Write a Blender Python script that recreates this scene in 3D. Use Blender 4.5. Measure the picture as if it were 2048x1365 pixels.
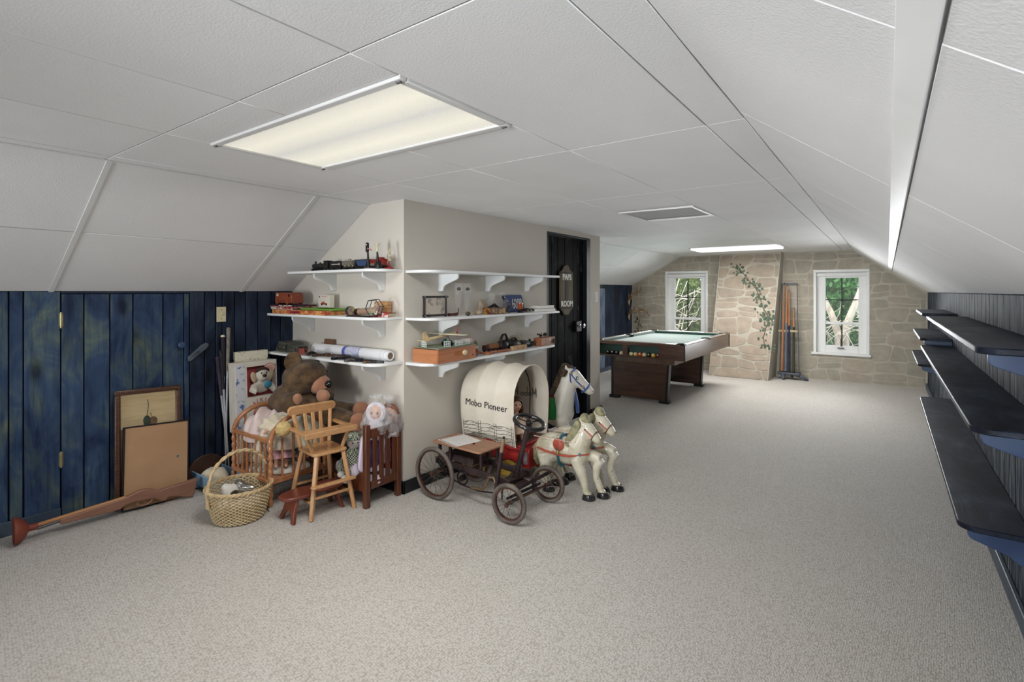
import bpy, bmesh, math, random
from mathutils import Vector, Matrix, Euler
for o in list(bpy.data.objects): bpy.data.objects.remove(o)
SC=bpy.context.scene; COL=SC.collection
R=math.radians; PI=math.pi
# ---------------------------------------------------------------- camera
F_PX=1034.0; CAMZ=1.435
cam=bpy.data.cameras.new('camera'); co=bpy.data.objects.new('camera',cam); COL.objects.link(co)
cam.sensor_fit='HORIZONTAL'; cam.sensor_width=36; cam.lens=36*F_PX/2048
cam.shift_y=-(682.5-583.3)/2048; cam.clip_start=.02; cam.clip_end=200
co.location=(0,0,CAMZ); co.rotation_euler=(R(90),0,R(36)); SC.camera=co
# ---------------------------------------------------------------- world, sun, exposure
SC.view_settings.view_transform='Standard'; SC.view_settings.look='None'
SC.view_settings.gamma=1; SC.view_settings.use_curve_mapping=False
SC.view_settings.exposure=-0.15
W=bpy.data.worlds.new('sky'); SC.world=W; W.use_nodes=True
nt=W.node_tree; bg=nt.nodes['Background']
sky=nt.nodes.new('ShaderNodeTexSky'); sky.sky_type='NISHITA'; sky.sun_elevation=R(48); sky.sun_rotation=R(200); sky.sun_disc=False
sky.air_density=1.2; sky.dust_density=2.5
hs=nt.nodes.new('ShaderNodeHueSaturation'); hs.inputs['Saturation'].default_value=.35
nt.links.new(sky.outputs[0],hs.inputs['Color']); nt.links.new(hs.outputs[0],bg.inputs[0])
SKY_STRENGTH=0.75; bg.inputs[1].default_value=SKY_STRENGTH
DAY_NEAR_L=12.0; DAY_NEAR_R=27.0; DAY_FAR=17.0; DAY_TILT=R(7); DAY_SPREAD=R(60)   # daylight entering each near / far window (watts)
LAMP_W=30.0; LAMP_FAR_W=54.0   # watts of the two lit ceiling fixtures
# ---------------------------------------------------------------- helpers
def s2l(v):
    v/=255.0
    return v/12.92 if v<=.04045 else ((v+.055)/1.055)**2.4
def rgb(r,g,b): return (s2l(r),s2l(g),s2l(b),1)
def newmat(name):
    m=bpy.data.materials.new(name); m.use_nodes=True
    n=m.node_tree.nodes; return m,n,m.node_tree.links,n['Principled BSDF']
def setup_coord(n,l,scale=(1,1,1),coord='Object',rand=False,rot=(0,0,0)):
    tc=n.new('ShaderNodeTexCoord'); mp=n.new('ShaderNodeMapping'); mp.inputs['Scale'].default_value=scale
    mp.inputs['Rotation'].default_value=rot
    l.new(tc.outputs[coord],mp.inputs['Vector'])
    if rand:
        oi=n.new('ShaderNodeObjectInfo'); vm=n.new('ShaderNodeVectorMath'); vm.operation='SCALE'
        cb=n.new('ShaderNodeCombineXYZ')
        for i in range(3): l.new(oi.outputs['Random'],cb.inputs[i])
        l.new(cb.outputs[0],vm.inputs[0]); vm.inputs['Scale'].default_value=37.0
        l.new(vm.outputs[0],mp.inputs['Location'])
    return mp
def noise(n,l,mp,scale,detail=3,rough=.55,dist=0):
    t=n.new('ShaderNodeTexNoise'); t.inputs['Scale'].default_value=scale; t.inputs['Detail'].default_value=detail
    t.inputs['Roughness'].default_value=rough; t.inputs['Distortion'].default_value=dist
    l.new(mp.outputs[0],t.inputs['Vector']); return t
def ramp(n,l,src,stops):
    r=n.new('ShaderNodeValToRGB'); e=r.color_ramp.elements
    while len(e)<len(stops): e.new(.5)
    for i,(p,c) in enumerate(stops): e[i].position=p; e[i].color=c
    l.new(src,r.inputs[0]); return r
def mixc(n,l,fac,a,b,mode='MIX'):
    m=n.new('ShaderNodeMix'); m.data_type='RGBA'; m.blend_type=mode
    for v,i in ((fac,0),(a,6),(b,7)):
        if hasattr(v,'links') or hasattr(v,'is_linked'): l.new(v,m.inputs[i])
        else: m.inputs[i].default_value=v
    return m.outputs[2]
MATS={}
def M(name,c1,c2=None,rough=.55,metal=0,scale=6,stretch=(1,1,1),bump=0,bscale=None,detail=3,lo=.35,hi=.65,rand=True,spec=.5,coat=0,sheen=0,alpha=1,trans=0,ior=1.45):
    """general procedural material: two-tone noise with optional relief"""
    if name in MATS: return MATS[name]
    m,n,l,b=newmat(name); c1=rgb(*c1); c2=rgb(*c2) if c2 else tuple(x*.86 for x in c1[:3])+(1,)
    mp=setup_coord(n,l,stretch,rand=rand); t=noise(n,l,mp,scale,detail)
    r=ramp(n,l,t.outputs[0],[(lo,c1),(hi,c2)]); l.new(r.outputs[0],b.inputs['Base Color'])
    b.inputs['Roughness'].default_value=rough; b.inputs['Metallic'].default_value=metal
    b.inputs['Specular IOR Level'].default_value=spec; b.inputs['IOR'].default_value=ior
    if coat: b.inputs['Coat Weight'].default_value=coat; b.inputs['Coat Roughness'].default_value=.12
    if sheen: b.inputs['Sheen Weight'].default_value=sheen; b.inputs['Sheen Roughness'].default_value=.5
    if alpha<1: b.inputs['Alpha'].default_value=alpha
    if trans: b.inputs['Transmission Weight'].default_value=trans
    if bump:
        t2=noise(n,l,mp,bscale or scale*3,4); bp=n.new('ShaderNodeBump'); bp.inputs['Strength'].default_value=bump; bp.inputs['Distance'].default_value=.01
        l.new(t2.outputs[0],bp.inputs['Height']); l.new(bp.outputs[0],b.inputs['Normal'])
    MATS[name]=m; return m
def wood(name,c1,c2,axis='Z',rough=.45,scale=1.0,coat=0,bump=.08):
    """grain running along axis"""
    if name in MATS: return MATS[name]
    m,n,l,b=newmat(name); st={'X':(1,9,9),'Y':(9,1,9),'Z':(9,9,1)}[axis]; st=tuple(v*scale for v in st)
    mp=setup_coord(n,l,st,rand=True); t=noise(n,l,mp,2.2,5,.6,1.2); t2=noise(n,l,mp,14,3,.6)
    r=ramp(n,l,t.outputs[0],[(.3,rgb(*c1)),(.52,rgb(*[(a+b_)/2 for a,b_ in zip(c1,c2)])),(.7,rgb(*c2))])
    f=ramp(n,l,t2.outputs[0],[(.35,(.72,.72,.72,1)),(.6,(1,1,1,1))])
    l.new(mixc(n,l,.5,r.outputs[0],f.outputs[0],'MULTIPLY'),b.inputs['Base Color'])
    b.inputs['Roughness'].default_value=rough
    if coat: b.inputs['Coat Weight'].default_value=coat; b.inputs['Coat Roughness'].default_value=.15
    if bump:
        bp=n.new('ShaderNodeBump'); bp.inputs['Strength'].default_value=bump; bp.inputs['Distance'].default_value=.004
        l.new(t2.outputs[0],bp.inputs['Height']); l.new(bp.outputs[0],b.inputs['Normal'])
    MATS[name]=m; return m
def frame(o,x,z):
    """matrix with origin o, local x axis x and local z axis z"""
    x=Vector(x).normalized(); z=Vector(z); y=z.cross(x).normalized(); z=x.cross(y).normalized()
    m=Matrix.Identity(4)
    for i in range(3): m[i][0]=x[i]; m[i][1]=y[i]; m[i][2]=z[i]; m[i][3]=o[i]
    return m
class MB:
    """collects shapes, then builds ONE mesh object"""
    def __init__(s,mat=None): s.v=[]; s.f=[]; s.T=mat or Matrix.Identity(4)
    def add(s,vs,fs):
        o=len(s.v); s.v+=[tuple(s.T@Vector(v)) for v in vs]; s.f+=[tuple(i+o for i in f) for f in fs]; return s
    def box(s,c,d,rot=None):
        m=Matrix.Translation(c)
        if rot: m=m@Euler(rot).to_matrix().to_4x4()
        h=[x/2 for x in d]
        vs=[tuple(m@Vector((x*h[0],y*h[1],z*h[2]))) for x in(-1,1) for y in(-1,1) for z in(-1,1)]
        return s.add(vs,[(0,1,3,2),(4,6,7,5),(0,4,5,1),(2,3,7,6),(0,2,6,4),(1,5,7,3)])
    def bb(s,a,b): return s.box([(x+y)/2 for x,y in zip(a,b)],[abs(y-x) for x,y in zip(a,b)])
    def bar(s,p0,p1,w,h,up=(0,0,1),w1=None,h1=None):
        """rectangular bar from p0 to p1; w across, h along up"""
        p0=Vector(p0); p1=Vector(p1); d=(p1-p0).normalized(); u=Vector(up)
        sd=d.cross(u)
        if sd.length<1e-4: sd=d.cross(Vector((1,0,0)))
        sd.normalize(); u=sd.cross(d).normalized(); w1=w if w1 is None else w1; h1=h if h1 is None else h1
        vs=[]
        for p,ww,hh in((p0,w,h),(p1,w1,h1)):
            for a,b in((-1,-1),(1,-1),(1,1),(-1,1)): vs.append(tuple(p+sd*a*ww/2+u*b*hh/2))
        return s.add(vs,[(3,2,1,0),(4,5,6,7),(0,1,5,4),(1,2,6,5),(2,3,7,6),(3,0,4,7)])
    def tube(s,pts,r,n=8,closed=False,cap=True,flat=1.0):
        pts=[Vector(p) for p in pts]; N=len(pts); rs=r if isinstance(r,(list,tuple)) else [r]*N
        vs=[];fs=[]; prev=None
        for i,p in enumerate(pts):
            a=pts[(i-1)%N] if (closed or i>0) else p; b=pts[(i+1)%N] if (closed or i<N-1) else p
            d=(b-a)
            d=d.normalized() if d.length>1e-9 else Vector((0,0,1))
            if prev is None:
                u=d.cross(Vector((0,0,1)))
                if u.length<.05: u=d.cross(Vector((1,0,0)))
            else: u=prev-d*prev.dot(d)
            u.normalize(); prev=u; w=d.cross(u)
            for k in range(n):
                t=2*PI*k/n; vs.append(tuple(p+u*math.cos(t)*rs[i]+w*math.sin(t)*rs[i]*flat))
        m=N if closed else N-1
        for i in range(m):
            j=(i+1)%N
            for k in range(n): k2=(k+1)%n; fs.append((i*n+k,i*n+k2,j*n+k2,j*n+k))
        if cap and not closed:
            fs.append(tuple(range(n-1,-1,-1))); fs.append(tuple((N-1)*n+k for k in range(n)))
        return s.add(vs,fs)
    def cyl(s,p0,p1,r,r1=None,n=16): return s.tube([p0,p1],[r,r if r1 is None else r1],n)
    def lathe(s,prof,n=20,o=(0,0,0),x=(1,0,0),z=(0,0,1),sx=1,sy=1,cap=True):
        T=frame(o,x,z); vs=[];fs=[]
        for r,h in prof:
            for k in range(n): t=2*PI*k/n; vs.append(tuple(T@Vector((r*sx*math.cos(t),r*sy*math.sin(t),h))))
        for i in range(len(prof)-1):
            for k in range(n): k2=(k+1)%n; fs.append((i*n+k,i*n+k2,(i+1)*n+k2,(i+1)*n+k))
        if cap:
            fs.append(tuple(range(n-1,-1,-1))); fs.append(tuple((len(prof)-1)*n+k for k in range(n)))
        return s.add(vs,fs)
    def prism(s,poly,h,T=None,z0=0):
        """2-d outline (ccw) extruded along local z by h"""
        T=T or Matrix.Identity(4); k=len(poly)
        vs=[tuple(T@Vector((x,y,z0))) for x,y in poly]+[tuple(T@Vector((x,y,z0+h))) for x,y in poly]
        fs=[tuple(range(k-1,-1,-1)),tuple(range(k,2*k))]+[(i,(i+1)%k,(i+1)%k+k,i+k) for i in range(k)]
        return s.add(vs,fs)
    def ell(s,c,r,rot=None,n=14,m=9):
        T=Matrix.Translation(c)
        if rot is not None: T=T@(rot if isinstance(rot,Matrix) else Euler(rot).to_matrix().to_4x4())
        vs=[tuple(T@Vector((0,0,-r[2])))];fs=[]
        for i in range(1,m):
            a=-PI/2+PI*i/m
            for k in range(n): t=2*PI*k/n; vs.append(tuple(T@Vector((r[0]*math.cos(a)*math.cos(t),r[1]*math.cos(a)*math.sin(t),r[2]*math.sin(a)))))
        vs.append(tuple(T@Vector((0,0,r[2])))); L=len(vs)-1
        for k in range(n):
            k2=(k+1)%n; fs.append((0,1+k2,1+k)); fs.append((L,L-n+k,L-n+k2))
            for i in range(m-2): fs.append((1+i*n+k,1+i*n+k2,1+(i+1)*n+k2,1+(i+1)*n+k))
        return s.add(vs,fs)
    def torus(s,c,R_,r,axis=(0,0,1),n=28,m=8,flat=1.0):
        T=frame(c,Vector(axis).orthogonal(),axis)
        return s.tube([T@Vector((R_*math.cos(2*PI*i/n),R_*math.sin(2*PI*i/n),0)) for i in range(n)],r,m,closed=True,flat=flat)
    def grid(s,fn,nu,nv,closed_u=False):
        vs=[tuple(fn(i/(nu if closed_u else nu-1),j/(nv-1))) for j in range(nv) for i in range(nu)]; fs=[]
        for j in range(nv-1):
            for i in range(nu if closed_u else nu-1):
                i2=(i+1)%nu; fs.append((j*nu+i,j*nu+i2,(j+1)*nu+i2,(j+1)*nu+i))
        return s.add(vs,fs)
    def build(s,name,mat,parent=None,smooth=.7,bevel=0,seg=2,solid=0,sub=0,remesh=0,smo=0,offset=-1):
        me=bpy.data.meshes.new(name); me.from_pydata(s.v,[],s.f); me.validate(); me.update()
        if smooth: me.shade_smooth(); me.set_sharp_from_angle(angle=smooth)
        me.materials.append(mat)
        o=bpy.data.objects.new(name,me); COL.objects.link(o); o.parent=parent
        if remesh:
            d=o.modifiers.new('remesh','REMESH'); d.mode='VOXEL'; d.voxel_size=remesh; d.use_smooth_shade=True
        if smo:
            d=o.modifiers.new('smooth','SMOOTH'); d.factor=.5; d.iterations=smo
        if solid: d=o.modifiers.new('solid','SOLIDIFY'); d.thickness=solid; d.offset=offset
        if bevel: d=o.modifiers.new('bevel','BEVEL'); d.width=bevel; d.segments=seg; d.limit_method='ANGLE'; d.angle_limit=R(40)
        if sub: d=o.modifiers.new('sub','SUBSURF'); d.levels=sub; d.render_levels=sub
        return o
def tag(o,label,cat,group=None,kind=None):
    if label: o['label']=label
    if cat: o['category']=cat
    if group: o['group']=group
    if kind: o['kind']=kind
    return o
def thing(name,label,cat,loc=(0,0,0),rz=0,group=None):
    o=bpy.data.objects.new(name,None); COL.objects.link(o); o.location=loc; o.rotation_euler=(0,0,rz); o.empty_display_size=.05
    return tag(o,label,cat,group)
def struct(o): o['kind']='structure'; return o
def empty_struct(name,loc=(0,0,0)):
    o=bpy.data.objects.new(name,None); COL.objects.link(o); o.location=loc; o['kind']='structure'; return o
def share(src,name,parent,loc=(0,0,0),rot=(0,0,0),scale=(1,1,1),mat=None):
    """another object that shares the mesh of src"""
    o=bpy.data.objects.new(name,src.data); COL.objects.link(o); o.parent=parent; o.location=loc; o.rotation_euler=rot; o.scale=scale
    for md in src.modifiers:
        d=o.modifiers.new(md.name,md.type)
        for k in ('width','segments','limit_method','angle_limit','thickness','offset','levels','render_levels'):
            if hasattr(md,k):
                try: setattr(d,k,getattr(md,k))
                except Exception: pass
    return o
def copy_tree(o,parent=None):
    c=o.copy(); COL.objects.link(c); c.parent=parent
    for ch in list(o.children): copy_tree(ch,c)
    return c
def text(txt,name,mat,parent,T,size,ext=.0008,align='CENTER',sx=1.0,bold=0.0):
    cu=bpy.data.curves.new('t','FONT'); cu.body=txt; cu.size=size; cu.extrude=ext; cu.align_x=align; cu.align_y='CENTER'; cu.resolution_u=3; cu.offset=bold
    t=bpy.data.objects.new('t',cu); COL.objects.link(t); bpy.context.view_layer.update()
    me=bpy.data.meshes.new_from_object(t.evaluated_get(bpy.context.evaluated_depsgraph_get())); bpy.data.objects.remove(t)
    for v in me.vertices: v.co.x*=sx; v.co=T@v.co
    me.materials.clear(); me.materials.append(mat); me.name=name
    o=bpy.data.objects.new(name,me); COL.objects.link(o); o.parent=parent; return o
def rrect(w,h,r,n=4):
    """rounded rectangle outline centred on 0,0"""
    out=[]
    for cx,cy,a0 in((w/2-r,-h/2+r,-PI/2),(w/2-r,h/2-r,0),(-w/2+r,h/2-r,PI/2),(-w/2+r,-h/2+r,PI)):
        for i in range(n+1): a=a0+PI/2*i/n; out.append((cx+r*math.cos(a),cy+r*math.sin(a)))
    return out
# ================================================================= THE SETTING
XL=-4.18; XR=.475; YB=9.72; YN=-2.6; ZC=2.09; XFL=-3.15; XFR=-.437; ZKL=1.435; ZKR=1.42
XS=-2.775; YF=2.515; YE=5.60; XL2=-4.11; ZK2=1.555
# carpet
m,n,l,b=newmat('carpet'); mp=setup_coord(n,l,(1,1,1)); mp2=setup_coord(n,l,(128,92,1),rot=(0,0,R(6)))
vo=n.new('ShaderNodeTexVoronoi'); vo.inputs['Scale'].default_value=1.0; vo.inputs['Randomness'].default_value=.6; l.new(mp2.outputs[0],vo.inputs['Vector'])
n1=noise(n,l,mp,85,3); n2=noise(n,l,mp,2.2,4)
r1=ramp(n,l,vo.outputs['Distance'],[(.0,rgb(214,210,204)),(.42,rgb(206,201,195)),(.75,rgb(172,166,158))])
r2=ramp(n,l,n1.outputs[0],[(.28,rgb(206,200,192)),(.42,(1,1,1,1))])
r3=ramp(n,l,n2.outputs[0],[(.3,(.93,.92,.9,1)),(.7,(1,1,1,1))])
c=mixc(n,l,.55,r1.outputs[0],r2.outputs[0],'MULTIPLY'); c=mixc(n,l,.6,c,r3.outputs[0],'MULTIPLY'); l.new(c,b.inputs['Base Color'])
b.inputs['Roughness'].default_value=.95; b.inputs['Sheen Weight'].default_value=.15
iv=n.new('ShaderNodeMath'); iv.operation='SUBTRACT'; iv.inputs[0].default_value=1; l.new(vo.outputs['Distance'],iv.inputs[1])
bp=n.new('ShaderNodeBump'); bp.inputs['Strength'].default_value=.7; bp.inputs['Distance'].default_value=.005; l.new(iv.outputs[0],bp.inputs['Height']); l.new(bp.outputs[0],b.inputs['Normal'])
CARPET=m
struct(MB().bb((XL-.1,YN-.1,-.12),(XR+.1,YB+.35,0)).build('floor',CARPET))
# ceiling tile
m,n,l,b=newmat('ceiling_tile'); mp=setup_coord(n,l,(1,1,1),rand=True); t1=noise(n,l,mp,150,3); t2=noise(n,l,mp,1.3,3)
r1=ramp(n,l,t2.outputs[0],[(.3,rgb(232,232,233)),(.7,rgb(240,240,241))]); l.new(r1.outputs[0],b.inputs['Base Color']); b.inputs['Roughness'].default_value=.8
bp=n.new('ShaderNodeBump'); bp.inputs['Strength'].default_value=.35; bp.inputs['Distance'].default_value=.004; l.new(t1.outputs[0],bp.inputs['Height']); l.new(bp.outputs[0],b.inputs['Normal'])
TILE=m
TRIMW=M('ceiling_trim_white',(230,230,229),(222,222,221),.5,scale=3)
SEAM=M('ceiling_seam_grey',(120,120,120),(90,90,90),.9)
WHITE=M('white_paint',(236,237,236),(228,229,228),.45,scale=3)
ceil=struct(MB().bb((XFL-.06,YN,ZC+.012),(XFR+.06,YB+.1,ZC+.06)).build('ceiling',SEAM))
XG=[XFL,-3.04,-2.425,-1.81,-1.195,-.58,XFR]
YG=[YN,-1.55,-.335,.887,2.10,3.33,4.55,5.77,6.99,8.20,9.42,YB+.02]
LIGHTS=[(-2.425,-1.195,1.065,1.635),(-2.425,-1.195,7.83,8.45)]; HATCH=(-1.81,-1.195,3.99,4.60)
def tile(x0,x1,y0,y1):
    g=.002; MB().bb((x0+g,y0+g,ZC),(x1-g,y1-g,ZC+.014)).build('ceiling_tile',TILE,ceil,bevel=.002,seg=1)
cuts=LIGHTS+[HATCH]
for i in range(6):
    for j in range(len(YG)-1):
        x0,x1,y0,y1=XG[i],XG[i+1],YG[j],YG[j+1]
        xm=(x0+x1)/2
        if xm<XS and YF<y0 and y1<YE: continue
        cs=sorted([c for c in cuts if c[0]<xm<c[1] and c[2]<y1 and c[3]>y0],key=lambda c:c[2])
        ya=y0
        for c_ in cs:
            if c_[2]-ya>.02: tile(x0,x1,ya,c_[2])
            ya=c_[3]
        if y1-ya>.02: tile(x0,x1,ya,y1)
# sloped ceilings: panels, battens
def slope(name,xa,za,xb,zb,xm,ys,y0,y1,batten_w,cross):
    d=Vector((xb-xa,0,zb-za)); L=d.length; d.normalize(); nrm=Vector((d.z,0,-d.x))
    if nrm.z>0: nrm=-nrm
    def T(): return frame((xa,0,za),d,-nrm)
    base=struct(MB(T()).bb((-.02,y0,.012) if T()[1][1]>0 else (-.02,-y1,.012),(L+.02,y1,.05) if T()[1][1]>0 else (L+.02,-y0,.05)).build(name,SEAM))
    sg=1 if T()[1][1]>0 else -1
    lm=(xm-xa)/(xb-xa)*L
    yy=[y0]+[y for y in ys if y0<y<y1]+[y1]
    for a,b_ in((0,lm),(lm,L)):
        for j in range(len(yy)-1):
            u,v=sorted((sg*yy[j],sg*yy[j+1])); g=.002
            MB(T()).bb((a+g,u+g,0),(b_-g,v-g,.014)).build('ceiling_panel',TILE,base,bevel=.002,seg=1)
    if batten_w:
        u,v=sorted((sg*y0,sg*y1)); MB(T()).bb((lm-batten_w,u,-.006),(lm,v,0)).build('batten',TRIMW,base,bevel=.002,seg=1)
    if cross:
        for y in yy[1:-1]: MB(T()).bb((0,sg*y-.014,-.005),(L,sg*y+.014,0)).build('batten',TRIMW,base,bevel=.002,seg=1)
    return base
slope('ceiling_slope_left',XFL,ZC,XL,ZKL,-3.66,[-1.5,-.28,.91,2.07],YN,YF,0,True)
slope('ceiling_slope_left_far',XFL,ZC,XL2,ZK2,-3.62,[6.6,7.8,9.0],YE,YB+.02,0,False)
slope('ceiling_slope_right',XFR,ZC,XR,ZKR,.05,[-1.5,-.3,.80,2.0,3.2,4.4,5.6,6.8,8.0,9.1],YN,YB+.02,.05,False)
trim1=struct(MB().bb((XFL-.01,YN,ZC-.004),(XFL+.022,YF,ZC+.012)).build('trim_1',TRIMW))
# blue stained wood
def bluewood(name,cols,dark=1.0,axis='Z',rough=.5,blot=2.0,streak=0):
    m,n,l,b=newmat(name)
    st={'Z':(14,14,1),'Y':(14,1,14)}[axis]
    mpg=setup_coord(n,l,st,rand=True); mpb=setup_coord(n,l,(1,1,.55) if axis=='Z' else (1,.55,1),rand=True)
    g=noise(n,l,mpg,3.0,5,.62,.6); g2=noise(n,l,mpg,11,3); bl=noise(n,l,mpb,blot*2,4,.6,.8); bl2=noise(n,l,mpb,blot*1.1,3,.5,.4)
    r=ramp(n,l,bl.outputs[0],[(.28,rgb(*cols[0])),(.47,rgb(*cols[1])),(.60,rgb(*cols[2])),(.74,rgb(*cols[3]))])
    r2=ramp(n,l,bl2.outputs[0],[(.35,(.42,.45,.55,1)),(.6,(1,1,1,1))])
    gr=ramp(n,l,g.outputs[0],[(.33,(.45,.48,.5,1)),(.5,(1,1,1,1)),(.72,(1.3,1.28,1.2,1))])
    c=mixc(n,l,.75,r.outputs[0],r2.outputs[0],'MULTIPLY'); c=mixc(n,l,.7,c,gr.outputs[0],'MULTIPLY')
    if streak:
        sn=noise(n,l,setup_coord(n,l,(26,26,1.6) if axis=='Z' else (26,1.6,26),rand=True),2.4,4,.6,.3); sr=ramp(n,l,sn.outputs[0],[(.5,(0,0,0,1)),(.66,(streak,streak,streak,1))])
        c=mixc(n,l,sr.outputs[0],c,rgb(126,132,136))
    # knots
    kv=n.new('ShaderNodeTexVoronoi'); kv.inputs['Scale'].default_value=1.0; mk=setup_coord(n,l,(5,5,2.2) if axis=='Z' else (5,2.2,5),rand=True); l.new(mk.outputs[0],kv.inputs['Vector'])
    kr=ramp(n,l,kv.outputs['Distance'],[(.08,(.10,.11,.14,1)),(.16,(.65,.66,.68,1)),(.24,(1,1,1,1))])
    c=mixc(n,l,.8,c,kr.outputs[0],'MULTIPLY')
    if dark!=1: c=mixc(n,l,1.0,c,(dark,dark,dark,1),'MULTIPLY')
    l.new(c,b.inputs['Base Color']); b.inputs['Roughness'].default_value=rough
    b.inputs['Specular IOR Level'].default_value=.08 if 'black' in name else .22
    bp=n.new('ShaderNodeBump'); bp.inputs['Strength'].default_value=.25; bp.inputs['Distance'].default_value=.004; l.new(g2.outputs[0],bp.inputs['Height']); l.new(bp.outputs[0],b.inputs['Normal'])
    return m
BLUE=bluewood('blue_stained_pine',[(32,48,80),(58,80,112),(88,106,112),(132,138,104)],blot=2.3)
BLUED=bluewood('blue_stained_pine_dark',[(22,29,44),(34,46,68),(48,60,78),(62,70,70)])
BLUEG=bluewood('blue_grey_weathered_pine',[(24,30,40),(46,54,64),(70,76,82),(104,108,106)],blot=3)
BLUER=bluewood('blue_black_weathered_pine',[(14,18,28),(28,36,50),(50,60,76),(96,102,106)],rough=.75,blot=3,streak=1.0)
SHELFB=bluewood('navy_stained_shelf',[(12,15,24),(26,34,50),(52,60,76),(88,90,92)],axis='Y',rough=.5,blot=3.2)
BLUEL=bluewood('pale_blue_grey_door',[(72,84,106),(106,120,142),(128,142,162),(146,154,166)],blot=2)
NAVY=M('navy_painted_edge',(46,64,100),(62,84,116),.4,scale=5)
BLACKW=bluewood('black_stained_pine',[(8,9,10),(12,13,15),(20,22,25),(70,74,80)],rough=.6,blot=3)
BACKD=M('dark_gap',(14,16,20),(10,12,15),.9)
def planks(parent,x,face,ys,z0,z1,mat,th=.016,gap=.0035,tops=None):
    """vertical boards on a wall of constant x; face=+1 looks to +x"""
    for a,b_ in zip(ys[:-1],ys[1:]):
        MB().bb((x-face*.002,a+gap,z0),(x+face*th,b_-gap,z1)).build('plank',mat,parent,bevel=.003,seg=1)
random.seed(4)
def steps(a,b,lo,hi):
    out=[a]
    while b-out[-1]>hi*1.4: out.append(out[-1]+random.uniform(lo,hi))
    out.append(b); return out
# left knee wall
wl=struct(MB().bb((XL-.1,YN,-.02),(XL-.016,YF+.02,ZKL+.03)).build('wall_left',BACKD))
XP=XL-.016
planks(wl,XP,1,steps(YN,.60,.1,.15)+[.72,.784,.957],0,ZKL,BLUE)
DZ=1.418
planks(wl,XP,1,[1.693,1.797,1.876,1.925,2.02,2.106,2.208,2.319,2.403,YF],0,ZKL,BLUED)
MB().bb((XP,.957,DZ+.004),(XP+.016,1.693,ZKL)).build('plank',BLUED,wl)
door1=struct(MB().bb((XP-.004,.960,.012),(XP+.001,1.690,DZ)).build('door_1',BACKD))
planks(door1,XP,1,[.957,1.072,1.209,1.339,1.52,1.655,1.693],.014,DZ,BLUE)
BRASS=M('brass',(196,186,140),(160,148,108),.35,.8,scale=20); IVORY=M('ivory_plastic',(222,212,178),(214,204,170),.4,scale=3)
for z in(1.255,.385):
    h=MB(); h.cyl((XL+.006,.957,z-.05),(XL+.006,.957,z+.05),.0065); h.bb((XL,.947,z-.042),(XL+.002,.967,z+.042)); h.build('hinge',BRASS,door1)
k=MB(); k.lathe([(.008,0),(.008,.018),(.022,.024),(.025,.036),(.018,.046),(.004,.048)],20,(XL,1.628,1.045),(0,1,0),(1,0,0)); k.build('door_knob',NAVY,door1)
# baseboards
BASEB=M('baseboard_blue',(52,66,84),(76,90,104),.45,scale=4,bump=.05); BASED=M('baseboard_black',(18,22,30),(28,32,40),.35,scale=4)
def baseboard(name,a,b,mat): return struct(MB().bb(a,b).build(name,mat,bevel=.005))
baseboard('baseboard_left',(XL,YN,0),(XL+.016,.955,.085),BASEB); baseboard('baseboard_left_corner',(XL,1.70,0),(XL+.016,YF,.085),BASED)
baseboard('baseboard_right',(XR-.022,YN,0),(XR,YB,.085),BASEB)
baseboard('baseboard_closet_front',(XL,YF-.016,0),(XS+.016,YF,.09),BASED)
baseboard('baseboard_closet_side',(XS,YF-.016,0),(XS+.016,4.415,.09),BASED)
baseboard('baseboard_post',(XS,5.355,0),(XS+.024,YE+.02,.075),BASED)
# closet walls
m,n,l,b=newmat('cream_wall_paint'); mp=setup_coord(n,l); t=noise(n,l,mp,1.5,3); t2=noise(n,l,mp,220,2)
r=ramp(n,l,t.outputs[0],[(.3,rgb(213,207,197)),(.7,rgb(208,202,192))]); l.new(r.outputs[0],b.inputs['Base Color']); b.inputs['Roughness'].default_value=.75
bp=n.new('ShaderNodeBump'); bp.inputs['Strength'].default_value=.06; bp.inputs['Distance'].default_value=.002; l.new(t2.outputs[0],bp.inputs['Height']); l.new(bp.outputs[0],b.inputs['Normal'])
CREAM=m
T=Matrix(((1,0,0,0),(0,0,-1,YF+.1),(0,1,0,0),(0,0,0,1)))
struct(MB().prism([(XL-.02,0),(XS,0),(XS,ZC+.01),(XFL,ZC+.01),(XL-.02,ZKL-.005)],.1,T).build('wall_closet_front',CREAM))
ws=MB(); ws.bb((XS-.1,YF+.1,0),(XS,4.42,ZC+.01)); ws.bb((XS-.1,5.35,0),(XS,YE,ZC+.01)); ws.bb((XS-.1,4.42,2.043),(XS,5.35,ZC+.01))
struct(ws.build('wall_closet_side',CREAM))
struct(MB().bb((XL2-.1,YE-.1,0),(XS-.1,YE,ZC+.01)).build('wall_closet_back',CREAM))
# black closet door with jamb
DX=XS-.045
dj=MB(); dj.bb((XS-.1,4.42,0),(XS+.004,4.442,2.043)); dj.bb((XS-.1,5.262,0),(XS+.004,5.35,2.043)); dj.bb((XS-.1,4.442,2.02),(XS+.004,5.262,2.043))
trim2=struct(dj.build('trim_2',BASED,bevel=.003))
door2=struct(MB().bb((DX-.03,4.446,.01),(DX-.012,5.258,2.017)).build('door_2',BACKD))
planks(door2,DX-.012,1,[4.446,4.575,4.70,4.845,5.03,5.13,5.258],.012,2.016,BLACKW,th=.014)
lk=MB(); lk.bb((DX+.002,5.05,.985),(DX+.035,5.17,1.105)); lk.build('lock_box',M('black_iron',(20,20,21),(34,34,36),.4,.6),door2,bevel=.006)
CHROME=M('chrome',(225,225,228),(205,205,210),.15,1.0)
lk=MB(); lk.lathe([(.02,0),(.02,.004),(.008,.006),(.008,.03),(.024,.038),(.026,.052),(.01,.06)],18,(DX+.035,5.128,1.05),(0,1,0),(1,0,0)); lk.build('door_knob',CHROME,door2)
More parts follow.
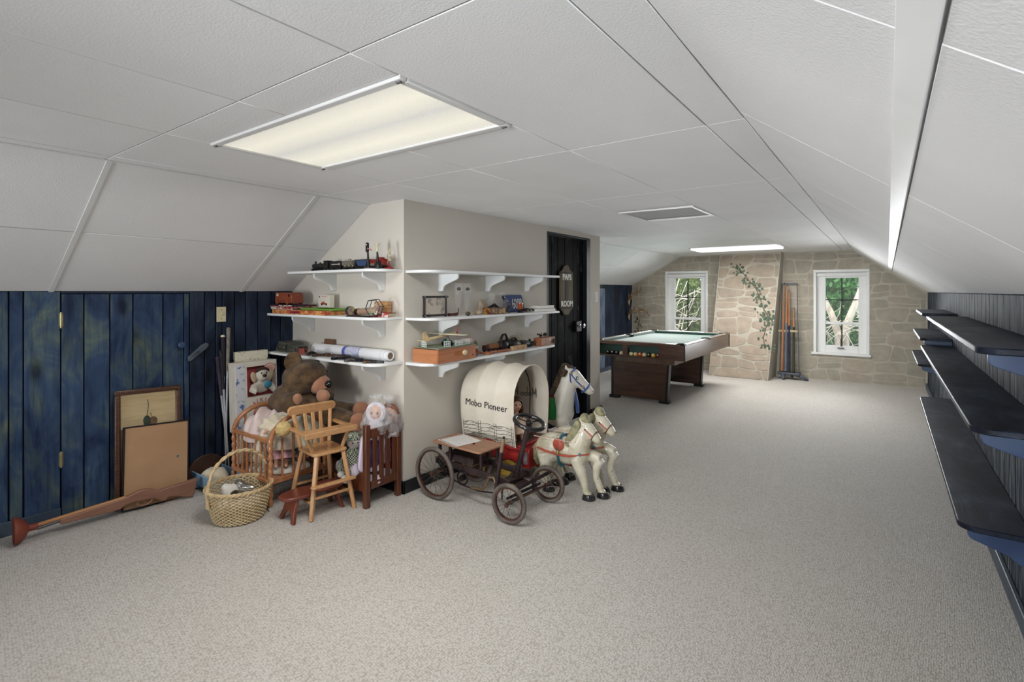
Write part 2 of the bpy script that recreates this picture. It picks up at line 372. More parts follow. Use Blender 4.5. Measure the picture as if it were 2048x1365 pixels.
# far left wall and its door
wlf=struct(MB().bb((XL2-.1,YE,0),(XL2-.016,YB,ZK2+.03)).build('wall_left_far',BACKD))
planks(wlf,XL2-.016,1,[YE,5.75,5.95,6.1,6.3,6.5,6.66],0,ZK2,BLUEG); planks(wlf,XL2-.016,1,[8.52,8.72,8.92,9.12,9.30,9.5,YB],0,ZK2,BLUED)
MB().bb((XL2-.016,6.66,1.50),(XL2,8.52,ZK2)).build('plank',BLUEG,wlf,bevel=.003)
door3=struct(MB().bb((XL2-.02,6.67,.02),(XL2-.010,8.51,1.495)).build('door_3',BACKD))
planks(door3,XL2-.016,1,[6.67,7.0,7.3,7.62,7.92,8.22,8.51],.02,1.492,BLUEL,gap=.002)
baseboard('baseboard_left_far',(XL2,YE,0),(XL2+.014,YB,.075),BASEB)
# right knee wall
wr=struct(MB().bb((XR+.016,YN,-.02),(XR+.1,YB,ZKR+.03)).build('wall_right',BACKD))
planks(wr,XR+.016,-1,steps(YN,YB,.12,.2),0,ZKR,BLUER)
# ---- gable walls
STONEW=M('mural_mortar',(188,182,168),(178,172,158),.85,scale=4)
def gable(name,y0,y1,wins,mat):
    g=MB(); xs=[XL-.1]
    for w in wins: xs+=[w[0],w[1]]
    xs.append(XR+.12); top=ZC+.3
    for i in range(len(xs)-1):
        a,b_=xs[i],xs[i+1]
        w=[w for w in wins if w[0]==a and w[1]==b_]
        if w: g.bb((a,y0,-.1),(b_,y1,w[0][2])); g.bb((a,y0,w[0][3]),(b_,y1,top))
        else: g.bb((a,y0,-.1),(b_,y1,top))
    return struct(g.build(name,mat,smooth=0))
WR=(-.95,-.255,.44,1.755); WL=(-3.41,-2.68,.44,1.785)
wb=gable('wall_back',YB,YB+.32,[WL,WR],STONEW)
wn=gable('wall_near',YN-.3,YN,[WL,WR],CREAM)
# windows
GLASSM,n,l,b=newmat('window_glass'); b.inputs['Base Color'].default_value=(1,1,1,1); b.inputs['Roughness'].default_value=0; b.inputs['Alpha'].default_value=.06; b.inputs['Specular IOR Level'].default_value=.5
MUNT=M('dark_muntin',(40,44,48),(30,33,36),.5)
def window(name,w,y,s,detail=True):
    """sash window in opening w of a wall whose room face is at y; s=+1 outside is +y"""
    x0,x1,z0,z1=w; o=empty_struct(name,((x0+x1)/2,y,z0)); inv=Matrix.Translation((-(x0+x1)/2,-y,-z0))
    def B(): return MB(inv)
    def bb(q,a,b_): q.bb((a[0],y+s*a[1],a[2]),(b_[0],y+s*b_[1],b_[2]))
    ca=B(); t=.012   # white lining of the opening, standing a hair proud of the mural
    for a,b_ in(((x0-.03,-.006,z0),(x0+t,.2,z1)),((x1-t,-.006,z0),(x1+.03,.2,z1)),((x0-.03,-.006,z1-t),(x1+.03,.2,z1+.03))): bb(ca,a,b_)
    ca.build('casing',WHITE,o,bevel=.004)
    si=B(); bb(si,(x0-.06,-.03,z0-.025),(x1+.05,.2,z0+.012)); si.build('window_sill',WHITE,o,bevel=.005)
    gx0,gx1,gz0,gz1=x0+.135,x1-.115,z0+.125,z1-.105; zm=z0+.485
    fr=B(); d0,d1=.055,.12
    for a,b_ in(((x0+t,d0,z0+t),(gx0,d1,z1-t)),((gx1,d0,z0+t),(x1-t,d1,z1-t)),((gx0,d0,z0+t),(gx1,d1,gz0)),((gx0,d0,gz1),(gx1,d1,z1-t)),((gx0,d0+.01,zm-.02),(gx1,d1,zm+.02))): bb(fr,a,b_)
    fr.build('sash_frame',WHITE,o,bevel=.004)
    hd=B(); bb(hd,(x0+t,.02,z1-.075),(x1-t,.06,z1-.03)); hd.build('blind_headrail',WHITE,o,bevel=.004)
    xm=(gx0+gx1)/2
    mu=B(); bb(mu,(xm-.009,.075,gz0),(xm+.009,.092,gz1)); bb(mu,(gx0,.075,gz0+.72*(gz1-gz0)-.053),(gx1,.092,gz0+.72*(gz1-gz0)-.036)); mu.build('muntin',MUNT,o)
    for a,b_ in(((gx0,gz0),(gx1,zm)),((gx0,zm),(gx1,gz1))):
        p=B(); bb(p,(a[0],.094,a[1]),(b_[0],.098,b_[1])); p.build('pane',GLASSM,o)
    return o
w1=window('window_1',WL,YB,1); w2=window('window_2',WR,YB,1)
window('window_3',WL,YN,-1); window('window_4',WR,YN,-1)
def daylight(w,y,s,watts):
    ld=bpy.data.lights.new('window_daylight','AREA'); ld.shape='RECTANGLE'; ld.size=w[1]-w[0]-.1; ld.size_y=w[3]-w[2]-.1; ld.energy=watts; ld.color=(.94,.975,1); ld.spread=DAY_SPREAD
    lo=bpy.data.objects.new('window_daylight',ld); COL.objects.link(lo); lo.location=((w[0]+w[1])/2,y-s*.02,(w[2]+w[3])/2); lo.rotation_euler=(R(90)+DAY_TILT if s<0 else -R(90)+R(3),0,0)
daylight(WL,YN,-1,DAY_NEAR_L); daylight(WR,YN,-1,DAY_NEAR_R); daylight(WL,YB,1,DAY_FAR); daylight(WR,YB,1,DAY_FAR)
lt=MB(Matrix.Translation((.6025,-YB,-.44))); lt.bb((-.61,YB+.03,.56),(-.597,YB+.05,.68)); lt.box((-.604,YB+.035,.53),(.09,.02,.014)); lt.build('sash_latch',M('latch_brown',(70,54,40),(50,40,32),.4),w2,bevel=.003)
# ================================================================= CEILING FIXTURES
def lens_mat(name,warm):
    m,n,l,b=newmat(name); mp=setup_coord(n,l)
    sx=n.new('ShaderNodeSeparateXYZ'); l.new(mp.outputs[0],sx.inputs[0])
    ab=n.new('ShaderNodeMath'); ab.operation='ABSOLUTE'; l.new(sx.outputs['Y'],ab.inputs[0])      # two tubes at y=+-.14
    su=n.new('ShaderNodeMath'); su.operation='SUBTRACT'; l.new(ab.outputs[0],su.inputs[0]); su.inputs[1].default_value=.14
    a2=n.new('ShaderNodeMath'); a2.operation='ABSOLUTE'; l.new(su.outputs[0],a2.inputs[0])
    nz=noise(n,l,mp,3,2); 
    r=ramp(n,l,a2.outputs[0],[(0.0,warm[0]),(.09,warm[1]),(.15,warm[2])])
    wv=n.new('ShaderNodeTexVoronoi'); wv.inputs['Scale'].default_value=95; l.new(mp.outputs[0],wv.inputs['Vector'])
    rr=ramp(n,l,wv.outputs['Distance'],[(.0,(.9,.9,.9,1)),(.6,(1,1,1,1))])
    c=mixc(n,l,1.0,r.outputs[0],rr.outputs[0],'MULTIPLY')
    l.new(c,b.inputs['Emission Color']); b.inputs['Emission Strength'].default_value=1.0; b.inputs['Base Color'].default_value=(.25,.25,.24,1); b.inputs['Roughness'].default_value=.35
    bp=n.new('ShaderNodeBump'); bp.inputs['Strength'].default_value=.5; bp.inputs['Distance'].default_value=.003; l.new(wv.outputs['Distance'],bp.inputs['Height']); l.new(bp.outputs[0],b.inputs['Normal'])
    return m
LENS1=lens_mat('prismatic_lens_warm',[(.86,.82,.68,1),(.72,.69,.60,1),(.58,.58,.55,1)]); LENS2=lens_mat('prismatic_lens_bright',[(1.7,1.7,1.65,1),(1.5,1.5,1.5,1),(1.3,1.3,1.3,1)])
def fixture(rect,label,lens,watts,drop=-.004):
    x0,x1,y0,y1=rect; cx,cy=(x0+x1)/2,(y0+y1)/2; w,d=x1-x0,y1-y0
    o=thing('ceiling_light',label,'ceiling light',(cx,cy,ZC-.006),group='recessed ceiling light fixtures')
    f=MB(); e=.032
    for a,b_ in(((-w/2,-d/2,-.004),(w/2,-d/2+e,.02)),((-w/2,d/2-e,-.004),(w/2,d/2,.02)),((-w/2,-d/2+e,-.004),(-w/2+e,d/2-e,.02)),((w/2-e,-d/2+e,-.004),(w/2,d/2-e,.02))): f.bb(a,b_)
    f.build('frame',TRIMW,o,bevel=.004)
    MB().bb((-w/2+e,-d/2+e,-drop),(w/2-e,d/2-e,.008)).build('lens',lens,o,smooth=0)
    for s in(-1,1):
        for t in(-1,1): MB().box((s*(w/2-.02),t*(d/2-.016),-.006),(.02,.01,.006)).build('lens_clip',SEAM,o)
    ld=bpy.data.lights.new('tube_light','AREA'); ld.shape='RECTANGLE'; ld.size=w-.1; ld.size_y=d-.1; ld.energy=watts; ld.color=(1,.985,.955)
    lo=bpy.data.objects.new('tube_light',ld); COL.objects.link(lo); lo.parent=o; lo.location=(0,0,-.02-max(0,drop))
    return o
fixture(LIGHTS[0],'large fluorescent ceiling light with warm glowing ribbed lens in the foreground',LENS1,LAMP_W)
fixture(LIGHTS[1],'bright white fluorescent ceiling light near the stone wall',LENS2,LAMP_FAR_W,.03)
x0,x1,y0,y1=HATCH; o=thing('ceiling_hatch','plain grey square panel in white frame set into the ceiling','ceiling panel',((x0+x1)/2,(y0+y1)/2,ZC-.006))
f=MB(); e=.025; w=x1-x0; d=y1-y0
for a,b_ in(((-w/2,-d/2,-.004),(w/2,-d/2+e,.016)),((-w/2,d/2-e,-.004),(w/2,d/2,.016)),((-w/2,-d/2+e,-.004),(-w/2+e,d/2-e,.016)),((w/2-e,-d/2+e,-.004),(w/2,d/2-e,.016))): f.bb(a,b_)
f.build('frame',TRIMW,o,bevel=.003)
MB().bb((-w/2+e,-d/2+e,.006),(w/2-e,d/2-e,.012)).build('panel',M('hatch_grey',(176,176,176),(168,168,168),.85,scale=3),o)
# ================================================================= STONE MURAL WALL AND CHIMNEY
def clip(poly,nx,ny,c):
    out=[]
    for i in range(len(poly)):
        p,q=poly[i],poly[(i+1)%len(poly)]; a=p[0]*nx+p[1]*ny-c; b_=q[0]*nx+q[1]*ny-c
        if a<=0: out.append(p)
        if (a<0)!=(b_<0) and abs(a-b_)>1e-12:
            t=a/(a-b_); out.append((p[0]+(q[0]-p[0])*t,p[1]+(q[1]-p[1])*t))
    return out
def area(p): return .5*sum(p[i][0]*p[(i+1)%len(p)][1]-p[(i+1)%len(p)][0]*p[i][1] for i in range(len(p)))
def inset(poly,d):
    out=list(poly)
    for i in range(len(poly)):
        p,q=poly[i],poly[(i+1)%len(poly)]; ex,ey=q[0]-p[0],q[1]-p[1]; L=math.hypot(ex,ey)
        if L<1e-6: continue
        nx,ny=ey/L,-ex/L; out=clip(out,nx,ny,nx*p[0]+ny*p[1]-d)
        if len(out)<3: return []
    return out
def chaikin(p,k=.22):
    out=[]
    for i in range(len(p)):
        a,b_=p[i],p[(i+1)%len(p)]
        out+= [(a[0]+(b_[0]-a[0])*k,a[1]+(b_[1]-a[1])*k),(a[0]+(b_[0]-a[0])*(1-k),a[1]+(b_[1]-a[1])*(1-k))]
    return out
def ashlar(parent,region,holes,T,mat,rnd,hmin=.14,hmax=.24,wmin=.16,wmax=.46,th=.004,mortar=.008,jz=.022,jx=.035,split=.28):
    """irregular squared rubble: wavy courses, slanting joints, some blocks split in two"""
    xs=[p[0] for p in region]; zs=[p[1] for p in region]; z=min(zs)-.02; zb=[z]
    while z<max(zs)+.05: z+=rnd.uniform(hmin,hmax); zb.append(z)
    wob=[[(rnd.uniform(.2,1)*jz,rnd.uniform(4,11),rnd.uniform(0,6)) for k in range(2)] for _ in zb]
    bz=lambda i,x: zb[i]+sum(a*math.sin(f*x+p) for a,f,p in wob[i])
    cells=[]
    for i in range(len(zb)-1):
        x=min(xs)-.1-rnd.uniform(0,.3); tl=0
        while x<max(xs)+.1:
            w=rnd.uniform(wmin,wmax); tr=rnd.uniform(-jx,jx); a,b_=x,x+w; am=(a+b_)/2
            lo=[(a-tl,bz(i,a)),(am,bz(i,am)),(b_-tr,bz(i,b_))]; hi=[(b_+tr,bz(i+1,b_)),(am,bz(i+1,am)),(a+tl,bz(i+1,a))]
            r_=rnd.random()
            if r_<split:
                f=rnd.uniform(.38,.62); m0=(lo[0][0]*(1-f)+hi[2][0]*f,lo[0][1]*(1-f)+hi[2][1]*f); m1=(lo[2][0]*(1-f)+hi[0][0]*f,lo[2][1]*(1-f)+hi[0][1]*f+rnd.uniform(-.02,.02))
                cells.append(lo+[m1,m0]); cells.append([m0,m1]+hi)
            elif r_<split+.12: cells.append([lo[0],lo[1],(lo[2][0]-.05,lo[2][1]),(lo[2][0],lo[2][1]+.05)]+hi); 
            else: cells.append(lo+hi)
            x+=w; tl=tr
    for poly in cells:
        rg=region; out=poly
        for k in range(len(rg)):
            p,q=rg[k],rg[(k+1)%len(rg)]; ex,ey=q[0]-p[0],q[1]-p[1]; L=math.hypot(ex,ey); nx,ny=ey/L,-ex/L; out=clip(out,nx,ny,nx*p[0]+ny*p[1])
            if len(out)<3: break
        if len(out)<3: continue
        for x0,x1,z0,z1 in holes:
            if max(p[0] for p in out)<=x0 or min(p[0] for p in out)>=x1 or max(p[1] for p in out)<=z0 or min(p[1] for p in out)>=z1: continue
            best=[]
            for q in((1,0,x0),(-1,0,-x1),(0,1,z0),(0,-1,-z1)):
                c_=clip(out,*q)
                if len(c_)>2 and area(c_)>(area(best) if best else 0): best=c_
            out=best
            if not out: break
        if len(out)<3: continue
        q=[]
        for p in out:
            if not q or math.hypot(p[0]-q[-1][0],p[1]-q[-1][1])>.012: q.append(p)
        out=inset(q,mortar) if len(q)>2 else []
        if len(out)<3 or area(out)<.0012: continue
        MB().prism(chaikin(out,.16),th,T).build('stone',mat,parent,smooth=0)
def stonemat(name,c1,c2,c3):
    m,n,l,b=newmat(name); oi=n.new('ShaderNodeObjectInfo'); mp=setup_coord(n,l,(1,1,1)); t=noise(n,l,mp,7,4,.6)
    r=ramp(n,l,oi.outputs['Random'],[(0,rgb(*c1)),(.5,rgb(*c2)),(1,rgb(*c3))]); f=ramp(n,l,t.outputs[0],[(.3,(.80,.79,.77,1)),(.68,(1.1,1.1,1.1,1))])
    l.new(mixc(n,l,.8,r.outputs[0],f.outputs[0],'MULTIPLY'),b.inputs['Base Color']); b.inputs['Roughness'].default_value=.85; return m
ST1=stonemat('mural_stone_grey',(160,155,142),(168,162,148),(174,164,150)); ST2=stonemat('mural_stone_warm',(164,150,134),(172,158,142),(160,148,134))
rnd=random.Random(11)
TW=Matrix(((1,0,0,0),(0,0,-1,YB),(0,1,0,0),(0,0,0,1)))
reg=[(XL2+.02,.01),(XR-.02,.01),(XR-.02,ZKR-.01),(XFR,ZC-.01),(XFL,ZC-.01),(XL2+.02,ZK2-.02)]
ashlar(wb,reg,[(WL[0]-.02,WL[1]+.02,WL[2]-.02,WL[3]+.02),(WR[0]-.02,WR[1]+.02,WR[2]-.02,WR[3]+.02),(-2.41,-1.42,-.2,2.2)],TW,ST1,rnd)
# chimney breast: leans out towards its foot
CB=[(-2.47,9.10),(-1.55,9.10)]; CT=[(-2.405,9.58),(-1.43,9.58)]
ch=MB(); ch.add([(CB[0][0],CB[0][1],-.01),(CB[1][0],CB[1][1],-.01),(CB[1][0]+.02,YB+.02,-.01),(CB[0][0],YB+.02,-.01),(CT[0][0],CT[0][1],ZC),(CT[1][0],CT[1][1],ZC),(CT[1][0]+.02,YB+.02,ZC),(CT[0][0],YB+.02,ZC)],
 [(0,1,5,4),(1,2,6,5),(2,3,7,6),(3,0,4,7),(4,5,6,7),(3,2,1,0)])
chim=struct(ch.build('wall_chimney',STONEW,smooth=0))
a=Vector((CB[0][0],CB[0][1],0)); ux=Vector((1,0,0)); uz=Vector((0,CT[0][1]-CB[0][1],ZC)); LZ=uz.length; uz.normalize(); nn=ux.cross(uz)
TCH=Matrix.Identity(4)
for i in range(3): TCH[i][0]=ux[i]; TCH[i][1]=uz[i]; TCH[i][2]=nn[i]; TCH[i][3]=a[i]
ashlar(chim,[(.005,.005),(.915,.005),(1.035,LZ-.02),(.07,LZ-.02)],[],TCH,ST2,rnd,hmin=.16,hmax=.27,wmin=.18,wmax=.46,jx=.06,jz=.035)
# right flank of the chimney, painted the same way
b0=Vector((CB[1][0],CB[1][1],0)); uy=Vector((.02,YB-CB[1][1],0)); ly=uy.length; uy.normalize(); tz=Vector((CT[1][0]-CB[1][0],CT[1][1]-CB[1][1],ZC))
# ivy painted down the chimney
IVYG=M('ivy_leaf',(86,104,84),(56,80,62),.7,scale=40); IVYS=M('ivy_stem',(110,86,66),(88,70,56),.8)
def raypt(px,py):
    u=(px-1024)/F_PX; v=-(py-583.3)/F_PX; c_,s_=math.cos(R(36)),math.sin(R(36)); return Vector((u*c_-s_,u*s_+c_,v))
def onplane(px,py,p0,nrm):
    d=raypt(px,py); o=Vector((0,0,CAMZ)); return o+d*((Vector(p0)-o).dot(nrm)/d.dot(nrm))
iv=thing('ivy_vine','green ivy vine trailing down the stone chimney','vine',tuple(onplane(1535,690,a,nn)))
OFF=Matrix.Translation(-iv.location)
stem=[(1473,529),(1483,543),(1498,561),(1512,578),(1520,595),(1525,614),(1534,629),(1539,639),(1532,656),(1527,675),(1529,690),(1539,695)]
pts=[onplane(x,y,a,nn)+nn*.008 for x,y in stem]
MB(OFF).tube(pts,.006,5).build('stem',IVYS,iv)
lf=MB(OFF); rnd=random.Random(3)
def leaf(q,c,s,up,nrm,ang):
    T=frame(c,Matrix.Rotation(ang,3,nrm)@Vector(up),nrm)@Matrix.Scale(s,4)
    sh=[(0,0),(.45,.35),(.4,.8),(.1,.65),(0,1.1),(-.1,.65),(-.4,.8),(-.45,.35)]
    q.add([tuple(T@Vector((x,y,.12*abs(x)))) for x,y in sh],[(0,1,2,3),(0,3,4,5),(0,5,6,7)])
for i in range(len(pts)-1):
    dens=[16,16,20,20,16,15,18,18,3,3,8,6][i]
    for k in range(dens):
        p=pts[i].lerp(pts[i+1],rnd.random())+ux*rnd.uniform(-.10,.10)+uz*rnd.uniform(-.09,.05)+nn*rnd.uniform(.002,.01)
        leaf(lf,p,rnd.uniform(.028,.048),uz,nn,rnd.uniform(0,6.3))
o=lf.build('leaves',IVYG,iv); o['kind']='stuff'
iv2=thing('ivy_sprig','small dark ivy sprig on the stone wall below the antlers','vine',(-4.0,YB-.01,.75))
lf=MB(); st_=MB().tube([(.02,-.004,-.15),(.03,-.006,0),(.06,-.004,.14)],.004,5); st_.build('stem',IVYS,iv2)
for k in range(16): leaf(lf,Vector((rnd.uniform(-.03,.11),-.008,rnd.uniform(-.17,.15))),rnd.uniform(.02,.045),Vector((0,0,1)),Vector((0,-1,0)),rnd.uniform(0,6.3))
o=lf.build('leaves',M('ivy_dark',(52,60,52),(36,42,38),.7),iv2); o['kind']='stuff'
# ================================================================= OUTSIDE THE WINDOWS
LAWN=M('grass',(92,124,60),(70,100,46),.9,scale=2)
struct(MB().bb((-40,YB+.6,-3.1),(40,60,-3.0)).build('ground_outside',LAWN))
BARK=M('pale_bark',(206,198,182),(160,150,134),.8,scale=12,stretch=(1,1,.4),bump=.3); TWIG=M('pale_twig',(220,214,202),(178,170,156),.8)
def leafmat(name,c1,c2):
    m,n,l,b=newmat(name); oi=setup_coord(n,l); t=noise(n,l,oi,3,3); r=ramp(n,l,t.outputs[0],[(.35,rgb(*c1)),(.65,rgb(*c2))])
    tr=n.new('ShaderNodeBsdfTranslucent'); ms=n.new('ShaderNodeMixShader'); ms.inputs[0].default_value=.4
    l.new(r.outputs[0],b.inputs['Base Color']); l.new(r.outputs[0],tr.inputs['Color']); l.new(b.outputs[0],ms.inputs[1]); l.new(tr.outputs[0],ms.inputs[2]); l.new(ms.outputs[0],n['Material Output'].inputs['Surface']); b.inputs['Roughness'].default_value=.5
    return m
LEAF1=leafmat('fresh_leaves',(84,150,74),(44,104,48)); LEAF2=leafmat('dark_leaves',(60,110,60),(24,64,34)); LEAF3=leafmat('olive_leaves',(120,140,70),(70,92,46))
def foliage(q,c,r,nl,size,rd):
    for k in range(nl):
        while True:
            d=Vector((rd.uniform(-1,1),rd.uniform(-1,1),rd.uniform(-1,1)))
            if d.length<1: break
        p=Vector(c)+Vector((d.x*r[0],d.y*r[1],d.z*r[2])); s=size*rd.uniform(.6,1.3)
        e=Euler((rd.uniform(0,6),rd.uniform(0,6),rd.uniform(0,6))).to_matrix()
        a_,b_=e@Vector((s,0,0)),e@Vector((0,s*.55,0)); q.add([tuple(p-a_),tuple(p+b_),tuple(p+a_),tuple(p-b_)],[(0,1,2,3)])
rd=random.Random(8)
def tree(label,loc,trunks,crown,mat,twigs=None):
    o=thing('tree',label,'tree',loc,group='trees outside the windows'); t=MB()
    for pts,r0,r1 in trunks:
        k=len(pts); t.tube(pts,[r0+(r1-r0)*i/(k-1) for i in range(k)],8)
    t.build('trunk',BARK,o)
    f=MB()
    for c,r,nl,s in crown: foliage(f,c,r,nl,s,rd)
    q=f.build('foliage',mat,o,smooth=0); q['kind']='stuff'
    if twigs:
        w=MB()
        for p0,p1,r in twigs:
            p0=Vector(p0); p1=Vector(p1); mid=(p0+p1)/2+Vector((rd.uniform(-.15,.15),rd.uniform(-.1,.1),rd.uniform(-.2,.2))); w.tube([p0,mid,p1],[r,r*.8,r*.4],5)
        w.build('branches',TWIG,o)
    return o
# forked tree in front of the right-hand window
tree('pale forked tree trunk with green leaves outside the right window',(-.72,11.9,-3),[([(.0,0,0),(.02,0,2),(.0,0,3.6)],.17,.12),([(.0,0,3.4),(-.18,.05,4.0),(-.62,.1,5.0)],.075,.045),([(.0,0,3.4),(.12,.0,3.9),(.5,.1,5.0)],.085,.05)],
 [((0,1.0,4.2),(1.5,.5,1.2),6500,.06),((-.5,.6,3.0),(.7,.3,.6),1600,.055)],LEAF1,
 [((rd.uniform(-.6,.6),rd.uniform(-.3,.2),rd.uniform(2.9,3.9)),(rd.uniform(-.9,.9),rd.uniform(-.4,.3),rd.uniform(3.2,4.4)),.009) for k in range(22)])
tree('tangled pale branches among leaves outside the left window',(-4.6,12.2,-3),[([(-.3,.1,0),(-.1,0,2.6),(.1,0,4.8)],.13,.05),([(.5,.1,0),(.4,.1,3),(-.1,0,4.6)],.09,.04)],
 [((.1,1.0,4.1),(1.6,.5,1.2),6000,.06),((.2,.5,3.2),(.9,.3,.5),1600,.055)],LEAF3,
 [((rd.uniform(-.8,1.1),rd.uniform(-.4,.3),rd.uniform(3.0,4.8)),(rd.uniform(-.9,1.3),rd.uniform(-.4,.3),rd.uniform(3.2,4.8)),rd.uniform(.006,.015)) for k in range(70)])
tree('dense dark green tree mass standing behind the forked tree',(-1.0,15.2,-3),[([(0,0,0),(.1,0,3),(0,0,5)],.25,.12)],[((1.2,0,3.6),(2.6,1.0,3.6),14000,.09)],LEAF2)
tree('dense green tree mass standing behind the tangled branches',(-6.6,15.2,-3),[([(0,0,0),(.1,0,3),(0,0,5)],.25,.12)],[((-.2,0,3.6),(2.6,1.0,3.6),14000,.09)],LEAF1)
# ================================================================= SHELVES
def bracket_poly(d=.2,h=.13):
    """profile in (out,down) plane: top edge under the board, curved front"""
    p=[(0,0),(d,0),(d,-.022)]
    p+=[(d-.006,-.036),(d-.02,-.044),(d*.55,-.068),(d*.34,-.084),(d*.26,-.1),(d*.24,-h+.012),(d*.2,-h),(0,-h)]
    return p
SHW=M('white_shelf_paint',(238,240,240),(230,232,233),.4,scale=3)
SCREW=M('screw_head',(70,68,66),(50,48,46),.4,.7)
def shelf_round(L,D,r,left=True,right=True):
    """outline in (along 0..L, out 0..D); front corners rounded"""
    out=[(0,0),(L,0)]
    if right: out+=[(L-r+r*math.sin(a*PI/12),D-r+r*math.cos(a*PI/12)) for a in range(6,-1,-1)]
    else: out.append((L,D))
    if left: out+=[(r-r*math.sin(a*PI/12),D-r+r*math.cos(a*PI/12)) for a in range(0,7)]
    else: out.append((0,D))
    return out
def shelf(name,label,o,ax,out,L,D,r,brk,mat,bmat,group,th=.02,left=True,right=True,bd=.2,bh=.13,bt=.019):
    """o: back corner of the board's TOP; ax: direction along wall; out: away from wall"""
    T=frame((0,0,0),ax,(0,0,1)); sg=1 if (T.to_3x3()@Vector((0,1,0))).dot(Vector(out))>0 else -1
    t=thing(name,label,'shelf',tuple(Vector(o)+Vector((0,0,-th))),group=group)
    pl=[(x,y*sg) for x,y in shelf_round(L,D,r,left,right)]
    if sg<0: pl=pl[::-1]
    MB(T).prism(pl,th).build('board',mat,t,bevel=.004)
    for x in brk:
        pl=bracket_poly(bd,bh); ctr=Vector(ax)*x
        Tb=Matrix.Identity(4); zz=Vector(out).cross(Vector((0,0,1)))
        for i in range(3): Tb[i][0]=out[i]; Tb[i][1]=(0,0,1)[i]; Tb[i][2]=zz[i]; Tb[i][3]=ctr[i]-zz[i]*bt/2
        b=MB(Tb).prism(pl[::-1],bt).build('bracket',bmat,t,bevel=.003)
        if mat is SHW:
            s_=MB(); p=ctr+Vector(out)*(bd*.235)+Vector((0,0,-bh+.02)); s_.cyl(p-Vector(out)*.002,p+Vector(out)*.002,.005,n=8); s_.build('screw',SCREW,b)
    return t
G1='white shelves on the closet end wall'; G2='white shelves on the closet side wall'
ZT=[1.592,1.255,.937]
for nm,z,xl,brk in(('top',ZT[0],-3.86,[-2.982,-3.565]),('middle',ZT[1],-4.165,[-2.982,-3.86]),('bottom',ZT[2],-4.155,[-2.982,-3.88])):
    lab={'top':'top white shelf on the closet end wall, holding a toy train','middle':'middle white shelf on the closet end wall, holding games and a wooden van','bottom':'lowest white shelf on the closet end wall, above the brown bear'}[nm]
    shelf('wall_shelf',lab,(xl,YF,z),(1,0,0),(0,-1,0),-2.79-xl,.24,.13,[x-xl for x in brk],SHW,SHW,G1,left=False)
for nm,z in zip('tmb',ZT):
    lab={'t':'top white shelf on the closet side wall, left empty','m':'middle white shelf on the closet side wall, holding glasses and a licence plate','b':'lowest white shelf on the closet side wall, above the covered wagon'}[nm]
    shelf('wall_shelf',lab,(XS,2.53,z-.006),(0,1,0),(1,0,0),1.735,.24,.13,[.34,.912,1.5],SHW,SHW,G2,right=(nm=='b'))
G3='long navy shelves on the right knee wall'; G4='short navy shelves near the stone wall'
for lab,z,ya,yb,g in(('lowest long navy shelf on the right wall',.45,2.88,6.20,G3),('middle long navy shelf on the right wall',.945,2.48,6.05,G3),('topmost long navy shelf on the right wall, just below the slope',1.247,2.32,5.10,G3),
  ('lowest short navy shelf near the stone wall',.71,6.55,8.15,G4),('middle short navy shelf near the stone wall',1.0,6.12,7.72,G4),('topmost short navy shelf near the stone wall',1.245,5.75,7.0,G4)):
    L=yb-ya; k=[.05,L*.5,L-.05] if g==G3 else [.05,L-.1]
    shelf('wall_shelf',lab,(XR,ya,z),(0,1,0),(-1,0,0),L,.232,.07,k,SHELFB,NAVY,g,th=.024,bd=.2,bh=.11,bt=.022)
# ================================================================= SWITCHES, SIGN, LATCH
o=thing('light_switch','ivory light switch plate on the blue plank wall','switch',(XL,1.917,1.258))
MB().bb((0,-.035,-.058),(.006,.035,.058)).build('plate',IVORY,o,bevel=.003); MB().box((.009,0,0),(.012,.010,.024),(0,.4,0)).build('toggle',IVORY,o,bevel=.002)
for z in(-.033,.033): MB().cyl((.005,0,z),(.0075,0,z),.0035,n=8).build('screw',SCREW,o)
o=thing('light_switch','white light switch plate on the cream post beside the black door','switch',(XS,5.50,1.37))
MB().bb((0,-.036,-.06),(.006,.036,.06)).build('plate',WHITE,o,bevel=.003); MB().bb((.004,-.017,-.034),(.010,.017,.034)).build('rocker',WHITE,o,bevel=.003)
MB().bb((.004,-.020,-.037),(.0065,.020,.037)).build('rocker_frame',SEAM,o)
o=thing('wall_outlet','pale outlet plate low on the closet wall behind the bagged dolls','outlet',(-3.03,YF,.62))
MB().bb((-.036,-.006,-.058),(.036,0,.058)).build('plate',M('outlet_grey',(205,202,194),(198,195,187),.4),o,bevel=.003)
for z in(-.024,.024): MB().box((0,-.007,z),(.026,.004,.03)).build('socket',IVORY,o,bevel=.003)
o=thing('turn_latch','boat-shaped wooden turn latch on the wall beside the hatch door','latch',(XL+.016,1.735,.985))
TL=Matrix.Rotation(R(-38),4,'X')
pl=[(-.09,-.012),(-.075,-.022),(.05,-.024),(.085,-.016),(.095,0),(.085,.016),(.05,.022),(-.07,.016)]
T=Matrix(((0,0,1,0),(1,0,0,0),(0,1,0,0),(0,0,0,1)))
MB(Matrix.Rotation(R(38),4,'X')@T).prism(pl,.024).build('latch_bar',M('slate_wood',(84,94,104),(64,74,84),.5,scale=10),o,bevel=.006)
MB().cyl((.02,0,0),(.029,0,0),.008,n=10).build('screw',CHROME,o)
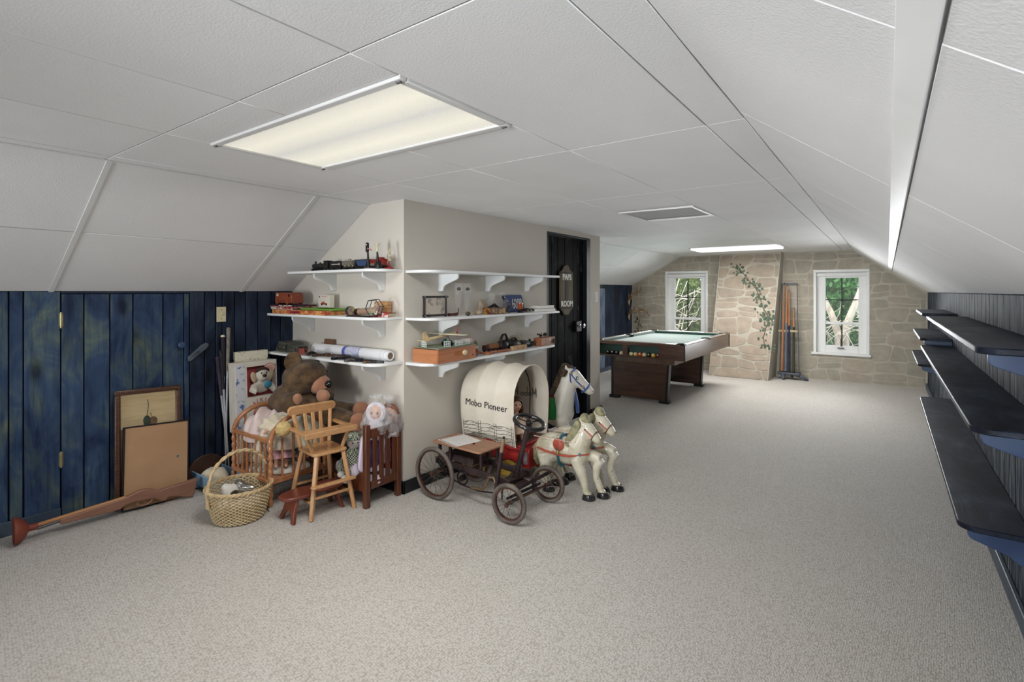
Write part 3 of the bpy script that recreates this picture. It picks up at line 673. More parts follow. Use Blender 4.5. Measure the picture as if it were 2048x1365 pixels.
# PAPS ROOM sign hanging on the black door
SIGNW=wood('sign_weathered_wood',(118,106,82),(84,76,58),'Z',.7); SIGND=wood('sign_dark_wood',(70,68,58),(52,52,46),'Z',.7)
sx=DX+.022; sy=4.853; sz=1.445
o=thing('door_sign','carved wooden sign reading PAPS ROOM on the black door','sign',(sx-.016,sy,sz))
half=[(0,.275),(.035,.268),(.06,.245),(.07,.225),(.10,.212),(.138,.195),(.138,-.19),(.12,-.202),(.085,-.218),(.07,-.24),(.04,-.262),(.025,-.268),(.0,-.256)]
pl=half[::-1][:-1]; pl=[(y,z) for y,z in half]; full=[(-y,z) for y,z in half]+[(y,z) for y,z in half[::-1]][1:-1]
T=Matrix(((0,0,1,0),(1,0,0,0),(0,1,0,0),(0,0,0,1)))
MB(T).prism(full,.018).build('sign_board',SIGNW,o,bevel=.004)
MB().bb((.016,-.032,-.105),(.022,.032,.105)).build('cribbage_strip',SIGND,o,bevel=.003)
for z in(-.188,.19): MB().bb((.017,-.136,z-.006),(.024,.136,z+.006)).build('molding',SIGND,o,bevel=.002)
LETW=M('white_letters',(235,232,222),(225,222,212),.4)
TT=lambda y,z:Matrix(((0,0,1,.019),(1,0,0,y),(0,1,0,z),(0,0,0,1)))
text('PAPS','lettering',LETW,o,TT(.002,.142),.088,.003,bold=.0022); text('ROOM','lettering',LETW,o,TT(.002,-.145),.084,.003,bold=.0022)
# ================================================================= POOL TABLE
def at(loc): return Matrix.Translation(-Vector(loc))
WALN=wood('walnut_laminate',(92,62,46),(58,38,30),'X',.35,.8,coat=.2); WALNY=wood('walnut_laminate_side',(120,96,80),(92,70,58),'Y',.3,.8,coat=.3)
BLKP=M('black_plastic',(22,22,24),(32,32,34),.35); FELT=M('green_felt_reflection_tint',(112,140,128),(104,130,120),.9,scale=60,sheen=.5,bump=.05,bscale=300); FELTD=M('green_felt_rail',(58,84,76),(50,74,68),.85,scale=60,sheen=.4)  # bed felt paler than rail felt: reflected light painted into its colour
PT=(-2.56,7.235,0); X0,X1,Y0,Y1,ZT_=-3.17,-1.95,6.17,8.30,.80
o=thing('pool_table','walnut pool table with green felt and ball return slots','pool table',PT); A=at(PT)
def B(): return MB(A)
q=B(); q.bb((X0+.1,Y0+.1,.735),(X1-.1,Y1-.1,.76)); q.build('playing_bed',FELT,o)
# near apron with two ball windows
for a,b_ in(((X0,Y0,.755),(X1,Y0+.03,ZT_-.012)),((X0,Y0,.60),(X1,Y0+.03,.622)),((-2.735,Y0,.622),(-2.672,Y0+.03,.755)),((X0,Y0,.622),(-3.09,Y0+.03,.755)),((-2.265,Y0,.622),(X1,Y0+.03,.755))):
    B().bb(a,b_).build('end_apron',WALN,o,bevel=.002)
for a,b_ in((-3.09,-2.735),(-2.672,-2.265)):
    B().bb((a-.01,Y0+.085,.61),(b_+.01,Y0+.09,.76)).build('ball_tray_back',FELTD,o)
    B().bb((a-.01,Y0+.02,.605),(b_+.01,Y0+.09,.6105)).build('ball_tray',BLKP,o)
B().bb((X1-.03,Y0+.03,.60),(X1,Y1,ZT_-.012)).build('side_apron',WALNY,o,bevel=.003)
B().bb((X0,Y0+.03,.60),(X0+.03,Y1,ZT_-.012)).build('side_apron',WALNY,o,bevel=.003)
B().bb((X0+.03,Y1-.03,.60),(X1-.03,Y1,ZT_-.012)).build('end_apron',WALN,o,bevel=.003)
for x in(X0,X1):
    for y in(Y0,Y1): B().box((x,y,.70),(.014,.014,.205)).build('corner_trim',BLKP,o,bevel=.003)
rw=.09
ym=(Y0+Y1)/2
RAILW=wood('rail_cap_wood',(150,128,108),(120,98,82),'Y',.3,.8,coat=.3)
for x,s in((X0,1),(X1,-1)):
    for a,b_ in((Y0+.07,ym-.06),(ym+.06,Y1-.07)):
        B().bb((x,a-.02,ZT_-.012),(x+s*.05,b_+.02,ZT_)).build('rail_cap',RAILW,o,bevel=.004)
        p=[(0,ZT_-.002),(.05,ZT_-.006),(.055,ZT_-.02),(.045,ZT_-.05),(0,ZT_-.05)]
        T=Matrix(((s,0,0,x+s*.05),(0,0,1,a+.02),(0,1,0,0),(0,0,0,1)))
        B().prism(p,b_-a-.04,T).build('cushion',FELTD,o)
for y,s in((Y0,1),(Y1,-1)):
    B().bb((X0+.05,y,ZT_-.012),(X1-.05,y+s*.05,ZT_)).build('rail_cap',RAILW,o,bevel=.004)
    p=[(0,ZT_-.002),(.05,ZT_-.006),(.055,ZT_-.02),(.045,ZT_-.05),(0,ZT_-.05)]
    T=Matrix(((0,0,1,X0+.09),(s,0,0,y+s*.05),(0,1,0,0),(0,0,0,1)))
    B().prism(p,X1-X0-.18,T).build('cushion',FELTD,o)
for x,s in((X0,1),(X1,-1)):
    for y,t in((Y0,1),(Y1,-1),(ym,0)):
        k=B(); k.lathe([(.05,0),(.062,.002),(.066,.012),(.06,.02),(.048,.018),(.045,0),(.045,-.05)],18,(x+s*(.065 if t else .045),y+t*.065,ZT_-.014),cap=False); k.build('pocket',BLKP,o)
        B().lathe([(.046,-.052),(.046,-.05)],16,(x+s*(.065 if t else .045),y+t*.065,ZT_-.014)).build('pocket_floor',BLKP,o)
# cabinet underside and pedestal legs
B().bb((X0+.2,Y0+.3,.50),(X1-.22,Y1-.3,.61)).build('cabinet',WALNY,o,bevel=.003)
for y,yi in((6.50,1),(7.98,-1)):
    g=B(); T=Matrix(((1,0,0,-2.655),(0,0,1,y-.02),(0,1,0,0),(0,0,0,1)))
    g.prism([(-.36,.035),(.365,.035),(.40,.60),(-.36,.60)],.075,T); g.build('leg_panel',WALN,o,bevel=.004)
    for sx in(-1,1):
        e=B(); x=-2.655+sx*.37; e.bar((x,y+.018,.035),(x+(.036 if sx>0 else 0),y+.018,.60),.03,.085,(0,1,0)); e.build('leg_edge_trim',BLKP,o,bevel=.004)
        B().bb((x-.09 if sx>0 else x-.04,y-.035,.0),(x+.04 if sx>0 else x+.09,y+.07,.036)).build('foot',BLKP,o,bevel=.006)
B().bb((-2.75,6.55,.07),(-2.70,7.97,.09)).build('stretcher_bar',BLKP,o)
bx=[-2.963,-2.903,-2.843,-2.775,-2.644,-2.586,-2.528,-2.47,-2.412,-2.354,-2.296]
bc=[('black',(20,20,22)),('black',(24,24,28)),('navy',(22,24,44)),('cream',(226,204,168)),('cream',(232,214,176)),('pale yellow',(224,196,120)),('orange red',(206,92,56)),('cream striped',(222,202,150)),('black',(18,18,20)),('yellow',(222,178,70)),('maroon',(98,28,30))]
nth=['first','second','third','fourth']; cnt=0
for i,(x,(cn,c_)) in enumerate(zip(bx,bc)):
    m_=M('ball_'+str(i),c_,c_,.08,coat=.6)
    lab=(cn+' pool ball in the left return slot, '+nth[i]+' from the left') if i<4 else (cn+' pool ball in the right return slot, '+['first','second','third','fourth','fifth','sixth','last'][i-4]+' from the left')
    ob=thing('pool_ball',lab,'pool ball',(x,6.225,.6395),group='pool balls in the return slots')
    MB().ell((0,0,0),(.0285,)*3,n=18,m=12).build('ball',m_,ob)
    MB().ell((.004,-.0225,.012),(.009,.007,.009),n=10,m=6).build('number_spot',M('ball_spot',(238,234,222),(230,226,214),.1),ob)
# ================================================================= ANTLERS
BONE=M('antler_bone',(182,156,122),(104,76,52),.6,scale=14,bump=.2); SKULL=M('skull_bone',(214,198,172),(176,154,122),.6,scale=20,bump=.2)
def antlers(label,loc,main,tines,sc=1.0):
    o=thing('antlers',label,'antlers',loc,group='deer antlers on the far wall')
    k=MB(); k.ell((.028,0,-.03),(.02,.02,.035)); k.ell((.026,0,0),(.024,.032,.028)); k.tube([(.03,0,-.05),(.04,0,-.09)],[.014,.008],8); k.build('skull',SKULL,o,remesh=.012,smo=3)
    for s in(-1,1):
        q=MB(); pts=[Vector((x*sc,s*y*sc,z*sc)) for x,y,z in main]; n_=len(pts)
        q.tube(pts,[.014-.009*i/(n_-1) for i in range(n_)],7)
        for i,d in tines: p=pts[i]; q.tube([p,p+Vector((d[0]*.55*sc,s*d[1]*.55*sc,d[2]*.55*sc)),p+Vector((d[0]*sc,s*d[1]*sc,d[2]*sc))],[.009,.007,.002],6)
        q.build('antler',BONE,o)
antlers('lowest pair of branching deer antlers on the far blue wall',(XL2,9.50,.96),[(.03,.02,.02),(.06,.08,.07),(.13,.13,.10),(.24,.14,.12),(.34,.10,.08),(.42,.05,.0)],[(1,(.05,.03,.10)),(2,(.02,.03,.15)),(3,(.04,.04,.16)),(3,(.05,.02,-.12)),(4,(.10,.02,.10)),(4,(.08,-.02,-.08))])
antlers('upper pair of slender deer antlers on the far blue wall',(XL2,9.50,1.24),[(.03,.02,.02),(.05,.07,.08),(.12,.10,.13),(.22,.08,.20),(.30,.03,.24)],[(1,(.02,.03,.10)),(2,(.03,.02,.14)),(3,(.12,.0,-.02)),(1,(.10,.03,-.03)),(3,(.04,.01,.12))],.95)
# ================================================================= CUE STAND
o=thing('cue_stand','blue grey cue stand with a pale wooden crossbar','cue stand',(-1.30,9.54,0)); A=at(o.location)
SLATE=M('blue_grey_metal',(84,90,102),(64,70,82),.4,scale=12)
b_=MB(A); b_.bb((-1.47,9.42,.075),(-1.14,9.60,.115)); b_.build('base_tray',SLATE,o,bevel=.015)
for pts in([(-1.40,9.48,.085),(-1.38,9.42,.06),(-1.37,9.38,.03),(-1.37,9.36,.012)],[(-1.20,9.48,.085),(-1.12,9.46,.06),(-1.06,9.45,.03),(-1.02,9.45,.014)],[(-1.28,9.58,.085),(-1.28,9.62,.06),(-1.28,9.65,.03),(-1.28,9.67,.012)]):
    MB(A).tube(pts,[.028,.028,.024,.012],8).build('foot',SLATE,o)
CROSS=wood('pale_crossbar',(196,182,142),(170,154,116),'X',.5)
MB(A).bb((-1.475,9.545,.765),(-1.185,9.575,.80)).build('crossbar',CROSS,o,bevel=.004)
for x,x2 in((-1.45,-1.43),(-1.165,-1.21)):
    MB(A).bar((x,9.55,.11),(x2,9.66,1.56),.009,.009).build('upright',SLATE,o)
MB(A).bar((-1.46,9.662,1.563),(-1.20,9.662,1.563),.012,.02).build('top_rail',SLATE,o)
MAPL=wood('cue_maple',(190,130,86),(164,104,66),'Z',.3,1.5,coat=.4)
def cue(label,p0,p1,bm,t):
    p0=Vector(p0); p1=Vector(p1); c=thing('pool_cue',label,'pool cue',tuple(p0),group='pool cues in the stand'); d=p1-p0
    MB().cyl((0,0,0),d*t,.019,.0155,12).build('butt',bm,c); MB().cyl(d*t,d*.985,.0155,.0075,12).build('shaft',MAPL,c)
    MB().cyl(d*.985,d,.0068,.0062,10).build('tip',M('cue_tip_dark',(40,38,42),(30,28,32),.6),c); MB().cyl(-d*.012,d*0,.0135,.0155,10).build('bumper',BLKP,c)
cue('pool cue with a full length honey maple body, leftmost in the stand',(-1.405,9.47,.13),(-1.39,9.635,1.57),MAPL,.5)
cue('pool cue with a grey butt and brown shaft, second in the stand',(-1.35,9.47,.13),(-1.35,9.64,1.55),M('cue_grey',(112,116,128),(96,100,112),.3),.55)
cue('pool cue with a navy butt and light shaft, third in the stand',(-1.30,9.47,.13),(-1.318,9.635,1.455),M('cue_navy',(44,46,76),(34,36,60),.3),.56)
cue('pool cue with black butt and olive wrap, rightmost in the stand',(-1.235,9.47,.13),(-1.25,9.62,1.16),M('cue_black',(26,26,24),(54,60,40),.35,scale=3),.7)
# ================================================================= TOY CORNER: FURNITURE
HONEY=wood('honey_wood',(212,166,118),(190,140,94),'Z',.35,1.3,coat=.25); HONEYX=wood('honey_wood_flat',(210,164,116),(188,138,92),'X',.35,1.3,coat=.25)
MAPLE=wood('crib_maple',(192,136,94),(160,102,66),'Z',.3,2,coat=.4); OAKD=wood('dark_oak',(112,62,38),(76,40,26),'Z',.35,1.5,coat=.3); REDW=M('red_brown_stain',(132,70,54),(110,54,42),.3,scale=5,coat=.3)
# ---- doll high chair (front is local +x)
o=thing('doll_high_chair','honey coloured wooden doll high chair with tray','high chair',(-3.03,2.035,0),R(-8))
p=rrect(.25,.235,.03); MB().prism(p,.018,Matrix.Translation((0,0,.383))).build('seat',HONEYX,o,bevel=.005)
legs=[((.105,-.09,.385),(.15,-.148,0)),((.105,.09,.385),(.15,.148,0)),((-.1,-.09,.385),(-.17,-.148,0)),((-.1,.09,.385),(-.17,.148,0))]
for a,b_ in legs: MB().bar(a,b_,.026,.026).build('leg',HONEY,o,bevel=.005)
def lp(i,z): a,b_=Vector(legs[i][0]),Vector(legs[i][1]); return a.lerp(b_,(.385-z)/.385)
for i,j,z in((0,1,.13),(0,2,.10),(1,3,.10),(2,3,.15)): MB().bar(lp(i,z),lp(j,z),.02,.016).build('stretcher',HONEY,o,bevel=.004)
f0,f1=lp(0,.205)+Vector((.028,-.03,0)),lp(1,.205)+Vector((.028,.03,0)); MB().bar(f0,f1,.04,.016).build('footrest',HONEY,o,bevel=.005)
for s in(-1,1): MB().bar((-.108,s*.10,.40),(-.152,s*.128,.615),.024,.024).build('back_post',HONEY,o,bevel=.005)
for y in(-.05,0,.05): MB().bar((-.108,y*.9,.40),(-.150,y*1.1,.61),.024,.012,(1,0,0)).build('back_slat',HONEY,o,bevel=.003)
T=frame((-.156,0,.638),(0,1,0),(1,0,-.2)); MB(T).prism(rrect(.335,.064,.03,5),.022,Matrix.Translation((0,0,-.011))).build('top_rail',HONEYX,o,bevel=.005)
for s in(-1,1): MB().bb((-.155,s*.155-.018,.522),(.06,s*.155+.018,.537)).build('arm',HONEYX,o,bevel=.004)
MB().bb((.03,-.178,.520),(.135,.178,.540)).build('tray',HONEYX,o,bevel=.005)
MB().bb((.12,-.178,.508),(.137,.178,.545)).build('tray_lip',HONEYX,o,bevel=.004)
for s in(-1,1): MB().bar((.07,s*.10,.40),(.075,s*.15,.522),.02,.02).build('tray_post',HONEY,o,bevel=.004)
# ---- red-brown step stool
o=thing('step_stool','small red-brown wooden step stool under the high chair','stool',(-3.02,1.955,0),R(-3))
pts=[]
for k in range(40):
    t=2*PI*k/40; y=.215*math.sin(t); r_=.088*(abs(math.cos(t))**.55)*(1 if math.cos(t)>=0 else -1)*(1-.30*math.exp(-(y/.03)**2)); pts.append((r_,y))
MB().prism(pts,.022,Matrix.Translation((0,0,.138))).build('top',REDW,o,bevel=.006)
for s in(-1,1):
    pl=[(-.09,0),(-.055,0),(-.045,.035),(-.02,.062),(.02,.062),(.045,.035),(.055,0),(.09,0),(.07,.06),(.062,.14),(-.062,.14),(-.07,.06)]
    T=Matrix(((1,0,0,0),(0,-.25*s,s,.135*s+.0),(0,1,0,0),(0,0,0,1)))
    T=frame((0,s*.175,0),(1,0,0),(0,s*-1,0)) ; T=Matrix(((1,0,0,0),(0,s*-.28,s*1,s*.172),(0,1,0,0),(0,0,0,1)))
    MB(T).prism(pl,.02,Matrix.Translation((0,0,-.01))).build('leg_board',REDW,o,bevel=.004)
# ---- spindle crib
o=thing('spindle_crib','maple spindle doll crib with arched ends, heaped with dolls','crib',(-3.5,2.005,0)); A=at(o.location)
CX0,CX1,CY0,CY1=-3.745,-3.26,1.805,2.205
def turned(h0,h1,r,nb=7):
    pr=[(r*.8,h0)]; L=h1-h0
    for k in range(nb):
        a=h0+L*k/nb; b_=h0+L*(k+1)/nb; pr+=[(r*.72,a+.002),(r,a+(b_-a)*.3),(r*1.0,a+(b_-a)*.7),(r*.72,b_-.002)]
    return pr+[(r*.8,h1)]
for x in(CX0,CX1):
    for y in(CY0,CY1):
        MB(A).lathe(turned(.03,.47,.0165,9),12,(x,y,0)).build('corner_post',MAPLE,o)
        c_=MB(A); c_.cyl((x-.006,y+.0,.014),(x+.006,y,.014),.014,n=12); c_.cyl((x,y,.014),(x,y,.04),.005,n=8); c_.build('caster',M('caster_white',(214,212,206),(200,198,190),.4),o)
    pts=[(x,CY0+(CY1-CY0)*t,.465+.135*math.sin(PI*t)**.55) for t in[i/16 for i in range(17)]]
    MB(A).tube(pts,.016,10).build('arch_rail',MAPLE,o)
    MB(A).bb((x-.013,CY0,.17),(x+.013,CY1,.205)).build('end_rail',MAPLE,o,bevel=.004)
    for k in range(1,5):
        y=CY0+(CY1-CY0)*k/5; MB(A).lathe(turned(.2,.46+.135*math.sin(PI*k/5)**.55,.009,7),8,(x,y,0)).build('spindle',MAPLE,o)
for y in(CY0,CY1):
    for z in(.185,.452): MB(A).bb((CX0,y-.013,z-.014),(CX1,y+.013,z+.014)).build('side_rail',MAPLE,o,bevel=.006)
    for k in range(1,8):
        x=CX0+(CX1-CX0)*k/8; MB(A).lathe(turned(.195,.442,.009,7),8,(x,y,0)).build('spindle',MAPLE,o)
MB(A).bb((CX0+.012,CY0+.012,.175),(CX1-.012,CY1-.012,.19)).build('base_board',MAPLE,o)
# ---- slatted doll bed
o=thing('doll_bed','dark oak doll bed with slatted headboard against the wall corner','bed',(-3.2,2.35,0)); A=at(o.location)
BX0,BX1,BY0,BY1=-3.72,-2.79,2.232,2.475
for x in(BX0,BX1):
    for y in(BY0-.03,BY1):
        if y>2.4 : y=2.472
        MB(A).bb((x-.019,y-.019,0),(x+.019,y+.019,.55)).build('post',OAKD,o,bevel=.005)
    MB(A).bb((x-.012,BY0,.455),(x+.012,BY1,.515)).build('top_rail',OAKD,o,bevel=.004); MB(A).bb((x-.012,BY0,.115),(x+.012,BY1,.165)).build('bottom_rail',OAKD,o,bevel=.004)
    for k in range(4):
        y=BY0+.038+.056*k; MB(A).bb((x-.006,y-.017,.16),(x+.006,y+.017,.46)).build('slat',OAKD,o,bevel=.002)
for y in(BY0-.03,BY1):
    pl=[(BX0,.10),(BX1,.10),(BX1,.23),(BX1-.06,.225),(BX1-.12,.18),(BX1-.2,.165),(BX0+.2,.165),(BX0+.12,.18),(BX0,.22)]
    T=Matrix(((1,0,0,0),(0,0,-1,y+.008),(0,1,0,0),(0,0,0,1))); MB(A@T).prism(pl,.016).build('side_rail',OAKD,o,bevel=.003)
MB(A).bb((BX0,BY0-.02,.12),(BX1,BY1,.135)).build('bed_base',OAKD,o)
# ---- soft things
def fabric(name,c1,c2,sc=9,bump=.4,rough=.9): return M(name,c1,c2,rough,scale=sc,bump=bump,bscale=sc*2.5,sheen=.25)
PINKW=fabric('pink_white_cotton',(228,208,202),(214,192,188)); LILAC=fabric('lilac_cotton',(222,210,222),(208,194,210)); WHITEC=fabric('white_cotton',(226,222,214),(212,206,196)); CREAMC=fabric('cream_cotton',(222,210,186),(206,192,166)); SAGE=fabric('sage_print_cotton',(176,184,160),(206,206,188),22); MINT=fabric('mint_cotton',(150,174,160),(130,156,144))
PINK=fabric('pink_cotton',(214,170,178),(198,150,160)); SKIN=M('doll_skin',(226,178,152),(218,166,140),.45,scale=8); BLOND=M('blond_doll_hair',(214,190,134),(184,154,96),.5,scale=30,stretch=(1,1,.2),bump=.5); BROWNH=M('brown_doll_hair',(96,62,40),(66,42,28),.5,scale=30,bump=.5); EYE=M('black_eye',(16,16,18),(22,22,24),.12,coat=.5); LIP=M('doll_lip',(190,84,84),(180,76,76),.4)
def heap(name,label,cat,c,size,h,mat,seed,group=None,sag=.35):
    rd=random.Random(seed); ph=[(rd.uniform(5,16),rd.uniform(5,16),rd.uniform(0,6)) for k in range(5)]
    o=thing(name,label,cat,c,group=group); 
    def fn(u,v):
        a=2*PI*u; r=math.sin(v*PI/2); x=size[0]/2*r*math.cos(a); y=size[1]/2*r*math.sin(a); z=h*max(0,math.cos(v*PI/2))**.75
        w=sum(math.sin(p*x*3.4+q*y*3.4+t) for p,q,t in ph)/5
        k=1+.10*math.sin(3*a+ph[0][2])+.06*math.sin(5*a+ph[1][2]); return (x*k,y*k,max(.001,z+w*min(.05,.28*h)*min(1,4*(1-v)+.15)))
    MB().grid(fn,36,14,True).build('cloth',mat,o,sub=1,solid=.004,offset=1); return o
heap('doll_mattress','white padded doll mattress lying in the spindle crib','mattress',(-3.5,2.005,.192),(.43,.35),.055,WHITEC,2)
def doll(label,loc,rot,s,dress,hair,group='dolls heaped in the crib and bed',hairlong=True,cap=None,bare=False):
    """doll about 10 units tall lying or sitting; local +z from feet to head, face towards local -y"""
    o=thing('doll',label,'doll',loc,group=group); o.rotation_euler=rot; o.scale=(s,s,s)
    b=MB(); b.ell((0,0,.40),(.068,.066,.078)); b.ell((0,-.028,.385),(.05,.045,.05)); b.tube([(0,0,.28),(0,0,.35)],[.03,.026],10); b.ell((0,0,.22),(.065,.05,.09))
    for sg in(-1,1):
        b.tube([(sg*.055,0,.275),(sg*.10,-.01,.21),(sg*.125,-.045,.15)],[.026,.022,.016],8); b.ell((sg*.13,-.055,.138),(.018,.018,.022),n=8,m=6)
        b.tube([(sg*.035,0,.16),(sg*.045,-.01,.08),(sg*.05,-.015,.015)],[.036,.03,.022],8); b.ell((sg*.05,-.03,.008),(.022,.036,.018),n=8,m=6); b.ell((sg*.068,0,.395),(.01,.016,.02),n=8,m=6)
    b.ell((0,-.07,.385),(.009,.010,.010),n=8,m=6)
    b.build('body',SKIN,o,remesh=.009,smo=3)
    if not bare:
        d=MB(); rd=random.Random(hash(label)%1000)
        def fn(u,v):
            a=2*PI*u; r=.055+.085*v**1.2; r*=1+.10*v*math.sin(9*a); return (r*math.cos(a)*1.15,r*.9*math.sin(a),.295-.21*v)
        d.grid(fn,54,8,True); 
        for sg in(-1,1): d.ell((sg*.075,0,.255),(.034,.032,.034),n=10,m=7)
        d.build('dress',dress,o,solid=.004)
    h=MB()
    def hf(u,v):
        a=2*PI*u; el=PI/2-v*(1.75 if hairlong else 1.45); fr=max(0,-math.sin(a)); el=max(el,.62*fr+(-.3 if hairlong else .05)*(1-fr)) if v>.4 else el
        k=1.12+.05*math.sin(13*a); return (.07*k*math.cos(el)*math.cos(a),.072*k*math.cos(el)*math.sin(a)+.006,.405+.086*math.sin(el)*1.05)
    h.grid(hf,36,9,True)
    if hairlong:
        for k in range(9):
            a=PI*k/8; h.tube([(.072*math.cos(a),.07*math.sin(a)*.9+.01,.40),(.082*math.cos(a),.075*math.sin(a)+.015,.34),(.078*math.cos(a),.07*math.sin(a)+.02,.27)],[.024,.026,.012],7)
    h.build('hair',hair,o,solid=.006)
    for sg in(-1,1): MB().ell((sg*.026,-.066,.402),(.0085,.006,.010),n=8,m=6).build('eye',EYE,o)
    MB().ell((0,-.072,.364),(.014,.005,.005),n=8,m=6).build('mouth',LIP,o)
    if cap:
        q=MB(); q.lathe([(.084,-.02),(.09,.02),(.086,.055),(.06,.09),(.02,.105)],18,(0,.012,.40)); q.build('bonnet',cap,o)
    return o
doll('blond doll in a pink dress sitting in the near corner of the crib',(-3.35,1.93,.235),(R(-18),0,R(60)),.62,PINK,BLOND)
doll('bald pale doll in a cream dress lying on top of the crib heap',(-3.46,1.93,.50),(R(84),R(0),R(75)),.62,CREAMC,BLOND,hairlong=False)
doll('doll in sage print dress pressed against the crib side spindles',(-3.55,1.90,.23),(R(12),R(20),R(10)),.5,SAGE,BROWNH)
doll('doll in mint dress with long fair hair at the back of the crib',(-3.36,2.10,.24),(R(-25),R(-14),R(95)),.66,MINT,BLOND)
doll('small doll in white dress slumped at the far left of the crib',(-3.66,1.93,.235),(R(-10),R(-25),R(-10)),.46,WHITEC,BLOND,hairlong=False)
heap('baby_blanket','pink-white baby blanket heaped over the back of the crib','blanket',(-3.58,1.995,.40),(.34,.41),.20,PINKW,5)
heap('folded_dress','cream lace dress spilling over the middle of the crib','clothes',(-3.41,1.975,.36),(.27,.32),.21,fabric('ivory_lace',(224,214,198),(206,196,178)),9)
heap('sage_dress','sage print dress crumpled beside the high chair tray','clothes',(-3.33,2.10,.36),(.22,.24),.21,SAGE,12)
heap('doll_quilt','lilac quilt laid across the doll bed','quilt',(-3.02,2.36,.136),(.50,.30),.10,LILAC,21)
# ---- things on the doll bed
m,n,l,b=newmat('green_plaid'); mp=setup_coord(n,l); ck=n.new('ShaderNodeTexChecker'); ck.inputs['Scale'].default_value=90; ck.inputs['Color1'].default_value=rgb(196,200,176); ck.inputs['Color2'].default_value=rgb(34,52,46); l.new(mp.outputs[0],ck.inputs['Vector']); l.new(ck.outputs[0],b.inputs['Base Color']); b.inputs['Roughness'].default_value=.9
PLAID=m
o=thing('rag_doll','rag doll in green checked gingham sitting on the doll bed','doll',(-3.06,2.31,.15),R(60),group='dolls heaped in the crib and bed'); o.scale=(.85,.85,.8)
q=MB(); q.ell((0,0,.12),(.085,.07,.12)); 
for s in(-1,1): q.tube([(s*.06,-.02,.17),(s*.11,-.07,.10),(s*.12,-.12,.06)],[.036,.036,.03],9); q.tube([(s*.05,-.03,.04),(s*.08,-.12,.02),(s*.09,-.17,.02)],[.045,.042,.036],9)
q.build('dress',PLAID,o,remesh=.01,smo=2)
for s in(-1,1): MB().ell((s*.12,-.14,.05),(.03,.03,.028)).build('hand',WHITEC,o); MB().ell((s*.09,-.20,.025),(.036,.045,.034)).build('foot',WHITEC,o)
MB().ell((0,-.01,.275),(.06,.055,.062)).build('head',WHITEC,o); MB().lathe([(.066,.0),(.07,.03),(.05,.07),(.01,.085)],16,(0,.008,.275)).build('bonnet',PLAID,o)
for s in(-1,1): MB().ell((s*.02,-.062,.28),(.006,.004,.007),n=8,m=6).build('eye',EYE,o)
o=thing('vanity_case','white and lilac toy case with purple panel leaning on the headboard','toy case',(-2.855,2.275,.205)); o.rotation_euler=(R(-6),R(8),R(62))
T=frame((0,0,.125),(1,0,0),(0,-1,0)); MB(T).prism(rrect(.17,.26,.05,5),.05,Matrix.Translation((0,0,-.025))).build('shell',M('lilac_plastic',(220,208,226),(210,196,218),.35),o,bevel=.012)
MB(T).prism(rrect(.11,.18,.035,5),.006,Matrix.Translation((0,0,.024))).build('panel',M('purple_foil',(70,48,92),(110,84,134),.25,.3,scale=14),o,bevel=.002)
MB().tube([(-.05,0,.25),(-.045,0,.285),(0,0,.30),(.045,0,.285),(.05,0,.25)],.008,8).build('handle',M('lilac_handle',(196,180,206),(188,170,198),.4),o)
MB().bb((-.06,-.03,-.005),(.06,.03,.006)).build('base',BLKP,o,bevel=.003)
o=thing('toy_carton','red and purple toy carton standing behind the headboard slats','box',(-2.865,2.40,.14)); 
MB().bb((-.035,-.075,0),(.035,.06,.20)).build('carton_bottom',M('carton_red',(128,34,40),(108,26,34),.45,scale=6),o,bevel=.002); MB().bb((-.036,-.076,.20),(.036,.061,.34)).build('carton_top',M('carton_purple',(122,62,96),(86,44,84),.4,scale=16),o,bevel=.002)
MB().bb((.036,-.05,.10),(.038,.04,.19)).build('label',M('carton_label',(206,190,198),(180,120,150),.45,scale=30),o)
# bagged dolls
PLAS,n,l,b=newmat('clear_polythene'); b.inputs['Base Color'].default_value=rgb(232,232,236); b.inputs['Roughness'].default_value=.14; b.inputs['Alpha'].default_value=.3; b.inputs['Specular IOR Level'].default_value=.8
mp=setup_coord(n,l); t=noise(n,l,mp,16,4,.6,1.5); bp=n.new('ShaderNodeBump'); bp.inputs['Strength'].default_value=.9; bp.inputs['Distance'].default_value=.02; l.new(t.outputs[0],bp.inputs['Height']); l.new(bp.outputs[0],b.inputs['Normal'])
def bagged(label,loc,rz,hair,fur,s):
    o=thing('bagged_doll',label,'doll',loc,rz,group='dolls sealed in clear bags'); o.scale=(s,s,s)
    MB().ell((0,0,.155),(.062,.058,.07)).build('head',SKIN,o)
    q=MB(); q.lathe([(.085,-.0),(.07,.05),(.045,.10)],18,(0,0,.0)); q.build('coat',fur,o)
    if fur is not None:
        q=MB(); q.torus((0,-.012,.155),.066,.024,(0,-1,.1),n=24,m=8); q.build('hood_trim' if hair is None else 'hair',fur if hair is None else hair,o)
    if hair: 
        q=MB(); q.ell((0,.02,.175),(.07,.06,.068)); q.build('hair_cap',hair,o)
    for sg in(-1,1): MB().ell((sg*.024,-.054,.158),(.009,.006,.011),n=8,m=6).build('eye',EYE,o)
    MB().ell((0,-.06,.125),(.012,.005,.004),n=8,m=6).build('mouth',LIP,o)
    rd=random.Random(int(loc[1]*1000)); 
    def fn(u,v):
        a=2*PI*u; r=[.10,.112,.115,.108,.095,.07,.035,.022,.05][min(8,int(v*8.99))]; k=1+.12*math.sin(7*a+v*9)+.07*math.sin(13*a-5*v); return (r*k*math.cos(a),r*k*math.sin(a),-.01+.31*v)
    MB().grid(fn,44,18,True).build('bag',PLAS,o,smooth=1.2)
    return o
WFUR=fabric('white_fur',(232,226,232),(220,212,222),40,.8)
bagged('bagged doll in a fluffy white hood at the left of the headboard',(-2.85,2.335,.475),R(30),None,WFUR,.82)
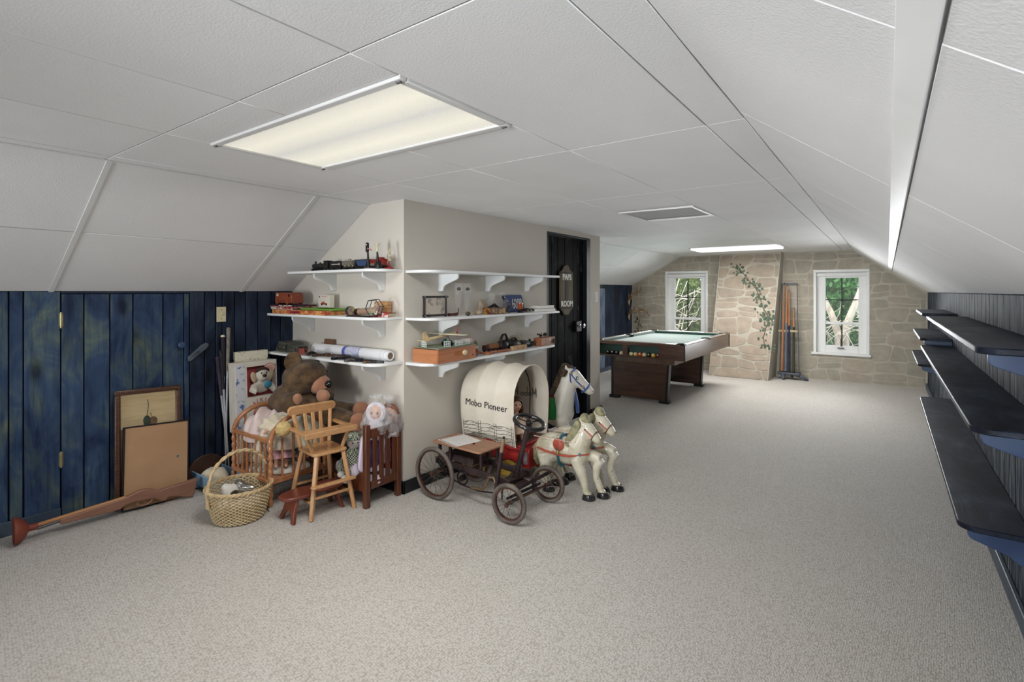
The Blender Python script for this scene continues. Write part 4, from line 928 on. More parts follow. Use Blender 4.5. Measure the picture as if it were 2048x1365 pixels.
bagged('bagged auburn haired doll leaning over the headboard corner',(-2.85,2.44,.435),R(42),M('auburn_hair',(150,96,66),(120,72,50),.5,scale=30,bump=.4),fabric('pale_rose_dress',(220,198,200),(206,182,186)),.86)
# ================================================================= TOY CORNER: BEAR, BOXES, BASKET
FUR=M('brown_plush',(116,90,60),(54,38,26),.95,scale=13,bump=1.0,bscale=150,sheen=.12,detail=5); FURD=M('dark_brown_plush',(82,58,40),(58,40,28),.95,scale=9,bump=.8,bscale=120,sheen=.5)
TAN=M('tan_plush',(178,128,100),(160,110,84),.9,scale=12,bump=.4,bscale=90,sheen=.4)
L0=(-3.52,2.22,.40); o=thing('teddy_bear','huge brown plush bear slumped on top of the crib and doll bed','teddy bear',L0); A=at(L0)
q=MB(A); hd=Vector((-3.51,2.21,.79)); vw=Vector((-3.52,2.22,-.63)).normalized()
q.ell(hd,(.165,.165,.135)); q.ell(hd+Vector((.03,-.0,.03)),(.14,.14,.11)); q.ell((-3.62,2.21,.62),(.16,.15,.17)); q.ell((-3.56,2.20,.54),(.19,.165,.14)); q.ell((-3.44,2.2,.55),(.14,.14,.12))
for pts,rs in(([(-3.62,2.13,.68),(-3.57,2.06,.63),(-3.47,2.05,.62),(-3.385,2.075,.67)],[.085,.095,.08,.055]),([(-3.57,2.33,.66),(-3.45,2.34,.65),(-3.34,2.27,.68),(-3.29,2.225,.685)],[.075,.07,.06,.05]),
  ([(-3.5,2.15,.50),(-3.36,2.22,.52),(-3.2,2.29,.52),(-3.08,2.33,.50)],[.10,.095,.075,.06]),([(-3.5,2.32,.50),(-3.38,2.38,.53),(-3.28,2.43,.53),(-3.2,2.46,.54)],[.09,.08,.065,.05])): q.tube(pts,rs,12)
q.build('body',FUR,o,remesh=.012,smo=6)
fc=Vector((.95,.313,-.12)).normalized(); sd=Vector((-.313,.95,0))
for c,ax in((hd-sd*.105+Vector((-.03,0,.135)),(.75,-.5,.35)),(hd+sd*.13+Vector((-.06,0,.07)),(.8,.3,.1))):
    f=frame(c,(.2,.3,1),ax); e=MB(A@f); e.lathe([(.0,-.022),(.045,-.02),(.064,-.002),(.06,.02),(.042,.012),(.02,.002),(0.001,.0)],18,sx=1.2,cap=False); e.build('ear',FUR,o,smo=2)
mz=MB(A); mz.ell(hd+fc*.125+Vector((0,0,-.025)),(.085,.085,.075)); mz.ell(hd+fc*.165+Vector((0,0,-.04)),(.058,.058,.05)); mz.build('muzzle',TAN,o,remesh=.01,smo=5)
MB(A).ell(hd+fc*.222+Vector((0,-.012,-.005)),(.03,.03,.027)).build('nose',EYE,o)
MB(A).tube([hd+fc*.19-sd*.045+Vector((0,0,-.065)),hd+fc*.215+Vector((0,0,-.07)),hd+fc*.19+sd*.04+Vector((0,0,-.065))],.004,6).build('mouth',EYE,o)
for s_ in(-1,1): MB(A).ell(hd+fc*.135+sd*s_*.065+Vector((0,0,.062)),(.012,.012,.012)).build('eye',EYE,o)
for c,r in(((-3.375,2.065,.672),(.03,.034,.04)),((-3.27,2.20,.685),(.05,.045,.048))): MB(A).ell(c,r).build('paw_pad',TAN,o)
for c,ax in(((-3.05,2.335,.50),(.85,-.25,.0)),((-3.185,2.465,.545),(.8,-.2,.1))):
    f=frame(c,Vector(ax).orthogonal(),ax); MB(A@f).lathe([(.001,.022),(.035,.018),(.062,.004),(.066,-.012),(.055,-.03)],18).build('foot_pad',TAN,o)
# ---- wicker basket
WICK=M('wicker',(228,210,174),(204,182,140),.6,scale=30,bump=.3); WICKD=M('wicker_rim',(218,194,152),(192,164,120),.55,scale=30,bump=.3)
LB=(-3.325,1.635,0); o=thing('wicker_basket','round wicker basket with tall hoop handle, holding silvery odds and ends','basket',LB)
def rb(z): return .135+.05*(z/.2)**.8
NS=30; wv=MB()
for k in range(20):
    z=.012+.0098*k
    pts=[]
    for i in range(NS*2):
        a=PI*i/NS; r=rb(z)+(.006 if (i+k*1)%2==0 else -.006); pts.append((r*math.cos(a),r*math.sin(a),z))
    wv.tube(pts,.0040,5,closed=True)
w_=wv.build('weave',WICK,o); w_['kind']='stuff'
st=MB()
for i in range(NS): 
    a=2*PI*(i+.25)/NS; st.tube([(rb(z)*math.cos(a),rb(z)*math.sin(a),z) for z in(.005,.07,.14,.205)],.0042,5)
s_=st.build('stakes',WICKD,o); s_['kind']='stuff'
MB().lathe([(.001,.004),(.13,.004),(.13,.012),(.001,.012)],24).build('bottom',WICK,o)
def braid(R_,z,tw,n,ph): return [((R_+.006*math.cos(tw*2*PI*i/n+ph))*math.cos(2*PI*i/n),(R_+.006*math.cos(tw*2*PI*i/n+ph))*math.sin(2*PI*i/n),z+.006*math.sin(tw*2*PI*i/n+ph)) for i in range(n)]
for ph in(0,2.1,4.2): MB().tube(braid(.188,.208,14,120,ph),.0062,6,closed=True).build('rim_strand',WICKD,o)
for ph in(0,PI):
    pts=[]
    for i in range(41):
        t=PI*i/40; y=-.186*math.cos(t); z=.20+.225*math.sin(t)**.8; pts.append((.007*math.cos(i*.9+ph),y,z+.005*math.sin(i*.9+ph)))
    MB().tube(pts,.0075,7).build('handle',WICKD,o)
for s in(-1,1): MB().tube([(.0,s*.187,.12),(0,s*.190,.22),(0,s*.182,.26)],.012,8).build('handle_wrap',WICKD,o)
SILV=M('silver_foil',(206,204,200),(150,146,140),.2,.9,scale=14,bump=.5)
heap('tissue_paper','crumpled white tissue filling the wicker basket','tissue',(LB[0],LB[1],.10),(.28,.28),.06,WHITEC,33)
s2=thing('silver_shoe','crumpled silver party shoe in the wicker basket','shoe',(LB[0]+.01,LB[1]+.03,.168),R(25)); k=MB(); k.ell((0,0,.02),(.075,.03,.026)); k.ell((-.04,0,.03),(.035,.03,.034)); k.build('upper',SILV,s2,remesh=.008,smo=2); MB().box((0,0,-.008),(.13,.05,.006)).build('sole',M('shoe_sole',(190,180,160),(170,160,140),.6),s2,bevel=.003)
s2=thing('silver_cup','small dented silver cup lying in the wicker basket','cup',(LB[0]+.06,LB[1]-.03,.17)); s2.rotation_euler=(R(75),0,R(40)); MB().lathe([(.02,0),(.022,.002),(.03,.05),(.033,.052),(.029,.05),(.02,.006)],18).build('bowl',SILV,s2); MB().tube([(.028,0,.015),(.05,0,.02),(.05,0,.04),(.029,0,.045)],.003,6).build('handle',SILV,s2)
heap('white_bonnet','white cotton bonnet balled up in the wicker basket','bonnet',(LB[0]-.05,LB[1]-.035,.155),(.11,.11),.065,WHITEC,35)
# ---- doll cradle
SKYB=M('sky_blue_paint',(142,178,204),(128,164,192),.45,scale=6); DKB=wood('cradle_brown',(82,56,44),(60,40,32),'Y',.4)
o=thing('doll_cradle','sky blue doll cradle with brown arched headboard by the plank wall','cradle',(-3.87,1.775,0)); A=at(o.location)
def endb(x,h,th,nm,m_): 
    pl=[(1.655,.035),(1.895,.035),(1.90,.11)]+[(1.775+.125*math.cos(PI*k/10),.12+(h-.12)*math.sin(PI*k/10)) for k in range(11)]+[(1.65,.11)]
    T=Matrix(((0,0,1,x),(1,0,0,0),(0,1,0,0),(0,0,0,1))); MB(A@T).prism(pl,th).build(nm,m_,o,bevel=.003)
endb(-4.10,.225,.014,'headboard',DKB); endb(-3.655,.15,.014,'footboard',SKYB)
for y,s in((1.678,-1),(1.872,1)): MB(A).box((-3.87,y,.085),(.43,.012,.09),(R(-8*s),0,0)).build('side_panel',SKYB,o,bevel=.003)
MB(A).bb((-4.085,1.685,.042),(-3.655,1.865,.052)).build('floor_board',SKYB,o)
for x in(-4.04,-3.70):
    pts=[(x,1.64+.27*t,.012+.03*(2*t-1)**2) for t in[k/8 for k in range(9)]]; MB(A).tube(pts,.011,6).build('rocker',SKYB,o)
heap('cradle_pillow','off-white pillow crumpled at the head of the blue cradle','pillow',(-3.965,1.775,.075),(.21,.18),.075,CREAMC,41)
heap('cradle_cloth','white cloth lying along the blue cradle','cloth',(-3.77,1.775,.055),(.22,.17),.06,WHITEC,43)
# ---- golf clubs leaning on the plank wall
STEEL=M('club_steel',(208,210,216),(188,190,198),.25,.35); GRIPG=M('grip_grey',(140,134,122),(110,104,96),.8,scale=30); GRIPB=M('grip_black',(44,38,50),(26,24,30),.7,scale=40,stretch=(1,1,3))
def club(label,p0,p1,gm,gl,head):
    p0=Vector(p0); p1=Vector(p1); d=p1-p0; o=thing('golf_club',label,'golf club',tuple(p0),group='golf clubs leaning on the plank wall')
    k=1-gl/d.length; MB().cyl(d*.02,d*k,.005,.0075,10).build('shaft',STEEL,o); MB().cyl(d*k,d*.985,.0115,.0145,12).build('grip',gm,o); MB().cyl(d*.985,d,.0165,.012,12).build('butt_cap',IVORY if head else gm,o)
    h=MB(); h.ell((.0,-.012,.02),(.018,.028,.018)); h.tube([(0,0,.02),(0,0,.06)],[.009,.006],8); h.build('club_head',STEEL,o)
club('tallest golf club with a thick grey taped grip',(-4.105,1.912,0),(-4.145,1.956,1.155),GRIPG,.34,False)
club('golf club with a black grip and white butt cap',(-4.12,1.925,0),(-4.15,1.915,1.10),GRIPB,.32,True)
club('golf club with a dark spiral grip, third tallest',(-4.105,1.945,0),(-4.15,1.900,.98),GRIPB,.30,False)
club('shortest golf club with a slim purple-black grip',(-4.12,1.955,0),(-4.15,1.874,.935),M('grip_purple',(62,50,72),(40,34,50),.7),.30,False)
# ---- boxed talking dog
BOXW=M('white_carton',(226,220,208),(216,208,196),.55,scale=5); FLOR=M('floral_carton',(222,216,196),(150,146,118),.6,scale=46,lo=.52,hi=.68); BLUEP=M('blue_flower_print',(214,216,222),(92,112,160),.6,scale=26,lo=.56,hi=.66)
o=thing('floral_box','tall cream gift box with a floral print behind the dog carton','box',(-4.135,2.13,0)); MB().bb((-.024,-.13,0),(.024,.12,.955)).build('carton',FLOR,o,bevel=.002); MB().bb((-.026,-.132,.895),(.026,.122,.958)).build('lid',M('floral_lid',(226,222,202),(170,166,140),.6,scale=60,lo=.56,hi=.7),o,bevel=.002)
o=thing('plain_carton','plain white carton standing under the boxed talking dog','box',(-4.03,2.10,0)); MB().bb((-.065,-.14,0),(.06,.15,.355)).build('carton',BOXW,o,bevel=.002); MB().bb((.06,-.03,.05),(.0615,.03,.30)).build('tape',CREAMC,o)
o=thing('talking_dog_box','white toy carton reading TALKING with plush dog in its window','toy box',(-4.035,2.10,.356)); o.rotation_euler=(0,R(-3),0)
w2,hh=.165,.53; z0,z1=.255,.49; y0,y1=-.075,.158
for a,b_ in(((.0,-w2,0),(.06,w2,z0)),((.0,-w2,z1),(.06,w2,hh)),((.0,-w2,z0),(.06,y0,z1)),((.0,y1,z0),(.06,w2,z1))): MB().bb(a,b_).build('carton_panel',BOXW,o,bevel=.0015)
MB().bb((-.045,-w2,0),(.0,w2,hh)).build('carton_back',BOXW,o,bevel=.002)
MB().bb((.0005,y0,z0),(.003,y1,z1)).build('window_backing',M('dusty_red_card',(178,76,84),(160,64,72),.6),o)
MB().bb((.0605,-w2+.004,.02),(.062,-w2+.07,z1+.02)).build('flower_strip',BLUEP,o)
RED=M('red_print',(186,92,84),(176,84,78),.5)
TXT=lambda y,z,r=0:Matrix(((0,0,1,.0615),(1,0,0,y),(0,1,0,z),(0,0,0,1)))@Matrix.Rotation(r,4,'Z')
for k,c_ in enumerate('TALKING'):
    t=(k-3)/3; text(c_,'lettering',RED,o,TXT(.035+t*.088,.222-.05*t*t,-t*.55),.05,.0006)
MB(TXT(.035,.12)).lathe([(.001,0),(.062,0),(.062,.001),(.001,.001)],28,sx=1.15).build('emblem',M('emblem_blue',(120,134,166),(196,186,190),.5,scale=40),o)
MB(TXT(.035,.12)).torus((0,0,.001),.066,.004,n=32,m=6).build('emblem_ring',RED,o)
T=TXT(.105,hh-.062); MB(T).prism([(.046*math.cos(2*PI*k/28),.034*math.sin(2*PI*k/28)) for k in range(28)],.001).build('badge',M('badge_pink',(226,196,180),(220,186,170),.5),o); MB(T).tube([(.046*math.cos(2*PI*k/28),.034*math.sin(2*PI*k/28),.001) for k in range(28)],.0025,5,closed=True).build('badge_rim',RED,o)
for z_,l_ in((.012,.05),(0,.062),(-.012,.05)): MB(T).box((0,z_,.0015),(l_,.004,.001)).build('badge_line',RED,o)
dg=thing('plush_dog','white plush dog with brown ears sitting inside the carton window','plush dog',(-4.0,2.14,.63))
GREYP=M('grey_plush',(216,210,198),(196,188,174),.95,scale=14,bump=.6,bscale=110,sheen=.4)
k=MB(); k.ell((.0,0,.06),(.03,.075,.055)); k.ell((.012,.0,.145),(.034,.058,.048)); k.ell((.03,-.005,.132),(.026,.036,.03)); k.tube([(.01,-.06,.07),(.03,-.085,.04),(.04,-.06,.03)],[.026,.03,.03],9); k.tube([(.01,.06,.07),(.03,.085,.03),(.04,.075,.025)],[.024,.028,.026],9); k.build('body',GREYP,dg,remesh=.008,smo=3)
MB().ell((.058,-.005,.148),(.012,.018,.012)).build('nose',M('dog_nose',(66,34,36),(52,28,30),.4),dg)
for s in(-1,1): MB().ell((.012,s*.066,.135),(.014,.024,.046),(R(s*-18),0,0)).build('ear',M('beige_plush',(196,178,150),(172,152,124),.95,scale=14,bump=.5,bscale=90),dg)
MB().ell((.045,.03,.075),(.012,.03,.028)).build('scarf',M('teal_scarf',(62,136,164),(50,120,150),.8),dg)
for s in(-1,1): MB().ell((.05,s*.02-.005,.168),(.006,.006,.007),n=8,m=6).build('eye',EYE,dg)
MB().tube([(.012,-.05,.18),(.02,-.02,.198),(.02,.02,.198),(.012,.05,.18)],.012,7).build('brow_tuft',M('dog_brown',(70,48,44),(58,40,36),.95),dg)
# ---- framed picture and reversed frame leaning on the hatch door
def leaning(name,label,cat,foot,w,h,lean,roll):
    """local x runs along +Y of the room, local y up the leaning face, local z towards the room"""
    o=thing(name,label,cat,foot); m=Matrix.Identity(4); x=Vector((0,1,0)); y=Vector((-lean,0,1)).normalized(); z=x.cross(y)
    for i in range(3): m[i][0]=x[i]; m[i][1]=y[i]; m[i][2]=z[i]
    m=m@Matrix.Rotation(roll,4,'Z'); o.rotation_euler=m.to_euler(); return o
FRW=wood('carved_frame_brown',(96,62,46),(60,38,30),'X',.35,1.5,coat=.3)
o=leaning('framed_picture','brown beaded picture frame with a painted pear on tan','picture',(-4.045,1.19,.012),.4,.78,.135,R(-2.2))
fw,fh,b=.395,.77,.034
for a,c_ in(((0,0,0),(fw,b,.024)),((0,fh-b,0),(fw,fh,.024)),((0,b,0),(b,fh-b,.024)),((fw-b,b,0),(fw,fh-b,.024))): MB().bb(a,c_).build('frame_side',FRW,o,bevel=.008,seg=3)
bd=MB()
for k in range(30): bd.ell((b*.5+(fw-b)*k/29,fh-b*.45,.026),(.005,.005,.004),n=6,m=4)
for k in range(60):
    for x in(b*.5,fw-b*.5): bd.ell((x,b*.5+(fh-b)*k/59,.026),(.005,.005,.004),n=6,m=4)
x_=bd.build('bead_row',M('bead_brown',(128,88,64),(104,70,50),.35),o); x_['kind']='stuff'
MB().bb((b-.004,b-.004,.004),(fw-b+.004,fh-b+.004,.010)).build('panel',wood('tan_panel',(206,184,142),(192,168,126),'X',.6,.6),o)
GRN=M('dark_green_paint',(66,78,62),(48,58,46),.5,scale=30); BRN=M('brown_paint',(120,96,70),(96,74,54),.5,scale=30)
for cx,cy,rx,ry,m_ in((.185,fh-.222,.022,.036,GRN),(.222,fh-.228,.026,.03,BRN)): MB(Matrix.Translation((cx,cy,.0102))).prism([(rx*math.cos(2*PI*k/20),ry*math.sin(2*PI*k/20)) for k in range(20)],.0012).build('painted_pear',m_,o,smooth=0)
MB().tube([(.185,fh-.19,.011),(.188,fh-.16,.011),(.195,fh-.125,.011),(.19,fh-.08,.011)],.0022,5).build('painted_stem',GRN,o); MB().tube([(.215,fh-.20,.011),(.205,fh-.17,.011)],.002,5).build('painted_stem',BRN,o)
o=leaning('reversed_frame','thin black frame turned to show its tan backing board','picture',(-4.0,1.215,.010),.39,.54,.13,R(-3.4))
fw,fh,b=.392,.535,.009
MB().bb((b,b,.0),(fw-b,fh-b,.012)).build('backing_board',M('kraft_board',(190,152,116),(180,142,106),.75,scale=4),o)
for a,c_ in(((0,0,-.006),(fw,b,.018)),((0,fh-b,-.006),(fw,fh,.018)),((0,b,-.006),(b,fh-b,.018)),((fw-b,b,-.006),(fw,fh-b,.018))): MB().bb(a,c_).build('frame_side',M('black_frame',(24,22,28),(34,30,38),.35),o,bevel=.002)
MB().bb((.312,.285,.012),(.328,.301,.016)).build('hanger_tab',M('hanger_grey',(180,184,190),(150,154,160),.35,.6),o,bevel=.001); MB().cyl((.32,.293,.016),(.32,.293,.018),.004,n=8).build('hanger_screw',BLKP,o)
# ---- wooden toy rifle with a plunger muzzle
RIF=wood('rifle_wood',(158,116,96),(134,94,76),'X',.45,1.2); STK=wood('plunger_stick',(198,146,98),(178,124,80),'X',.5,1.2); RUB=M('plunger_rubber',(142,72,56),(122,58,44),.55,scale=6)
o=thing('plunger_rifle','carved wooden toy rifle with a brown rubber plunger as muzzle','toy rifle',(-3.985,.705,.079)); o.rotation_euler=(0,0,R(86))
MB().lathe([(.074,0),(.077,.004),(.076,.012),(.062,.034),(.046,.05),(.028,.058),(.020,.064),(.019,.10),(.017,.102),(.001,.102)],28,(0,0,0),(0,1,0),(1,0,0),cap=False).build('plunger_cup',RUB,o)
MB().lathe([(.001,.045),(.03,.045),(.05,.03),(.066,.012),(.070,.002),(.074,0)],28,(0,0,0),(0,1,0),(1,0,0),cap=False).build('cup_lining',M('plunger_inner',(120,66,56),(106,56,46),.6),o)
MB().cyl((.095,0,.004),(.52,0,.036),.0115,n=12).build('stick',STK,o); MB().cyl((.10,0,-.016),(.25,0,.002),.009,n=10).build('barrel_tube',M('grey_tube',(112,116,120),(92,96,100),.4,.5),o)
pl=[(.20,-.026),(.44,-.030),(.49,-.030),(.515,-.012),(.56,-.006),(.60,-.008),(.64,-.012),(.675,-.016),(.70,-.034),(.72,-.050),(.745,-.046),(.755,-.030),(.80,-.040),(.905,-.078),(.935,.050),(.83,.040),(.735,.034),(.70,.030),(.68,.042),(.64,.058),(.605,.064),(.57,.056),(.50,.036),(.20,.008)]
T=Matrix(((1,0,0,0),(0,0,-1,.017),(0,1,0,0),(0,0,0,1)))
MB(T).prism(pl,.034).build('stock',RIF,o,bevel=.008,seg=3)
MB().tube([(.585,0,-.004),(.585,0,-.030),(.605,0,-.044),(.64,0,-.044),(.66,0,-.032),(.665,0,-.012)],.0065,7).build('trigger_guard',RIF,o); MB().tube([(.622,0,-.004),(.63,0,-.020),(.622,0,-.034)],.004,6).build('trigger',RIF,o)
# ================================================================= PEDAL CAR
RUST=M('rusty_purple_steel',(66,50,52),(44,32,33),.55,.35,scale=14,bump=.25); RUBB=M('grey_rubber_tyre',(112,104,98),(84,74,68),.7,scale=10); RIMB=M('rusted_rim',(96,64,52),(70,48,40),.5,.4,scale=16); SPK=M('spoke_wire',(120,112,104),(92,84,78),.4,.8); CHAR=M('charcoal_steel',(40,34,36),(28,24,26),.5,.4)
PLYB=wood('seat_plywood',(172,128,100),(150,108,82),'X',.5)
LC=(-2.2,2.78,0); o=thing('pedal_car','rusty antique pedal car chassis with wire wheels and plywood seat','pedal car',LC); A=at(LC)
def wheel(c,R_,r,nsp,steer=0,hub=.05):
    w=bpy.data.objects.new('wheel',None); COL.objects.link(w); w.parent=o; w.location=Vector(c)-Vector(LC); w.rotation_euler=(0,0,steer); w.empty_display_size=.02
    MB().torus((0,0,0),R_-r,r,(0,1,0),n=48,m=10).build('tyre',RUBB,w)
    MB().lathe([(R_-2*r+.002,-.008),(R_-2*r-.006,-.007),(R_-2*r-.006,.007),(R_-2*r+.002,.008)],44,(0,0,0),(1,0,0),(0,1,0),cap=False).build('rim',RIMB,w)
    MB().lathe([(.006,-.035),(.012,-.034),(.014,-.026),(.009,-.022),(.009,.022),(.014,.026),(.012,.034),(.006,.035)],14,(0,0,0),(1,0,0),(0,1,0)).build('hub',RIMB,w)
    sp=MB()
    for k in range(nsp):
        a=2*PI*k/nsp; sgn=1 if k%2 else -1; a2=a+sgn*.55; sp.cyl((.012*math.cos(a2),sgn*.024,.012*math.sin(a2)),((R_-2*r)*math.cos(a),sgn*.002,(R_-2*r)*math.sin(a)),.0013,n=5)
    s_=sp.build('spokes',SPK,w); s_['kind']='stuff'
wheel((-2.53,2.572,.181),.181,.0135,28); wheel((-2.53,2.99,.181),.181,.0135,28)
wheel((-1.888,2.565,.1255),.1255,.0135,18,R(4)); wheel((-1.868,2.985,.1255),.1255,.0135,18,R(4))
def P_(nm,mb,m_,bev=.003): return mb.build(nm,m_,o,bevel=bev)
P_('rear_axle',MB(A).cyl((-2.53,2.56,.181),(-2.53,3.0,.181),.009,n=10),RIMB,0)
for y in(2.68,2.90): P_('chassis_rail',MB(A).bar((-2.62,y,.232),(-1.96,y,.198),.014,.045),RUST)
for x,z in((-2.60,.23),(-2.30,.216),(-1.98,.2)): P_('cross_member',MB(A).bar((x,2.68,z),(x,2.90,z),.03,.02),RUST)
P_('gear_housing',MB(A).add([(-2.60,2.70,.25),(-2.30,2.70,.235),(-2.30,2.88,.235),(-2.60,2.88,.25),(-2.56,2.73,.285),(-2.31,2.73,.28),(-2.31,2.85,.28),(-2.56,2.85,.285)],[(3,2,1,0),(4,5,6,7),(0,1,5,4),(1,2,6,5),(2,3,7,6),(3,0,4,7)]),RUST)
P_('axle_bracket',MB(A).bar((-2.60,2.665,.24),(-2.50,2.665,.17),.012,.03),CHAR); P_('axle_bracket',MB(A).bar((-2.60,2.915,.24),(-2.50,2.915,.17),.012,.03),CHAR)
for x,y in((-2.60,2.70),(-2.50,2.70),(-2.22,2.70),(-2.60,2.88),(-2.22,2.88)): P_('seat_post',MB(A).cyl((x,y,.225),(x,y,.345),.0125,n=10),RUST,0)
T=Matrix.Translation((-2.425,2.80,.345)); MB(A@T@Matrix.Rotation(R(-3),4,'Z')).prism(rrect(.47,.265,.025),.014).build('seat_board',PLYB,o,bevel=.004)
P_('seat_bolt',MB(A).lathe([(.009,0),(.009,.004),(.003,.006)],10,(-2.36,2.79,.359)),CHAR,0)
# drive chain ring and pedals
P_('chain_ring',MB(A).torus((-2.36,2.67,.155),.045,.006,(0,1,0),n=24,m=6),CHAR,0); P_('chain_hub',MB(A).cyl((-2.36,2.655,.155),(-2.36,2.70,.155),.02,n=12),CHAR,0)
P_('crank_rod',MB(A).tube([(-2.50,2.66,.15),(-2.36,2.655,.115),(-2.2,2.655,.105),(-2.06,2.65,.125)],.0055,6),RUST,0)
for y in(2.635,2.925): P_('pedal_crank',MB(A).tube([(-2.25,y,.125),(-2.16,y,.13),(-2.12,y,.17),(-2.10,y,.225),(-2.06,y,.23),(-2.045,y,.20),(-2.045,y,.15)],.0085,7),M('pedal_brass',(126,108,80),(98,82,62),.4,.5),0)
# lever
P_('lever_arm',MB(A).bar((-2.04,2.625,.12),(-1.99,2.625,.42),.018,.022,(1,0,0)),RUST); P_('lever_grip',MB(A).cyl((-1.99,2.625,.41),(-1.973,2.625,.50),.0115,n=10),M('lever_wood',(152,136,106),(128,112,84),.6),0); P_('lever_tip',MB(A).cyl((-1.973,2.625,.50),(-1.971,2.625,.512),.008,n=10),BLKP,0)
# steering
P_('steering_column',MB(A).cyl((-1.995,2.79,.205),(-1.895,2.79,.565),.0165,n=14),RUST,0); P_('column_socket',MB(A).cyl((-2.003,2.79,.175),(-1.985,2.79,.24),.025,n=14),RUST,0)
ax=Vector((.30,-.02,.95)).normalized(); hc=Vector((-1.888,2.79,.582)); BAK=M('black_bakelite',(18,17,18),(28,26,27),.18,coat=.6)
P_('steering_wheel',MB(A).torus(hc,.098,.0145,ax,n=44,m=12),BAK,0)
fT=frame(hc,ax.orthogonal(),ax)
for k in range(3):
    a=2*PI*k/3+.6; P_('wheel_spoke',MB(A).tube([hc,fT@Vector((.098*math.cos(a),.098*math.sin(a),0))],.0045,6),CHAR,0)
P_('wheel_hub',MB(A).lathe([(.022,-.012),(.024,0),(.016,.01),(.004,.014)],14,hc,ax.orthogonal(),ax),CHAR,0)
for k in range(4):
    a=2*PI*k/4+.3; P_('rim_stud',MB(A).ell(fT@Vector((.1*math.cos(a),.1*math.sin(a),-.016)),(.006,)*3,n=6,m=5),CHAR,0)
# front axle beams
for z,m_ in((.135,CHAR),(.105,CHAR)): P_('front_beam',MB(A).bar((-1.93,2.60,z),(-1.905,2.95,z),.012,.016),m_)
P_('front_axle',MB(A).cyl((-1.888,2.565,.1255),(-1.868,2.985,.1255),.007,n=8),RIMB,0)
P_('front_plate',MB(A).bar((-2.06,2.79,.192),(-1.92,2.79,.17),.11,.012),RUST); P_('tie_bar',MB(A).bar((-1.90,2.66,.182),(-1.86,3.02,.205),.012,.022),RUST)
for y in(2.70,2.88): P_('fork_strut',MB(A).bar((-1.925,y,.185),(-1.915,y,.10),.012,.012),CHAR)
P_('steering_link',MB(A).tube([(-1.955,2.60,.21),(-1.96,2.59,.17),(-1.955,2.585,.13)],.0055,6),CHAR,0)
o=thing('paper_sheet','sheet of white paper with black margins lying on the pedal car seat','paper',(-2.50,2.81,.3598),R(-14))
MB().bb((-.11,-.125,0),(.12,.10,.0008)).build('sheet',M('paper_white',(226,224,220),(220,218,214),.7,scale=3),o)
INK=M('printed_ink',(52,56,68),(40,44,54),.7)
for a,b_ in(((-.10,-.117,.0008),(.112,-.112,.0011)),((-.10,-.112,.0008),(-.096,.09,.0011))): MB().bb(a,b_).build('printed_margin',INK,o,smooth=0)
for k in range(7): MB().bb((-.07,.075-.022*k,.0008),(.05+.04*math.sin(k*2.3),.077-.022*k,.001)).build('printed_line',M('faint_ink',(168,170,178),(158,160,168),.7),o,smooth=0)
# ================================================================= COVERED WAGON
CANV=M('cream_canvas',(226,218,204),(216,208,192),.85,scale=5,bump=.2,bscale=140); REDM=M('red_tin',(164,44,42),(140,34,36),.35,.2,scale=10); YELM=M('yellow_tin',(206,172,72),(186,150,60),.4,.2,scale=10); BLKT=M('black_print',(44,44,48),(36,36,40),.7)
LW=(-2.45,3.29,0); o=thing('covered_wagon','toy covered wagon with a printed cream canvas hood reading Mobo Pioneer','toy wagon',LW); A=at(LW)
WX0,WX1,WYC,WZ0,WZ1=-2.715,-2.205,3.29,.285,.872
def canopy(u,v,off=0.0):
    """u: -1 near bottom .. 1 far bottom, v: 0 rear .. 1 front"""
    x=WX0+(WX1-WX0)*v; t=abs(u); sg=1 if u>0 else -1
    hoop=abs(math.sin(3*PI*v)); bulge=-.012*hoop
    if t>.5: k=(t-.5)/.5; y=.240-.03*k*k; z=.62-(.62-WZ0)*k
    else: a=PI/2*(1-t/.5); y=.240*math.cos(a); z=.62+(WZ1-.62)*math.sin(a)
    y+=bulge+off; z+=(bulge*1.2+off*.5)*(1-min(1,max(0,(t-.3)*3)))
    if v<.12: x+=.0; z-=(.12-v)*.35*(1-t)
    return Vector((x,WYC+sg*y,z))
MB(A).grid(lambda a,b_:canopy(2*a-1,b_),49,31).build('canvas_hood',CANV,o,solid=.003,smooth=1.2)
for v,m_ in((.0,RUST),(.333,RUST),(.667,RUST)): MB(A).tube([canopy(2*k/24-1,v,-.008) for k in range(25)],.004,6).build('hoop',M('hoop_brown',(74,46,38),(60,36,30),.5),o)
MB(A).tube([canopy(2*k/32-1,1.0,0) for k in range(33)],.0045,7).build('hood_hem',CANV,o)
def on_canvas(obj,side,mir=False):
    """lay flat lettering (x along wagon, y up) on the side of the hood"""
    me=obj.data
    for v in me.vertices:
        s_,h_,d_=v.co; vv=(s_-WX0)/(WX1-WX0); tt=.5+.5*(.62-h_)/(.62-WZ0) if h_<.62 else .5-(h_-.62)/(WZ1-.62)*.3
        p=canopy(side*tt,min(1,max(0,vv)),.0075+d_); v.co=p-Vector(LW)
x_=WX0+.045
for w_ in('Mobo','Pioneer'):
    t_=text(w_,'lettering',BLKT,o,Matrix.Translation((x_,.572+.035*(WX0+.25-x_),0))@Matrix.Rotation(R(-2),4,'Z'),.074,.0005,align='LEFT',sx=.95); x_=max(v.co.x for v in t_.data.vertices)+.022; on_canvas(t_,-1)
x_=WX0+.075
